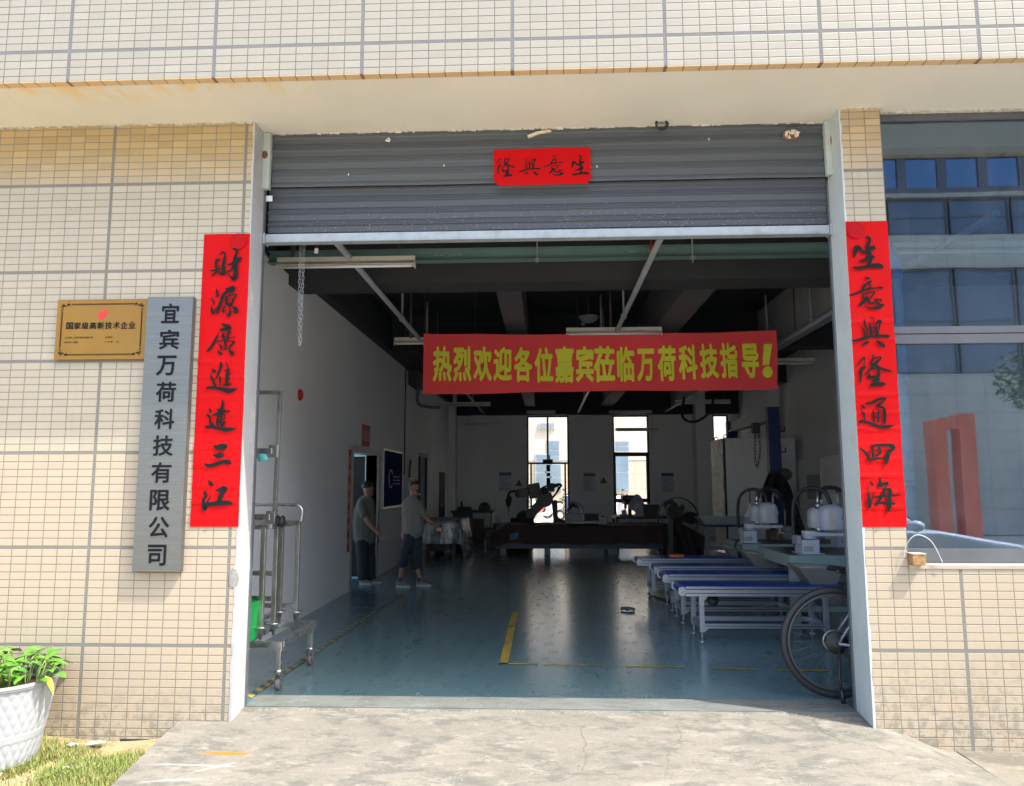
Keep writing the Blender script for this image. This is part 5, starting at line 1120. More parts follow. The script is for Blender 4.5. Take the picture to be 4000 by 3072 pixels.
def scara(y, base_box, arm_px, cr2, label, shift=(0,0), k=1.0):
    """bench robot: base column, round shoulder, two arms, quill and looping hose, measured on the plane at y"""
    x0, z0, x1, z1 = base_box
    o = thing('scara_robot', label, 'robot', ((x0+x1)/2, y+.14, z0), 'white bench robots'); w_ = x1-x0; cx = (x0+x1)/2
    part(MB().box((x0,y+.02,z0),(x1-.02,y+.27,z1-.012)).box((x0-.03,y,z0),(x1+.03,y+.29,z0+.012)).cyl((cx+.02,y+.15,z0+.012),(cx+.02,y+.15,z1-.012),w_*.52,28), 'base', m_rob, o, bevel=.008)
    part(MB().box((x0+.01,y+.016,z0+.03),(x0+w_*.56,y+.0195,z0+.085)), 'type_plate', m_lab, o)
    part(MB().box((x0-.05,y+.04,z0+.10),(x0-.001,y+.2,z0+.19)), 'connector_box', M('conn_grey', (.30,.30,.33), .5), o, bevel=.005)
    sh = part(MB().cyl((cx+.02,y+.15,z1-.010),(cx+.02,y+.15,z1+.012),w_*.42,28).cyl((cx+.02,y+.15,z1+.0125),(cx+.02,y+.15,z1+.075),w_*.40,28).box((cx+.02,y+.07,z1+.02),(cx+.02+.34*k,y+.23,z1+.06)).cyl((cx+.02+.34*k,y+.15,z1+.02),(cx+.02+.34*k,y+.15,z1+.06),.08,24), 'first_arm', m_rob, o, bevel=.006)
    ex = cx+.02+.20*k; zb = z1+.085
    # second arm: tall moulded housing over the elbow, with a ribbed pale stripe
    def hous(cx_, cy_, rx, ry, za, zb_, n=28):
        prof = [(.94,0),(1,.06),(1,.62),(.94,.78),(.78,.90),(.5,.97),(.0,1.0)]; vs = []; mb = MB()
        for (r, h) in prof:
            for j in range(n):
                t_ = 2*PI*j/n; c_, s_ = math.cos(t_), math.sin(t_)
                e = 2/3.2; vs.append((cx_+rx*r*math.copysign(abs(c_)**e,c_), cy_+ry*r*math.copysign(abs(s_)**e,s_), za+(zb_-za)*h))
        return mb.add(vs, [(i*n+j,i*n+(j+1)%n,(i+1)*n+(j+1)%n,(i+1)*n+j) for i in range(len(prof)-1) for j in range(n)]+[tuple(reversed(range(n)))], True)
    hh = .265*k
    h1 = part(hous(ex+.02, y+.12, .125, .12, zb, zb+hh), 'second_arm', m_rob, o)
    part(hous(ex-.10*k, y+.20, .085, .09, zb+.02, zb+hh-.03), 'motor_cover', M('robot_grey', (.46,.47,.50), .4, var=.05), o)
    part(MB().box((ex-.03,y-.004,zb+.01),(ex+.005,y+.003,zb+hh*.72)), 'stripe', M('robot_cream', (.62,.55,.40), .5), h1)
    part(MB().box((ex+.08,y+.006,zb+hh*.40),(ex+.13,y+.014,zb+hh*.56)), 'brand_mark', m_lab, h1)
    qx = ex-.10*k
    part(MB().cyl((qx,y+.14,zb+hh-.06),(qx,y+.14,zb+hh+.14),.014,10).cyl((qx,y+.14,zb+hh-.05),(qx,y+.14,zb+hh+.02),.03,14).lathe([(.0,-.075),(.018,-.07),(.028,-.03),(.05,0)], (qx,y+.14,zb+.02), 'z', 16), 'quill', MATS['stainless'], o)
    part(MB().cyl((ex+.11,y+.15,zb+hh*.9),(ex+.11,y+.15,zb+hh+.10),.012,8), 'air_fitting', m_lab, o); part(MB().cyl((ex-.05,y+.16,zb+hh),(ex-.05,y+.16,zb+hh+.05),.022,10), 'cable_gland', m_lab, o)
    a1 = [(x0+.02,y+.27,z0+.03),(x0+.0,y+.29,z1+.05),(x0+.01,y+.27,zb+hh+.02),(x0+.10,y+.24,zb+hh+.145),(ex-.09,y+.2,zb+hh+.165),(ex-.0,y+.16,zb+hh+.11),(ex+.03,y+.13,zb+hh-.01)]
    part(MB().tube(catmull(a1,6), .021*k, 10), 'hose', m_hose, o)
    a2 = [(ex-.05,y+.2,zb+hh),(ex-.06,y+.2,zb+hh+.09),(ex,y+.2,zb+hh+.165),(ex+.12,y+.2,zb+hh+.165),(ex+.25,y+.2,zb+hh+.08)]
    part(MB().tube(catmull(a2,6), .021*k, 10), 'hose', m_hose, o)
    part(MB().cyl((ex+.18*k,y+.15,z1-.03),(ex+.18*k,y+.15,z1+.02),.02,10).box((ex+.15*k,y+.11,z1-.055),(ex+.22*k,y+.19,z1-.035)), 'gripper', m_lab, o)
    return o
a, b_ = P(s8(805,1250),'y',3.2), P(s8(1045,1042),'y',3.2)
scara(3.2, (a.x,.70,b_.x,.70+(b_.z-a.z)), None, None, 'nearer white bench robot with looping black hoses, next to the right jamb', k=1.0)
a, b_ = P(s8(30,1085),'y',5.2), P(s8(215,918),'y',5.2)
scara(5.2, (a.x,.66,b_.x,.66+(b_.z-a.z)*1.05), None, None, 'farther white bench robot with looping black hoses, in front of the tall cabinet', k=1.02)
a, b_ = P(s8(1250,1160),'y',4.0), P(s8(1340,900),'y',4.0)
o = thing('servo_unit', 'white motor column at the right jamb behind the nearer robot', 'motor', ((a.x+b_.x)/2,4.1,.70))
part(MB().box((a.x,4.0,.70),(b_.x+.06,4.2,b_.z-.06)), 'housing', m_rob, o, bevel=.01); part(MB().cyl((a.x+.08,4.1,b_.z-.06),(a.x+.08,4.1,b_.z),.1,20), 'cap', m_rob, o)
a, b_ = P(c6(865,1335),'y',6.2), P(c6(970,1230),'y',6.2)
o = thing('carton', 'pale carton on the far green bench behind the farther robot', 'carton', ((a.x+b_.x)/2,6.3,.66)); part(MB().box((a.x,6.2,.66),(b_.x,6.5,.66+b_.z-a.z)), 'carton_body', M('carton_pale', (.36,.36,.35), .8), o, bevel=.004)
part(MB().box((a.x+.005,6.198,.66+(b_.z-a.z)*.5),(b_.x-.005,6.1995,.66+(b_.z-a.z)*.62)), 'tape', M('tape_brown', (.25,.20,.13), .5), o)
a, b_ = P(c6(750,1335),'y',5.8), P(c6(860,1285),'y',5.8)
o = thing('carton', 'brown cardboard carton on the far green bench left of the pale carton', 'carton', ((a.x+b_.x)/2,5.9,.66)); part(MB().box((a.x,5.8,.66),(b_.x,6.05,.66+.13)), 'carton_body', M('carton_brown', (.16,.10,.06), .8), o, bevel=.004); part(MB().box((a.x+.08,5.798,.661),(a.x+.10,5.7995,.785)), 'tape', MATS['tape_brown'], o)
# clear dome on the far bench
q = P(c6(555,1090),'y',5.6)
o = thing('clear_funnel', 'upturned clear plastic funnel hanging at the far robot', 'funnel', q); part(MB().lathe([(.085,-.05),(.05,.02),(.015,.11),(.012,.13)], q, 'z', 20, cap=False), 'cone', M('clear_plastic', (.45,.55,.58), .15, spec=.6), o, solid=.003)
part(MB().cyl(q+Vector((0,0,.12)), q+Vector((0,0,.32)), .008, 6), 'stem', m_wire, o)
# ------------------------------------------------------------------ wrapped cabinet, hoist, wall cabinets
m_cab = M('cabinet_grey', (.84,.82,.79), .5, var=.04)
cx0, cx1, cz1 = P(c6(315,390),'y',11).x, P(c6(972,390),'y',11).x, P(c6(315,390),'y',11).z
cb_ = thing('control_cabinet', 'tall pale grey control cabinet wrapped in plastic film on its left side', 'cabinet', ((cx0+cx1)/2,11.5,0))
part(MB().box((cx0,11.0,.1),(cx1,12.15,cz1)), 'cabinet_body', m_cab, cb_, bevel=.008)
part(MB().box((cx0-.03,10.985,.1),(cx0-.001,11.03,cz1+.01)), 'edge_trim', M('cab_trim', (.05,.05,.05), .5), cb_)
m_film, t, b = nodes_of('wrap_film')
fn_ = noise(t, 9, 7, .7, stretch=(1,1.2,.7)); t.links.new(ramp(t, fn_, [(.35,(.66,.65,.55)),(.6,(.9,.89,.78))]), b.inputs['Base Color']); b.inputs['Roughness'].default_value = .25; b.inputs['Specular IOR Level'].default_value = .7
bump(t, b, fn_, 1.0, .05); MATS['wrap_film'] = m_film
part(MB().grid(lambda u, v: (cx0-.035-.03*abs(mn.noise(Vector((u*9,v*12,1))))-.02*abs(mn.noise(Vector((u*25,v*30,4)))), 11.03+1.12*u, .5+(cz1-.5)*v), 40, 70), 'plastic_film', m_film, cb_)
for y in (11.15, 12.0): part(MB().torus((cx0+.05,y,cz1+.045), .038, .01, 'y', 20, 8), 'lifting_eye', m_wire, cb_)
m_blue = M('hoist_blue', (.012,.03,.12), .4, var=.1)
hx, hy = P(c6(770,95),'y',9.2).x, 9.2; hz = P(c6(770,95),'y',9.2).z
ho = thing('gantry_hoist', 'dark blue steel gantry with a chain hoist standing in front of the grey cabinet', 'hoist', (hx,hy,0))
part(MB().box((hx-.11,hy,0),(hx+.11,hy+.16,hz)), 'post', m_blue, ho, bevel=.01)
fy_ = 12.25; zf = hz
part(MB().box((hx-.12,fy_,0),(hx+.10,fy_+.16,zf-.02)), 'post', m_blue, ho, bevel=.01)
part(MB().box((hx-.06,hy+.16,hz-.22),(hx+.06,fy_,hz-.04)).box((hx-.10,hy+.16,hz-.25),(hx+.10,fy_,hz-.2205)), 'cross_beam', M('hoist_beam', (.20,.22,.24), .45, var=.1), ho)
for z in (hz-.45, 2.0): part(MB().tube([(hx+.11,hy+.05,z),(hx+.2,hy+.05,z),(hx+.2,hy+.05,z+.08)], .012, 6), 'hook_bracket', m_blue, ho)
cx_ = hx-.22; part(MB().box((cx_-.06,hy+.4,hz-.46),(cx_+.08,hy+.55,hz-.26)), 'hoist_body', m_wire, ho, bevel=.02)
one(chain(MB(), catmull([(cx_,hy+.45,hz-.4),(cx_-.04,hy+.4,hz-.9),(cx_-.02,hy+.35,hz-1.1),(cx_+.03,hy+.3,hz-.8),(cx_+.02,hy+.3,hz-.4)],10), .07,.018,.006), 'hoist_chain', M('dark_chain', (.08,.07,.06), .5, .6), 'bunched dark chain hanging from the blue gantry hoist', 'chain')
# thick hoses bundled below the hoist
q0 = P(c6(790,740),'y',8.6)
hb = thing('hose_bundle', 'bundle of thick black hoses hanging in front of the blue post', 'hoses', q0)
for pts in ([(790,740),(745,790),(710,900),(700,1010),(720,1060)],[(800,740),(870,830),(920,960),(970,1110),(1030,1280)],[(790,760),(820,820),(850,900),(880,950),(930,1080),(930,1220)]):
    part(MB().tube(catmull([P(c6(*p_),'y',8.5-.15*i) for i, p_ in enumerate(pts)],5), .085, 10), 'hose', m_hose, hb)
part(MB().ball(P(c6(775,800),'y',8.45), (.13,.08,.2), 16, 12), 'cloth_wrap', M('dark_wrap', (.03,.028,.026), .8), hb); part(MB().ball(P(c6(875,730),'y',8.5), (.13,.1,.11), 14, 10), 'brown_sack', M('brown_bag', (.09,.075,.05), .7), hb)
a = [P(c6(x_,y_),'y',8.3) for x_, y_ in ((750,900),(815,840),(880,910),(810,960))]
one(MB().prism(a, (0,.006,0)), 'hanging_sheet', M('sheet_lilac', (.30,.30,.34), .5), 'pale sheet hanging corner down on the black hose bundle', 'sheet')
for (ya, yb, za, zb, lab, d) in ((9.45,10.75,.2,1.90,'wide pale electrical cabinet on the right wall behind the robots',.22),(7.9,9.2,1.35,1.92,'smaller pale electrical cabinet on the right wall nearest the door',.3)):
    o = thing('wall_cabinet', lab, 'cabinet', (XE,(ya+yb)/2,za), 'electrical cabinets on the right wall')
    part(MB().box((XE-d,ya,za),(XE-.001,yb,zb)), 'housing', m_cab, o, bevel=.008); part(MB().box((XE-d-.02,ya+.03,za+.03),(XE-d-.001,yb-.03,zb-.03)), 'door', m_cab, o, bevel=.005)
    part(MB().box((XE-d-.035,yb-.22,(za+zb)/2-.06),(XE-d-.0205,yb-.17,(za+zb)/2+.07)), 'latch', M('latch_chrome', (.6,.6,.6), .3, .7), o)
p = P(c6(1280,840),'x',XE-.25); one(MB().box((XE-.2475,9.5,p.z-.25),(XE-.243,10.2,p.z+.22)), 'notice_sheet', M('sheet_pale', (.46,.46,.50), .6, var=.06), 'pale notice sheet stuck on the wide electrical cabinet', 'notice')
# ------------------------------------------------------------------ things at the back of the hall
m_bcl = M('dark_red_cover', (.045,.018,.018), .75, var=.3, scale=5); m_dk = M('dark_steel', (.03,.032,.035), .5, .3); m_legs = M('bench_leg_grey', (.16,.17,.17), .5)
wb = thing('weld_bench', 'large low welding bench covered in dark red cloth in front of the back windows', 'bench', (.7,11.4,0))
bx0_, bx1_ = -1.15, 2.75
part(MB().box((bx0_+.1,10.8,.46),(bx1_-.1,12.2,.56)), 'table_slab', m_dk, wb, bevel=.006)
for x in (bx0_+.25,.0,1.3,bx1_-.25):
    for y in (10.85,12.05): part(MB().box((x-.06,y,0),(x+.06,y+.1,.459)), 'leg', m_legs, wb)
part(MB().box((bx0_+.1,10.84,.12),(bx1_-.1,10.9,.24)), 'low_rail', M('rail_blue_dark', (.03,.05,.08), .5), wb)
def cover_pt(u, v):
    x = bx0_+(bx1_-bx0_)*u; prof = [(10.74,.22),(10.72,.42),(10.76,.575),(11.2,.585),(11.8,.585),(12.24,.575)]
    k = min(int(v*5), 4); f_ = v*5-k; y = prof[k][0]*(1-f_)+prof[k+1][0]*f_; z = prof[k][1]*(1-f_)+prof[k+1][1]*f_
    if k < 2: y += .03*math.sin(x*9)+.02*mn.noise(Vector((x*5,z*7,0))); z += .05*mn.noise(Vector((x*2.2,3,v*2)))
    else: z += .03*abs(mn.noise(Vector((x*3,y*3,5))))
    e = min(u,1-u)*3.9
    if e < .3: z -= (.3-e)*.55*(1 if k >= 1 else .3)
    return (x,y,max(z,.05))
part(MB().grid(cover_pt, 90, 30), 'cover_cloth', m_bcl, wb)
q = P(c4(740,1320),'y',10.7); o = thing('blue_rag', 'crumpled blue and white rag on the left corner of the welding bench', 'rag', q)
part(MB().grid(lambda u, v: (q.x-.09+.18*u, 10.66+.04*mn.noise(Vector((u*4,v*4,0))), q.z-.06+.12*v+.05*u), 8, 8), 'rag_cloth', M('rag_blue', (.06,.16,.28), .7, var=.4, scale=20), o)
# things on the bench
q = P(c4(1220,1100),'y',11.3); q2 = P(c4(1390,1212),'y',11.3)
o = thing('open_carton', 'open pale carton with crumpled plastic inside on the welding bench', 'carton', ((q.x+q2.x)/2,11.5,q2.z))
part(MB().box((q.x,11.3,q2.z),(q2.x,11.7,q.z)), 'carton_body', M('carton_grey', (.36,.34,.32), .8), o)
mb = MB(); mb.grid(lambda u, v: ((q.x+.01)+(q2.x-q.x-.02)*u, 11.31+.38*v, q.z+.01+.22*math.sin(PI*u)*(.6+.4*math.sin(PI*v))+.05*mn.noise(Vector((u*8,v*6,2)))), 16, 10)
part(mb, 'plastic_filling', M('plastic_purple', (.05,.045,.075), .35, var=.3), o)
part(MB().tube(catmull([(q2.x,11.32,q.z),(q2.x-.02,11.32,q.z+.16),(q2.x-.18,11.32,q.z+.24),(q.x+.1,11.32,q.z+.26)]), .025, 6), 'carton_flap', MATS['carton_grey'], o)
q = P(c5(200,1100),'y',11.6); q2 = P(c5(330,1210),'y',11.6); one(MB().box((q.x,11.55,.59),(q2.x,11.85,q.z)).box((q.x-.01,11.54,q.z-.03),(q2.x+.01,11.86,q.z+.004)), 'dark_box', M('box_dark', (.02,.025,.022), .6), 'dark box standing beside the open carton on the welding bench', 'box', bevel=.006)
q = P(c5(330,1130),'y',11.2); q2 = P(c5(410,1200),'y',11.2); o = thing('white_canister', 'white canister among tools on the welding bench', 'canister', ((q.x+q2.x)/2,11.2,q2.z)); part(MB().box((q.x,11.1,q2.z),(q2.x,11.3,q.z)), 'canister_body', M('canister_white', (.34,.35,.36), .5), o, bevel=.015); part(MB().cyl(((q.x+q2.x)/2,11.2,q.z),((q.x+q2.x)/2,11.2,q.z+.03),.03,12), 'cap', m_dk, o)
o = thing('steel_plates', 'pale steel plates lying across the front of the welding bench', 'plates', (.3,11.0,.6)); a, b_ = P(c4(1270,1230),'y',10.95), P(c5(365,1262),'y',10.95)
for i in range(2): part(MB().box((a.x+.05*i,10.85+.05*i,.625+.022*i),(b_.x-.03*i,11.2,.645+.022*i)), 'plate', M('plate_grey', (.15,.16,.17), .4, .4), o)
# welding robot arm
R0 = 12.6
def rp(x, y, dy=0): return P((1940+x/5.6,1880+y/5.6),'y',R0+dy)
m_rb = M('robot_arm_grey', (.085,.08,.07), .5, var=.15); m_rbd = M('robot_dark', (.02,.02,.022), .5)
ro = thing('welding_robot', 'large welding robot arm reaching left in front of the glazed back door', 'robot', (rp(560,870).x,R0,0))
bq = rp(560,900)
part(MB().cyl((bq.x,R0,0),(bq.x,R0,bq.z+.0),.24,20).cyl((bq.x,R0,bq.z),(bq.x,R0,bq.z+.10),.27,20), 'pedestal', m_rbd, ro)
part(MB().cyl(rp(470,860,-.14),rp(660,830,-.14),.155,18).cyl(rp(620,830,-.1),rp(625,830,.25),.2,18), 'shoulder_motor', m_rbd, ro)
l0, l1 = rp(640,830), rp(1060,390)
part(MB().beam(l0,l1,.20,.21).cyl(l0+Vector((0,-.13,0)),l0+Vector((0,.13,0)),.16,18).cyl(l1+Vector((0,-.14,0)),l1+Vector((0,.14,0)),.185,18), 'lower_arm', m_rb, ro, bevel=.02)
u0, u1 = rp(960,190), rp(480,275)
part(MB().beam(rp(1060,380),rp(930,170),.24,.3).beam(u0,rp(700,235),.26,.34).beam(rp(700,235),u1,.17,.2).ball(u1,(.09,.09,.1),12,8), 'upper_arm', m_rb, ro, bevel=.02)
part(MB().box((rp(1090,60).x,R0-.16,rp(1090,230).z),(rp(1265,60).x,R0+.16,rp(1090,45).z)).box((rp(1170,300).x,R0-.05,rp(1170,320).z),(rp(1200,300).x,R0+.05,rp(1200,225).z)), 'wire_feeder', m_rbd, ro, bevel=.02)
for k_, pts in enumerate(([(1265,80),(1360,60),(1420,90),(1380,150),(1330,240),(1250,340),(1180,400)],[(1265,110),(1340,80),(1400,110),(1350,170),(1310,250),(1230,350),(1150,420)],[(1265,140),(1330,110),(1350,150),(1300,270),(1200,380)],[(960,170),(1010,150),(1060,120),(1100,100)],[(980,230),(1030,190),(1080,180)],[(1000,270),(1050,260),(1100,240)])):
    part(MB().tube(catmull([rp(*p_,-.05*k_) for p_ in pts],5), .018, 6), 'cable', m_rbd, ro)
part(MB().tube(catmull([rp(475,240),rp(400,225),rp(320,230),rp(270,270),rp(250,340)],5), .028, 8), 'torch_cable', m_rbd, ro)
tq = part(MB().cyl(rp(215,385),rp(325,375),.05,12).tube([rp(260,390),rp(262,430),rp(255,560)], [.075,.075,.035], 12).tube([rp(255,560),rp(268,790)], [.012,.005], 8), 'welding_torch', m_rbd, ro)
part(MB().cyl(rp(300,365),rp(325,400),.03,10), 'torch_clamp', M('clamp_pale', (.3,.28,.24), .4, .4), tq)
a = rp(1270,430,.6); b_ = rp(1350,870,.6); o = thing('black_post', 'black rounded machine column in front of the glazed back door', 'machine', ((a.x+b_.x)/2+.02,R0+.6,.45))
part(MB().prism([(rp(x_,y_,.5).x,R0+.5,rp(x_,y_,.5).z) for x_, y_ in ((1205,480),(1230,430),(1290,415),(1325,430),(1335,520),(1335,770),(1360,810),(1440,850),(1500,860),(1500,930),(1240,930),(1240,830))],(0,.3,0)), 'column_body', m_rbd, o, bevel=.01)
# bench drill in the narrow window
dq = lambda x, y: P(c5(x,y),'y',13)
o = thing('bench_drill', 'dark pillar drill silhouetted in the narrow back window', 'drill', (dq(625,1110).x,13,dq(625,1112).z))
part(MB().box((dq(550,930).x,12.85,dq(550,975).z),(dq(685,930).x,13.3,dq(550,925).z)).box((dq(570,970).x,12.9,dq(570,1012).z),(dq(675,970).x,13.25,dq(570,976).z)), 'drill_head', m_rbd, o, bevel=.03)
part(MB().cyl(dq(628,1010)+Vector((0,.1,0)),dq(630,1110)+Vector((0,.1,0)),.042,12), 'column', m_rbd, o); part(MB().cyl(dq(583,1010),dq(583,1048),.03,10).cyl(dq(583,1045),dq(583,1060),.012,8), 'chuck', m_rbd, o)
part(MB().box((dq(540,1100).x,12.8,dq(540,1116).z),(dq(655,1100).x,13.3,dq(540,1106).z)).box((dq(545,1060).x,12.85,dq(545,1106).z),(dq(560,1060).x,12.95,dq(545,1065).z)).box((dq(565,1060).x,12.85,dq(545,1106).z),(dq(580,1060).x,12.95,dq(545,1065).z)), 'base_plate', m_rbd, o)
part(MB().cyl(dq(597,925),dq(597,915),.02,8), 'head_knob', m_rbd, o)
q = P(c5(690,1110),'y',12.8); zbb = P(c5(690,1125),'y',12.6).z
o = thing('back_table', 'dark table under the narrow back window carrying the drill', 'table', (2.2,13.1,0)); part(MB().box((1.55,12.6,zbb-.05),(3.0,13.6,zbb)), 'table_top', m_dk, o)
for x in (1.6,2.95):
    for y in (12.65,13.55): part(MB().box((x-.03,y-.03,0),(x+.03,y+.03,zbb-.0505)), 'leg', m_dk, o)
q = P(c5(740,1060),'y',12.9); one(MB().grid(lambda u, v: (q.x-.25+.45*u+.08*math.sin(v*5), 12.85+.12*mn.noise(Vector((u*4,v*4,7)))-.1*math.sin(PI*u), zbb+.002+.50*v*math.sin(PI*min(1,.15+u*.8))), 16, 12), 'plastic_bag', M('bag_translucent', (.42,.40,.50), .3, var=.15), 'large pale plastic bag standing on the back table beside the drill', 'bag')
q, q2 = P(c5(770,1015),'y',12.4), P(c5(905,1140),'y',12.4); one(MB().box((q.x,12.4,q2.z),(q2.x,12.8,q.z)).box((q.x-.01,12.39,q.z-.02),(q2.x+.01,12.81,q.z+.01)), 'machine_box', M('machine_dark', (.025,.02,.018), .5), 'dark machine box left of the big floor fan', 'box', bevel=.03)
# floor fan
fc = P(c5(1080,1140),'y',11.0); fr_ = (P(c5(1080,950),'y',11.0)-fc).length
o = thing('floor_fan', 'big round wire guard industrial fan on a black stand behind the bench', 'fan', (fc.x,11.0,0))
mb = MB(); mb.torus(fc, fr_, .010, 'y', 60, 8); mb.torus(fc+Vector((0,.13,0)), fr_, .008, 'y', 60, 8)
for i in range(48):
    a = 2*PI*i/48; d = Vector((math.cos(a),0,math.sin(a))); mb.tube([fc+d*fr_, fc+d*fr_*.6+Vector((0,-.07,0)), fc+d*.08+Vector((0,-.09,0))], .0028, 4)
for r_ in (.3,.55,.8): mb.torus(fc+Vector((0,-.08+.07*max(0,(r_-.5)*2),0)), fr_*r_, .003, 'y', 40, 5)
part(mb, 'guard', M('fan_wire', (.10,.11,.12), .4, .5), o)
mb = MB()
for i in range(3):
    a = 2*PI*i/3; pts = []
    for (r_, w_, tw) in ((.06,.05,.6),(.25,.13,.4),(.42,.09,.3)):
        c_ = fc+Vector((math.cos(a)*r_,.05,math.sin(a)*r_)); n_ = Vector((-math.sin(a),tw,math.cos(a)))*w_; pts.append((c_-n_, c_+n_))
    mb.add([p_ for pr_ in pts for p_ in pr_], [(0,1,3,2),(2,3,5,4)])
part(mb, 'blades', m_dk, o, solid=.006); part(MB().cyl(fc+Vector((0,-.02,0)),fc+Vector((0,.35,0)),.11,18), 'motor', m_rbd, o)
part(MB().beam(fc+Vector((0,.25,-.05)),(fc.x,11.25,.05),.07,.07).box((fc.x-.4,11.1,0),(fc.x+.4,11.4,.05)), 'stand', m_rbd, o)
# dark machine in front of the fan with a stand post
q = lambda x, y: P(c5(x,y),'y',10.3)
o = thing('draped_machine', 'dark machine under a black drape in front of the fan, on a post', 'machine', (q(1050,1400).x,10.3,0))
part(MB().prism([q(985,1040),q(1010,1012),q(1060,1025),q(1095,1048),q(1135,1010),q(1140,1040),q(1110,1140),q(1020,1150),q(985,1100)],(0,.35,0)), 'machine_head', M('drape_brown', (.045,.032,.025), .7), o, bevel=.02)
part(MB().beam(q(1012,1130)+Vector((0,.1,0)),(q(1015,1480).x,10.4,0),.09,.09), 'post', M('post_brown', (.08,.06,.05), .5), o)
part(MB().grid(lambda u, v: (q(960,1200).x+(q(1340,1200).x-q(960,1200).x)*u, 10.55+.06*math.sin(u*14+v*3), .02+(.62-.45*max(0,u-.45))*v), 30, 12), 'drape', M('drape_black', (.03,.022,.02), .8, var=.3), o, solid=.01)
# covered table on the left with plastic sheet
q = lambda x, y, d=0: P(c3(x,y),'y',10.4+d)
o = thing('covered_bench', 'long bench under a translucent plastic sheet by the left wall, behind the man', 'bench', (-2.1,10.8,0))
tx0, tx1, tz = -2.45, q(1040,890).x, .70
part(MB().box((tx0,10.4,tz-.06),(tx1-.05,11.9,tz)), 'bench_top', m_dk, o)
for x in (tx0+.06, tx1-.12):
    for y in (10.46, 11.8): part(MB().box((x-.04,y-.04,0),(x+.04,y+.04,tz-.0605)), 'leg', M('leg_brown', (.07,.055,.045), .6), o)
def sheet(u, v):
    x = tx0-.02+(tx1-tx0+.06)*min(u/.72,1); z = tz+.015+.02*mn.noise(Vector((u*6,v*5,1))); y = 10.36+1.5*v
    if u > .72:
        k = (u-.72)/.28; z -= k*(.50+.12*math.sin(v*9)); x += .10*k+.05*math.sin(v*22+k*2)*k
    if v < .22: k = (.22-v)/.22; z -= k*.46; y = 10.36-.05*k+.03*math.sin(x*16+k)*k
    return (x,y,z+.03*math.sin(v*6)*(u < .72))
m_sheet, t, b = nodes_of('plastic_sheet'); t.links.new(ramp(t, noise(t, 5, 5, .6), [(.38,(.10,.11,.115)),(.66,(.48,.51,.53))]), b.inputs['Base Color']); b.inputs['Roughness'].default_value = .18; b.inputs['Specular IOR Level'].default_value = .8
bump(t, b, noise(t, 7, 4, .6, stretch=(1,2,.5)), .8, .04); MATS['plastic_sheet'] = m_sheet
part(MB().grid(sheet, 50, 40), 'plastic_sheet', m_sheet, o)
part(MB().box((tx0+.05,10.5,.1),(tx1-.2,11.7,tz-.0605)), 'machine_under_sheet', m_rbd, o)
o2 = thing('corner_desk', 'dark desk with tools in the back left corner', 'desk', (-1.9,15,0))
part(MB().box((-2.45,14.6,.70),(-1.35,15.4,.75)), 'desk_top', m_dk, o2); part(MB().box((-2.4,14.62,0),(-1.95,15.35,.699)), 'drawer_unit', m_dk, o2); part(MB().box((-1.44,14.65,0),(-1.38,15.35,.699)), 'side_panel', m_legs, o2); part(MB().box((-1.9,14.7,0),(-1.6,14.75,.55)), 'back_panel', M('panel_brown', (.09,.045,.03), .6), o2)
one(MB().box((-2.3,14.8,.752),(-1.95,15.1,.84)).cyl((-2.2,14.9,.84),(-2.2,14.9,.98),.03,10), 'tool_box', m_rbd, 'dark tool box on the desk in the back left corner', 'box', bevel=.01)
one(MB().box((-1.75,14.75,.752),(-1.45,15.1,.88)).ball((-1.6,14.9,.9),(.12,.1,.06),12,8), 'black_bag', m_rbd, 'black bag on the right of the corner desk', 'bag', bevel=.02)
o = thing('low_machine', 'low dark machine on the floor left of the welding bench', 'machine', (-.95,13,0)); part(MB().box((-1.45,12.8,.18),(-.75,13.3,.42)).box((-1.25,12.9,.4205),(-.95,13.2,.52)), 'machine_body', m_rbd, o, bevel=.03); part(MB().box((-1.4,12.85,0),(-.8,13.25,.1795)), 'machine_base', m_dk, o); part(MB().tube([(-1.1,12.85,.52),(-1.12,12.85,.66)], .02, 6), 'lever', M('lever_pale', (.4,.4,.4), .4), o)
# worktable with trays behind the far bench
q = lambda x, y: P(c6(x,y),'y',9.0)
o = thing('tray_table', 'table with a pale flat tray in front of the wrapped cabinet', 'table', (q(270,1150).x,9.2,0)); zt2 = q(130,1190).z
part(MB().box((q(90,0).x,9.0,zt2-.06),(q(490,0).x+.1,9.6,zt2-.02)), 'table_top', m_dk, o)
for x in (q(110,0).x, q(480,0).x): part(MB().box((x-.03,9.05,0),(x+.03,9.11,zt2-.0605)), 'leg', m_legs, o); 
part(MB().box((q(110,0).x,9.03,.25),(q(480,0).x,9.08,.32)), 'low_rail', m_legs, o)
o = thing('flat_tray', 'pale flat tray lying on the table in front of the wrapped cabinet', 'tray', (q(300,1150).x,9.2,zt2-.02))
part(MB().prism([(q(135,1185).x,9.0,zt2-.018),(q(500,1185).x,9.0,zt2-.018),(q(500,1130).x,9.0,q(500,1135).z),(q(80,1125).x,9.0,q(80,1130).z)],(0,.5,0)), 'tray_body', M('tray_pale', (.28,.30,.29), .5), o); part(MB().box((q(80,1125).x-.01,8.99,q(80,1130).z),(q(500,1125).x+.02,9.01,q(80,1130).z+.02)), 'tray_rim', M('tray_rim', (.38,.38,.36), .4), o)
one(MB().tube(catmull([P(c6(x_,y_),'y',5.0) for x_, y_ in ((455,1340),(420,1370),(405,1440),(408,1590))],5), .013, 6), 'black_lead', m_hose, 'black lead hanging down at the left end of the far green bench', 'cable')
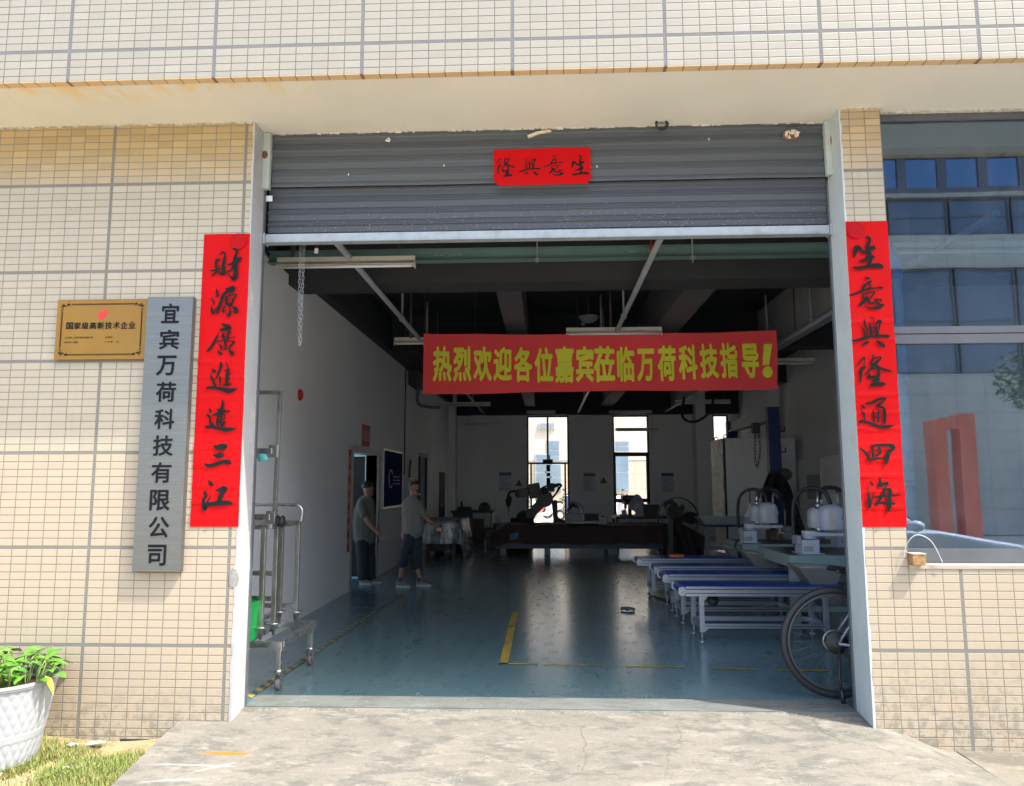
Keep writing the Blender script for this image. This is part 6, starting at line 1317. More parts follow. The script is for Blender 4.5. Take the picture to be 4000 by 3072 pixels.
# pipe with elbow behind the front window
a, b_ = P(DD(1905,600),'y',.55), P(DD(1945,1165),'y',.55)
o = thing('vent_pipe', 'pale blue plastic vent pipe with an elbow behind the front window', 'pipe', (a.x,.55,0)); m_pp = M('pipe_pale_blue', (.72,.82,.88), .35)
part(MB().cyl((a.x+.01,.55,.3),(a.x+.01,.55,a.z),.055,18), 'pipe', m_pp, o); part(MB().tube(catmull([(a.x+.01,.55,a.z),(a.x+.01,.55,a.z+.12),(a.x-.05,.55,a.z+.2),(a.x-.2,.55,a.z+.22)],5),.062,14), 'elbow', M('pipe_blue', (.12,.32,.62), .4), o)
for z in (.8,1.4,2.1): part(MB().cyl((a.x+.01,.55,z),(a.x+.01,.55,z+.05),.06,18), 'joint', m_pp, o)
# ------------------------------------------------------------------ bicycle behind the right jamb
m_tyre = M('tyre_black', (.017,.018,.020), .6, var=.15, scale=20); m_rim = M('rim_black', (.05,.055,.06), .35); m_bikef = M('bike_frame_grey', (.22,.26,.34), .3, .4); m_chr = M('chrome', (.62,.62,.64), .22, .9); m_drk = M('drivetrain', (.035,.035,.034), .55, .2, var=.3)
RW = .366; Rh = Vector((1.905,.52,RW))
bk = thing('bicycle', 'dark bicycle on its kickstand, rear wheel showing past the right door jamb', 'bicycle', (Rh.x,Rh.y,0))
def wheel(c):
    w = part(MB().torus(c, RW-.024, .024, 'y', 80, 12), 'tyre', m_tyre, bk)
    part(MB().torus(c, RW-.055, .011, 'y', 72, 8), 'rim', m_rim, w)
    mb = MB()
    for i in range(28):
        a = 2*PI*i/28; b_ = a+(.55 if i % 4 < 2 else -.55); s_ = .028 if i % 2 else -.028
        mb.tube([c+Vector((.025*math.cos(b_),s_,.025*math.sin(b_))), c+Vector(((RW-.06)*math.cos(a),0,(RW-.06)*math.sin(a)))], .0009, 4)
        mb.tube([c+Vector(((RW-.062)*math.cos(a),0,(RW-.062)*math.sin(a))), c+Vector(((RW-.074)*math.cos(a),0,(RW-.074)*math.sin(a)))], .0026, 5)
    part(mb, 'spokes', M('spoke_steel', (.20,.21,.22), .35, .8), w); part(MB().cyl(c+Vector((0,-.05,0)),c+Vector((0,.05,0)),.022,14), 'hub', m_drk, w); return w
wheel(Rh); Fh = Rh+Vector((1.06,0,0)); wheel(Fh)
BB = Rh+Vector((.43,0,-.06)); ST = Rh+Vector((.25,0,.36)); HT = Rh+Vector((.84,0,.40)); HB = Rh+Vector((.89,0,.26))
mb = MB().tube([BB,ST],.016,10).tube([ST+Vector((.01,0,-.03)),HT],.017,10).tube([BB,HB],.02,10).tube([HT+Vector((-.01,0,.03)),HB],.021,10)
for s_ in (-.055,.055): mb.tube([Rh+Vector((0,s_,0)),Rh+Vector((.12,s_,.17)),ST+Vector((-.01,s_*.25,-.02))],.009,8); mb.tube([Rh+Vector((0,s_,0)),Rh+Vector((.2,s_*1.05,-.03)),BB+Vector((-.03,s_*.5,0))],.010,8); mb.tube([HB+Vector((.005,s_,-.02)),Fh+Vector((0,s_,0))],.014,8)
part(mb, 'frame', m_bikef, bk)
mb = MB()
for i in range(6): mb.lathe([(.02,-.03-.0055*i),(.074-.0075*i,-.03-.0055*i),(.074-.0075*i,-.033-.0055*i),(.02,-.0335-.0055*i)], Rh, 'y', 26)
part(mb, 'cassette', m_drk, bk)
part(MB().torus(Rh+Vector((0,.036,0)), .066, .009, 'y', 30, 6), 'brake_disc', M('disc_steel', (.3,.3,.3), .35, .7), bk)
part(MB().box(Rh+Vector((.03,-.11,-.09)),Rh+Vector((.09,-.06,-.035)),Matrix.Rotation(.5,3,'Y')).beam(Rh+Vector((.06,-.09,-.05)),Rh+Vector((.085,-.08,-.16)),.03,.014).lathe([(.022,-.006),(.022,.006)],Rh+Vector((.07,-.08,-.12)),'y',14).lathe([(.024,-.006),(.024,.006)],Rh+Vector((.09,-.08,-.165)),'y',14), 'derailleur', m_drk, bk)
part(MB().box(Rh+Vector((.045,-.118,-.065)),Rh+Vector((.11,-.112,-.045)),Matrix.Rotation(.3,3,'Y')), 'derailleur_plate', m_chr, bk)
part(MB().tube([Rh+Vector((-.0,-.06,-.02)),Rh+Vector((-.02,-.10,-.2)),Rh+Vector((-.025,-.13,-RW+.09))],.009,8).tube([Rh+Vector((-.025,-.13,-RW+.09)),Rh+Vector((-.02,-.145,-RW+.008))],.014,8), 'kickstand', m_blk2, bk)
part(MB().tube([ST+Vector((0,0,-.02)),ST+Vector((-.03,0,.09))],.013,10), 'seat_post', m_blk2, bk)
sad = MB().grid(lambda u, v: (Rh.x+.0+.27*u, Rh.y+(.075*(1-u)**.8+.02)*math.cos(PI*v)*1.0, .835+.03*math.sin(PI*v)-.012*math.sin(PI*u)), 14, 12)
part(sad, 'saddle', M('saddle_black', (.02,.02,.022), .35), bk, solid=.02)
part(MB().box(ST+Vector((-.05,-.02,.01)),ST+Vector((-.025,.02,.06)),None), 'tail_light', M('tail_red', (.6,.02,.02), .3), bk, bevel=.004)
part(MB().tube([HT+Vector((0,0,.03)),HT+Vector((-.02,0,.10)),HT+Vector((.06,0,.12))],.014,8).tube(catmull([HT+Vector((.0,-.31,.14)),HT+Vector((.05,-.15,.12)),HT+Vector((.06,0,.12)),HT+Vector((.05,.15,.12)),HT+Vector((.0,.31,.14))],4),.013,8), 'handlebar', m_blk2, bk)
cw = part(MB().lathe([(.02,-.05),(.085,-.05),(.085,-.054),(.02,-.056)], BB, 'y', 32), 'chainring', m_drk, bk)
for s_, a in ((-1,.4),(1,.4+PI)):
    d = Vector((math.cos(a),0,math.sin(a)))*.17; e = BB+Vector((0,s_*.08,0))+d
    part(MB().beam(BB+Vector((0,s_*.075,0)),e,.016,.022).box(e+Vector((-.045,s_*.02-.0 if s_ > 0 else -.10,-.01)),e+Vector((.045,s_*.10 if s_ > 0 else -.02,.01))), 'pedal_crank', m_drk, bk)
part(MB().tube([Rh+Vector((0,-.05,.05)),BB+Vector((0,-.052,.085))],.004,5).tube([Rh+Vector((.09,-.08,-.185)),BB+Vector((0,-.052,-.085))],.004,5), 'chain', m_drk, bk)
for pts, lab in (([(175,600),(215,585),(250,602),(290,610),(330,628),(350,625)], 'black cable lying on the floor under the left ends of the far conveyors'),([(395,520),(372,540),(362,528),(385,505)], 'black cable hanging at the left end of the second conveyor')):
    y_ = None
    if lab.endswith('conveyors'): pp = [Vector((P(c7(*p_),'z',.008).x, P(c7(*p_),'z',.008).y, .010)) for p_ in pts]
    else: pp = [P(c7(*p_),'y',3.22) for p_ in pts]
    one(MB().tube(catmull(pp,5), .009, 6), 'power_cable', m_hose, lab, 'cable')
# ------------------------------------------------------------------ two people
def skin(name, J, bones, mat, parent, sub=2, root=None, vox=None):
    """one continuous figure or garment: swelling and tapering limbs laid along the joints and fused into a single skin"""
    mb = MB()
    def rad(k): r = J[k][1]; return r if isinstance(r, tuple) else (r, r)
    for a, b_ in bones:
        (p, q), ra, rb = (J[a][0], J[b_][0]), rad(a), rad(b_)
        n = max(2, int((q-p).length/(.42*min(min(ra), min(rb)))))
        for i in range(n+1):
            f_ = i/n; rx, ry = ra[0]*(1-f_)+rb[0]*f_, ra[1]*(1-f_)+rb[1]*f_
            mb.ball(p.lerp(q, f_), (rx, ry, min(rx, ry)*1.05), 12, 8)
    o = mb.build(name, mat, parent)
    r_ = o.modifiers.new('fuse', 'REMESH'); r_.mode = 'VOXEL'; r_.voxel_size = vox or .009; r_.use_smooth_shade = True
    s_ = o.modifiers.new('smooth', 'SMOOTH'); s_.factor = .5; s_.iterations = 4 if vox else 6
    return o
m_skin = M('skin', (.30,.165,.11), .5, var=.06); m_hair = M('hair_black', (.012,.011,.011), .5); m_tee = M('tee_grey', (.20,.195,.18), .85, var=.08); m_tee2 = M('tee_olive', (.12,.12,.10), .85, var=.08); m_navy = M('shorts_navy', (.025,.035,.05), .85, var=.15); m_trou = M('trousers_dark', (.022,.026,.034), .85, var=.15); m_shoe = M('shoe_grey', (.13,.15,.17), .6); m_sole = M('sole_pale', (.50,.47,.38), .7); m_eye = M('eye_dark', (.02,.015,.012), .3)
def hand(J, B, wrist, palm, tip_dir, side, curl):
    """palm with four fingers and a thumb as branches of the body skeleton"""
    for i, (n_, L) in enumerate((('index',.062),('middle',.068),('ring',.063),('little',.05))):
        b0_ = J[palm][0]+side*(.024-.016*i)+tip_dir*.035; m_ = b0_+tip_dir*L*.5+curl*.006; t_ = m_+tip_dir*L*.38+curl*.024
        J[palm+n_+'a'] = (b0_, .0085); J[palm+n_+'b'] = (m_, .0078); J[palm+n_+'c'] = (t_, .0062); B += [(palm, palm+n_+'a'), (palm+n_+'a', palm+n_+'b'), (palm+n_+'b', palm+n_+'c')]
    a = J[palm][0]+side*.032-tip_dir*.005; b_ = a+side*.018+tip_dir*.03+curl*.008; J[palm+'tha'] = (a,.0095); J[palm+'thb'] = (b_,.0078); B += [(palm, palm+'tha'), (palm+'tha', palm+'thb')]
def shoe(parent, heel, toe, name='shoe'):
    d = (toe-heel); L = d.length; d = d.normalized(); sd = Vector((-d.y,d.x,0)).normalized(); up = Vector((0,0,1)); mb = MB(); so_ = MB()
    def sec(t): 
        w_ = .034+.013*math.sin(PI*min(1,t*1.1))*(1 if t < .85 else .8); h_ = .085-.02*t if t < .35 else .078-.075*(t-.35)*.8
        if t > .92: w_ *= .75; h_ *= .8
        if t < .04: w_ *= .8
        return w_, h_
    n = 10; k = 12; vs = []
    for i in range(n+1):
        t = i/n; w_, h_ = sec(t); c_ = heel+d*L*t
        for j in range(k):
            a = PI*j/(k-1); vs.append(c_+sd*w_*math.cos(a)+up*(.018+(h_-.018)*math.sin(a)))
    mb.add(vs, [(i*k+j,(i+1)*k+j,(i+1)*k+j+1,i*k+j+1) for i in range(n) for j in range(k-1)]+[tuple(range(k)), tuple(n*k+j for j in reversed(range(k)))], True)
    s_ = mb.build(name, m_shoe, parent)
    out = [heel+d*L*(i/n)+sd*(sec(i/n)[0]+.004) for i in range(n+1)]+[heel+d*L*(i/n)-sd*(sec(i/n)[0]+.004) for i in reversed(range(n+1))]
    so_.prism([Vector((p_.x,p_.y,.002)) for p_ in out], (0,0,.018)).build('sole', m_sole, s_)
def man(label, Y0, J2, bones, tee, lower, tee_j, tee_b, low_j, low_b, face, shoes, hands, extra=None):
    f_ = lambda x, y, d=0: P(c3(x,y),'y',Y0+d)
    J = {k: (f_(v[0],v[1],v[2]), v[3]) for k, v in J2.items()}
    base = Vector((J['pelvis'][0].x, Y0, 0)); o = thing('person', label, 'person', base)
    B = list(bones)
    for (w_, p_, td, sd_, cu) in hands: hand(J, B, w_, p_, Vector(td).normalized(), Vector(sd_).normalized(), Vector(cu).normalized())
    hc = J['head'][0]; fd = Vector(face).normalized(); sd = Vector((-fd.y, fd.x, 0))
    J['nose'] = (hc+fd*.088+Vector((0,0,-.012)), (.011,.013)); J['brow'] = (hc+fd*.068+Vector((0,0,.012)), .018); J['chin'] = (hc+fd*.052+Vector((0,0,-.085)), .028)
    B += [('head','brow'),('brow','nose'),('jaw','chin')]
    for s_ in (-1,1): J['ear%d' % s_] = (hc+sd*s_*.082-fd*.005+Vector((0,0,-.012)), (.008,.018)); B.append(('head','ear%d' % s_))
    body = skin('body', J, B, m_skin, o, 2, 'pelvis', .0055)
    for s_ in (-1,1): MB().ball(hc+fd*.076+sd*s_*.030+Vector((0,0,.008)), (.010,.010,.006), 10, 8).build('eye', m_eye, o)
    MB().ball(hc+fd*.075+Vector((0,0,-.052)), (.016,.022,.005), 10, 6).build('mouth', M('lips', (.25,.10,.09), .5), o)
    hb_ = MB(); n, k = 22, 12
    def hp_(u, v):
        a = 2*PI*u; th = v*PI*.53; d = Vector((math.cos(a)*math.sin(th), math.sin(a)*math.sin(th), math.cos(th)))
        fr_ = d.dot(fd); lift = .030*max(0, fr_)*v
        return hc+Vector((d.x*.082, d.y*.082, d.z*.094+.020+lift*1.2+.004*math.sin(a*9+v*7)))-fd*.013
    hb_.grid(hp_, n, k); hb_.build('hair', m_hair, o, solid=.006)
    skin('shirt', {k_: (f_(v[0],v[1],v[2]), v[3]) for k_, v in tee_j.items()}, tee_b, tee, o, 2)
    skin('shorts' if lower is m_navy else 'trousers', {k_: (f_(v[0],v[1],v[2]), v[3]) for k_, v in low_j.items()}, low_b, lower, o, 2)
    for (hx, hy, hd, tx, ty, td) in shoes:
        h_, t_ = f_(hx,hy,hd), f_(tx,ty,td); h_.z = 0; t_.z = 0; shoe(o, h_, t_)
    return o, f_
J1 = dict(pelvis=(652,1000,0,(.08,.06)), waist=(650,930,0,(.075,.055)), chest=(648,830,0,(.09,.06)), upper=(650,765,0,(.08,.055)), neck=(658,712,0,.046), jaw=(664,676,-.005,(.058,.062)), head=(668,640,0,(.078,.082)), crown=(667,606,0,(.066,.07)),
  shl=(606,775,-.02,.05), ell=(588,895,-.03,.037), wrl=(578,1000,-.04,.025), pal=(574,1038,-.04,(.030,.018)),
  shr=(694,778,.02,.05), elr=(742,868,.0,.036), wrr=(815,938,-.02,.024), par=(848,958,-.02,(.028,.018)),
  hil=(628,1040,-.03,.075), knl=(578,1225,-.05,.05), anl=(556,1385,-.05,.030), hir=(680,1040,.03,.075), knr=(672,1225,.05,.05), anr=(712,1375,.05,.030), ftl=(575,1425,-.05,.028), ftr=(735,1425,.05,.028))
B1 = [('pelvis','waist'),('waist','chest'),('chest','upper'),('upper','neck'),('neck','jaw'),('jaw','head'),('head','crown'),('upper','shl'),('shl','ell'),('ell','wrl'),('wrl','pal'),('upper','shr'),('shr','elr'),('elr','wrr'),('wrr','par'),('pelvis','hil'),('hil','knl'),('knl','anl'),('anl','ftl'),('pelvis','hir'),('hir','knr'),('knr','anr'),('anr','ftr')]
T1 = dict(chest=(648,830,0,(.150,.115)), upper=(650,762,0,(.118,.088)), col=(656,728,0,(.066,.060)), waist=(652,925,0,(.145,.115)), hem=(655,1000,0,(.152,.122)), shl=(604,776,-.02,.060), sll=(592,850,-.03,.058), shr=(696,780,.02,.060), slr=(728,842,.01,.056))
TB1 = [('chest','upper'),('upper','col'),('chest','waist'),('waist','hem'),('upper','shl'),('shl','sll'),('upper','shr'),('shr','slr')]
L1 = dict(pel=(654,1000,0,(.125,.10)), hil=(630,1045,-.03,.092), knl=(588,1180,-.05,.082), hml=(572,1255,-.05,.080), hir=(682,1045,.03,.092), knr=(682,1190,.05,.082), hmr=(684,1270,.05,.080))
LB1 = [('pel','hil'),('hil','knl'),('knl','hml'),('pel','hir'),('hir','knr'),('knr','hmr')]
o, f1 = man('man in grey tee shirt and knee length shorts striding right beside the covered bench', 6.0, J1, B1, m_tee, m_navy, T1, TB1, L1, LB1, (.72,-.68,-.02), [(522,1440,-.06,642,1440,-.08),(688,1440,.06,815,1432,.02)], [('wrl','pal',(-.05,-.1,-1),(.3,-.9,0),(.8,.2,0)),('wrr','par',(.9,.1,-.4),(.2,-.9,.3),(.1,0,-1))])
MB().torus(f1(818,940,-.02), .027, .007, 'z', 16, 6).build('wristband', m_hair, o)
for x_, d_ in ((556,-.05),(712,.05)): MB().cyl(f1(x_,1382,d_), f1(x_+(3 if x_ > 600 else -1),1408,d_), .036, 12).build('sock', m_hair, o)
c0 = f1(697,690,-.13); one(MB().cyl(c0, c0+Vector((.035,-.03,-.012)), .0045, 8), 'cigarette', M('cigarette_white', (.75,.74,.7), .7), 'white cigarette in the mouth of the man in shorts', 'cigarette')
qb = P(c3(875,985),'y',6.0); m_ob = M('box_orange', (.40,.20,.11), .6)
o = thing('small_packet', 'small orange brown packet held in the right hand of the man in shorts', 'packet', qb); part(MB().box((qb.x-.045,5.96,qb.z-.025),(qb.x+.05,6.02,qb.z+.025)), 'packet_box', m_ob, o, bevel=.004); part(MB().box((qb.x-.03,5.957,qb.z-.012),(qb.x+.03,5.9595,qb.z+.012)), 'packet_label', M('packet_pale', (.5,.36,.28), .6), o)
J2 = dict(pelvis=(258,1050,0,(.09,.07)), waist=(256,950,0,(.09,.08)), chest=(266,830,0,(.09,.07)), upper=(276,755,0,(.08,.055)), neck=(286,712,0,.05), jaw=(292,688,0,(.06,.064)), head=(290,650,0,(.078,.084)), crown=(284,622,0,(.066,.07)),
  shl=(236,790,-.10,.055), ell=(282,915,-.16,.040), wrl=(345,990,-.17,.027), pal=(376,1018,-.17,(.032,.02)), shr=(310,790,.12,.055), elr=(300,900,.16,.04), wrr=(340,985,.17,.026), par=(362,1010,.17,(.03,.02)),
  hil=(240,1090,-.06,.085), knl=(246,1240,-.06,.058), anl=(245,1380,-.06,.034), hir=(290,1090,.06,.085), knr=(308,1240,.06,.058), anr=(316,1370,.06,.034), ftl=(262,1418,-.06,.03), ftr=(340,1412,.06,.03))
T2 = dict(chest=(262,840,0,(.165,.14)), upper=(272,762,0,(.130,.095)), col=(284,730,0,(.075,.066)), waist=(258,945,0,(.175,.155)), hem=(258,1045,0,(.165,.14)), shl=(236,792,-.10,.068), sll=(258,862,-.14,.064), shr=(308,795,.12,.066), slr=(304,862,.14,.062))
L2 = dict(pel=(256,1055,0,(.13,.105)), hil=(242,1105,-.06,.10), knl=(246,1240,-.06,.085), hml=(244,1378,-.06,.072), hir=(290,1105,.06,.10), knr=(306,1240,.06,.085), hmr=(314,1370,.06,.072))
o, f2m = man('man in olive tee shirt and long dark trousers standing in the office doorway', 6.28, J2, B1, m_tee2, m_trou, T2, TB1, L2, LB1, (.95,.28,0), [(222,1432,-.08,320,1436,-.10),(292,1425,.06,405,1418,.04)], [('wrl','pal',(.8,.0,-.6),(.3,-.9,.2),(-.3,0,-1)),('wrr','par',(.8,0,-.6),(.2,-.9,.2),(-.3,0,-1))])
# ------------------------------------------------------------------ beyond the back windows
m_btile = tile_mat('far_tile', -20, 0, base=(.50,.44,.33), grout=(.32,.28,.22), wide=(.36,.33,.28))
m_far = M('far_plaster', (.50,.45,.36), .85, var=.05, scale=.6); m_fgl = M('far_glass', (.16,.22,.26), .1, var=.15, scale=.5, spec=.7)
YN = 29.0
nb = thing('neighbour_building', 'sunlit cream tiled building with grey blue windows behind the back yard', 'building', (0,YN,0))
part(MB().box((-14,YN,-.1),(22,YN+.4,P(c4(1000,600),'y',YN).z)), 'lower_wall', m_btile, nb); part(MB().box((-14,YN-.02,P(c4(1000,600),'y',YN).z+.002),(22,YN+.4,9.5)), 'upper_wall', m_far, nb)
def far_win(tl, br):
    a, b_ = P(tl,'y',YN), P(br,'y',YN); w = part(MB().box((a.x-.06,YN-.06,b_.z-.06),(b_.x+.06,YN-.0205,a.z+.06)), 'window', M('far_frame', (.35,.37,.38), .5), nb)
    zm = (a.z+b_.z)/2; part(MB().box((a.x,YN-.075,b_.z),(b_.x,YN-.061,zm-.03)).box((a.x,YN-.075,zm+.03),(b_.x,YN-.061,a.z)), 'pane', m_fgl, w)
far_win(c4(1042,640), c4(1178,870)); far_win(c4(1060,420), c4(1160,590)); far_win(c5(490,550), c5(612,868)); far_win(c5(490,425), c5(612,505)); far_win(c4(700,640), c4(840,870)); far_win(c5(900,550), c5(1050,868)); far_win(c5(-250,550), c5(-120,868))
a, b_ = P(c4(975,245),'y',YN), P(c4(1128,305),'y',YN)
lou = part(MB().box((a.x,YN-.10,b_.z),(b_.x,YN-.0205,a.z)), 'louvre', M('louvre_white', (.6,.6,.56), .6), nb); mb = MB()
for i in range(5): z = b_.z+(a.z-b_.z)*(i+.5)/5; mb.box((a.x+.05,YN-.14,z-.03),(b_.x-.05,YN-.101,z+.01))
part(mb, 'louvre_slats', M('louvre_grey', (.30,.32,.32), .6), lou)
# parked scooters
m_sc = [M('scooter_white', (.68,.66,.68), .3), M('scooter_red', (.55,.04,.06), .3), M('scooter_navy', (.03,.04,.12), .3)]
m_sgrey = M('scooter_grey', (.25,.26,.28), .4)
def scooter(loc, col, label, rz=0, k=1.0):
    L = Vector(loc); o = thing('motor_scooter', label, 'scooter', L, 'scooters parked behind the hall'); V = lambda x, y, z: L+Vector((x,y,z))
    for x in (-.58,.58):
        w = part(MB().torus(V(x,0,.22), .175, .048, 'y', 28, 10), 'wheel', m_tyre, o); part(MB().cyl(V(x,-.03,.22),V(x,.03,.22),.13,20), 'rim', M('scooter_rim', (.45,.43,.40), .4, .5), w)
    part(MB().prism([V(-.62,-.12,.46),V(-.70,-.12,.62),V(-.45,-.12,.70),V(-.05,-.12,.66),V(-.02,-.12,.34),V(.30,-.12,.28),V(.32,-.12,.22),V(-.15,-.12,.20),V(-.38,-.12,.38)], (0,.24,0)), 'body', col, o, bevel=.03)
    part(MB().prism([V(.34,-.16,.24),V(.30,-.16,.30),V(.42,-.16,.98),V(.50,-.16,.96),V(.50,-.16,.60),V(.42,-.16,.26)], (0,.32,0)), 'leg_shield', col, o, bevel=.03)
    part(MB().tube([V(.58,0,.22),V(.44,0,.98)], .025, 8), 'fork', m_sgrey, o); part(MB().torus(V(.58,0,.25), .24, .035, 'y', 14, 8, .3, 2.6), 'mudguard', col, o)
    part(MB().tube(catmull([V(.36,-.32,1.02),V(.44,-.1,1.0),V(.44,.1,1.0),V(.36,.32,1.02)],4), .02, 8).ball(V(.47,0,1.0),(.08,.10,.08),12,8), 'handlebar', m_blk2, o)
    part(MB().ball(V(.545,0,.99),(.03,.06,.05),10,8), 'headlight', M('lamp_clear', (.6,.6,.55), .2), o)
    part(MB().prism([V(-.68,-.12,.70),V(-.66,-.12,.78),V(-.30,-.12,.76),V(-.02,-.12,.74),V(.0,-.12,.68)], (0,.24,0)), 'seat', m_blk2, o, bevel=.02)
    part(MB().ball(V(-.70,0,.62),(.04,.08,.035),10,8), 'tail_light', MATS['tail_red'], o); part(MB().tube([V(-.1,.05,.2),V(-.14,.10,.0)],.014,6), 'kickstand', m_sgrey, o)
    for s_ in (-1,1): part(MB().tube([V(.42,s_*.2,1.02),V(.40,s_*.26,1.16)],.008,6).ball(V(.40,s_*.27,1.19),(.02,.055,.04),10,8), 'mirror', m_blk2, o)
    o.rotation_euler.z = rz; o.scale = (k,)*3; return o
x_ = P(c4(1030,1150),'y',25).x
scooter((x_,25,0), m_sc[0], 'white scooter seen through the open lower half of the glazed back door', PI)
scooter((x_+1.15,26,0), m_sc[2], 'navy scooter right of the white one outside the glazed back door', 1.9)
scooter((x_-.45,27,0), m_sc[1], 'red scooter partly hidden behind the robot arm outside the back door', PI*.9)
scooter((P(c5(545,1050),'y',25).x,25.5,0), m_sc[0], 'pale scooter outside the narrow back window', 1.8)
m_shrub = M('shrub_leaf', (.06,.14,.025), .6, var=.35, scale=12)
for (q_, lab) in ((c4(920,960),'low green shrub outside the left edge of the glazed back door'),(c4(1240,985),'low green shrub outside the right edge of the glazed back door')):
    p = P(q_,'y',28.2); mb = MB(); rr = random.Random(int(p.x*10)+3)
    for i in range(420):
        a = rr.uniform(0,2*PI); r = .42*rr.random()**.5; z = rr.uniform(.1,.98)*(1-.4*r); leaf(Vector((p.x+r*math.cos(a),28.2+r*.7*math.sin(a),z)), Vector((rr.uniform(-1,1),rr.uniform(-1,1),rr.uniform(-.2,1))), .13,.035,.2, mb)
    sh_ = thing('shrub', lab, 'shrub', (p.x,28.2,0)); part(mb, 'foliage', m_shrub, sh_); part(MB().cyl((p.x,28.2,-.02),(p.x,28.2,.6),.03,8), 'stem', M('shrub_stem', (.10,.07,.04), .8), sh_)
# ------------------------------------------------------------------ across the yard, seen mirrored in the front window
GY = .118
def mir(q, yv): v = P(q,'y',yv); return Vector((v.x, 2*GY-yv, v.z))
YV = 20.0
m_otile = tile_mat('opposite_tile', -30, 0, base=(.55,.52,.42), grout=(.2,.2,.18), wide=(.24,.24,.22)); m_ogl = M('opposite_glass', (.08,.115,.16), .06, var=.2, scale=.4, spec=.8); m_ofr = M('opposite_frame', (.10,.10,.11), .5)
ob = thing('opposite_building', 'tiled building with bands of blue windows across the yard, mirrored in the front window', 'building', (16,2*GY-YV,0))
oy = 2*GY-YV
zt0 = mir((3600, 300+790/1.68), YV).z; zA = mir((3600,300+1040/1.68), YV).z; zB = mir((3600,300+1255/1.68), YV).z; zC_ = mir((3600,1200+400/1.5275), YV).z
part(MB().box((7.5,oy-.4,-.2),(30,oy,zC_)), 'lower_wall', m_otile, ob); part(MB().box((7.5,oy-.4,zB),(30,oy,zA)), 'middle_band', m_otile, ob); part(MB().box((7.5,oy-.4,zt0),(30,oy+.05,zt0+.12)), 'parapet', m_otile, ob)
part(MB().box((7.5,oy-.4,zC_),(30,oy-.25,zB)).box((7.5,oy-.4,zA),(30,oy-.25,zt0)).box((7.5,oy-8,-.2),(30,oy-.41,zt0+.1)), 'core', M('opposite_core', (.10,.11,.12), .8), ob)
for (za, zb) in ((zC_,zB),(zA,zt0)):
    x = 7.5
    while x < 29:
        w = part(MB().box((x+.04,oy-.2,za+.03),(x+.10,oy-.1,zb-.03)).box((x+1.9,oy-.2,za+.03),(x+1.96,oy-.1,zb-.03)).box((x+.1001,oy-.2,za+.03),(x+1.8999,oy-.1,za+.10)).box((x+.1001,oy-.2,zb-.10),(x+1.8999,oy-.1,zb-.03)).box((x+.1001,oy-.19,(za+zb)/2-.03),(x+1.8999,oy-.11,(za+zb)/2+.03)), 'window', m_ofr, ob)
        part(MB().box((x+.1,oy-.17,za+.1),(x+1.9,oy-.15,zb-.1)), 'pane', m_ogl, w); x += 2.0
# steel frame on the roof; tinted pane added between its bars deepens the sky
zr = mir((3600,300+540/1.68), YV).z
rf = thing('roof_frame', 'steel canopy frame with added tinted pane on the roof across the yard, mirrored against sky', 'canopy', (16,oy,zt0+.12))
mb = MB().box((7.5,oy-.1,zr),(30,oy+.05,zr+.22)).box((7.5,oy-.1,zt0+.122),(30,oy+.05,zt0+.30)); part(mb, 'rails', m_ofr, rf); part(MB().box((7.5,oy-.04,zt0+.3),(30,oy-.03,zr)), 'sky_tint_pane', glass_mat('sky_tint_glass', (.22,.30,.38), .05, .02), rf)
x0_ = mir((3200+535/1.68, 300+650/1.68), YV).x; stp = mir((3200+800/1.68,300+650/1.68), YV).x-x0_; x = x0_-1*stp
while x < 29: part(MB().box((x-.13,oy-.08,zt0+.3005),(x+.16,oy+.03,zr-.0005)), 'post', m_ofr, rf); x += stp
# red portal, shrubby tree and white car
a, b_ = mir((3200+670/1.5275,1200+660/1.5275), 17), mir((3200+985/1.5275,1200+1400/1.5275), 17)
pr = thing('red_portal', 'tall orange red portal standing before the building across the yard', 'portal', ((a.x+b_.x)/2,a.y,-.23)); m_por = M('portal_red', (.85,.17,.07), .6)
wv_ = (b_.x-a.x); part(MB().box((a.x,a.y-.5,-.23),(a.x+wv_*.32,a.y,a.z-.08)), 'pillar', m_por, pr); part(MB().box((a.x+wv_*.62,a.y-.5,-.23),(b_.x,a.y,a.z+.1)), 'pillar', m_por, pr); part(MB().box((a.x+wv_*.32+.001,a.y-.45,a.z-.32),(a.x+wv_*.62-.001,a.y-.05,a.z-.0)), 'crossbar', m_por, pr)
q = mir((3200+1215/1.5275,1200+420/1.5275), 15)
tre = thing('tree', 'small leafy tree across the yard, mirrored at the right edge of the window', 'tree', (q.x+.6,q.y,-.23)); mb = MB(); rr = random.Random(77)
for i in range(2600):
    d = Vector((rr.gauss(0,1),rr.gauss(0,1),rr.gauss(0,1))).normalized()*rr.random()**.4; p = Vector((q.x+.7+d.x*1.3, q.y+d.y*1.2, q.z+d.z*1.1))
    if mn.noise(p*1.6) < -.12: continue
    leaf(p, Vector((rr.uniform(-1,1),rr.uniform(-1,1),rr.uniform(-.6,.6))), .16,.045,.2, mb)
part(mb, 'crown', m_shrub, tre); part(MB().tube([(q.x+.6,q.y,-.23),(q.x+.65,q.y,q.z*.5),(q.x+.7,q.y,q.z)],[.09,.07,.04],10).tube([(q.x+.65,q.y,q.z*.5),(q.x+1.2,q.y+.3,q.z+.2)],[.05,.02],8).tube([(q.x+.65,q.y,q.z*.55),(q.x+.1,q.y-.3,q.z+.3)],[.05,.02],8), 'trunk', M('bark', (.12,.09,.06), .9, var=.3, bmp=.6), tre)
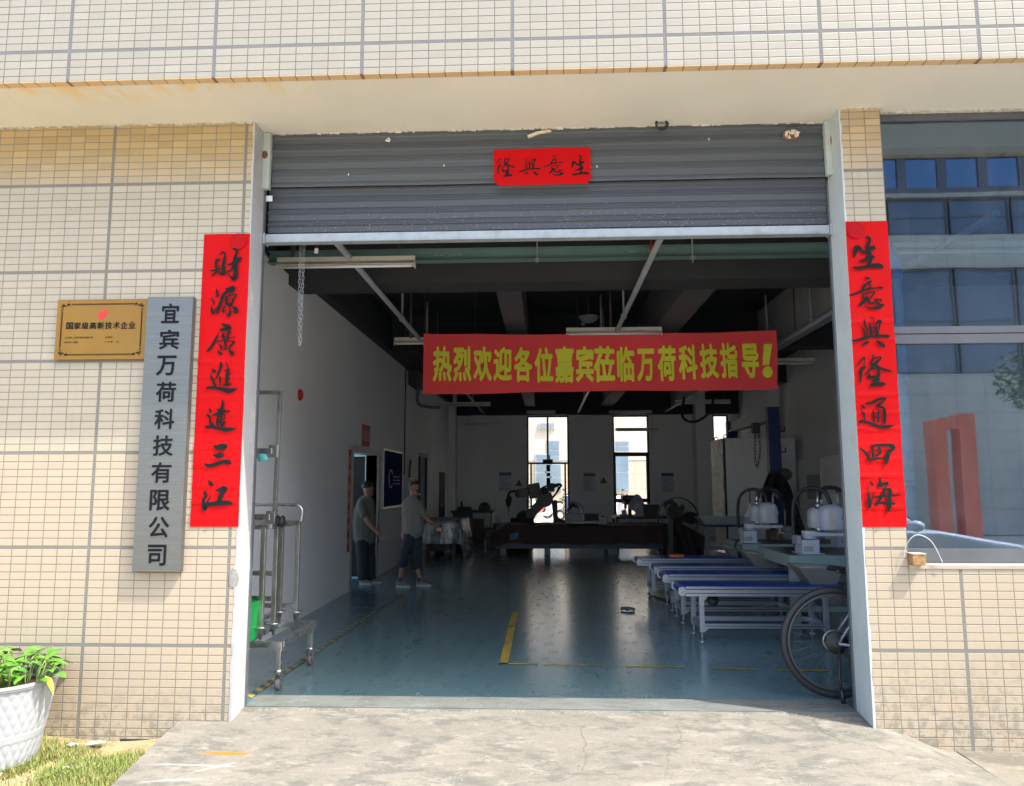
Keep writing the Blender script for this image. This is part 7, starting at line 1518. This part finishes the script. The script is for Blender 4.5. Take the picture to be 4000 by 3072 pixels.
# car parked to the right of the viewpoint, nose to the right
yv = 4.9; A0 = mir(DD(1935,1085), yv); A1 = mir(DD(2005,1135), yv); HD = mir(DD(2180,1168), yv); cy_ = A0.y
ca = thing('parked_car', 'white car parked on the yard, its bonnet mirrored at the foot of the window', 'car', (A1.x-.3,cy_-.85,-.235)); G0 = -.235
m_carp = M('car_white', (.72,.74,.76), .18, var=.02, spec=.6); m_cgl = M('car_glass', (.015,.018,.022), .05, spec=.7)
xa = A1.x; za_ = A1.z; xh = max(HD.x, xa+1.1); zh = HD.z
prof = [(xa-2.9,.25),(xa-3.0,.62),(xa-2.85,za_-G0-.05),(xa-1.2,za_-G0-.02),(xa,za_-G0),(xh-.1,zh-G0+.02),(xh+.12,zh-G0-.15),(xh+.15,.35),(xh+.05,.22)]
part(MB().prism([(x,cy_-1.7,G0+z) for x, z in prof], (0,1.7,0)), 'body', m_carp, ca, bevel=.06, seg=3)
roof = [(xa-2.6,za_-G0-.03),(xa-2.1,A0.z-G0+.18),(xa-1.2,A0.z-G0+.22),(xa-.75,A0.z-G0+.16),(xa-.05,za_-G0-.0)]
part(MB().prism([(x,cy_-1.55,G0+z) for x, z in roof], (0,1.4,0)), 'cabin', m_carp, ca, bevel=.04)
for yy in (cy_-.149, cy_-1.551-.004): part(MB().prism([(xa-2.4,yy,G0+za_-G0+.02),(xa-2.0,yy,G0+A0.z-G0+.12),(xa-1.2,yy,G0+A0.z-G0+.15),(xa-.8,yy,G0+A0.z-G0+.10),(xa-.25,yy,G0+za_-G0+.02)], (0,.004,0)), 'side_window', m_cgl, ca)
part(MB().beam((xa-.76,cy_-.85,A0.z+.13),(xa-.10,cy_-.85,za_+.035),.02,1.25,(-.3,0,1)) if False else MB().add([(xa-.74,cy_-.25,A0.z+.17),(xa-.74,cy_-1.45,A0.z+.17),(xa-.06,cy_-1.5,za_+.03),(xa-.06,cy_-.2,za_+.03)],[(0,1,2,3)]), 'windscreen', m_cgl, ca)
for x in (xa-2.3, xh-.55):
    for yy in (cy_-.12, cy_-1.58): w = part(MB().torus((x,yy,G0+.31), .24, .08, 'y', 28, 10), 'wheel', m_tyre, ca); part(MB().cyl((x,yy-.07,G0+.31),(x,yy+.07,G0+.31),.18,20), 'rim', m_chr, w)
part(MB().ball((xa-.30,cy_+.06,za_+.06),(.10,.10,.07),14,10), 'wing_mirror', m_carp, ca); part(MB().ball((xa-.30,cy_-1.76,za_+.06),(.10,.10,.07),14,10), 'wing_mirror', m_carp, ca)
for yy in (cy_-.3, cy_-1.4): part(MB().ball((xh+.10,yy,G0+.55),(.06,.16,.07),12,8), 'headlight', MATS['lamp_clear'], ca)
a_, b_ = P((3200+490/1.68,300+1150/1.68),'y',1.55), None
ceiling_lamp(a_.x, a_.x+1.26, 1.55, min(a_.z,3.45), 'unlit tube lamp seen through the upper pane of the front window')
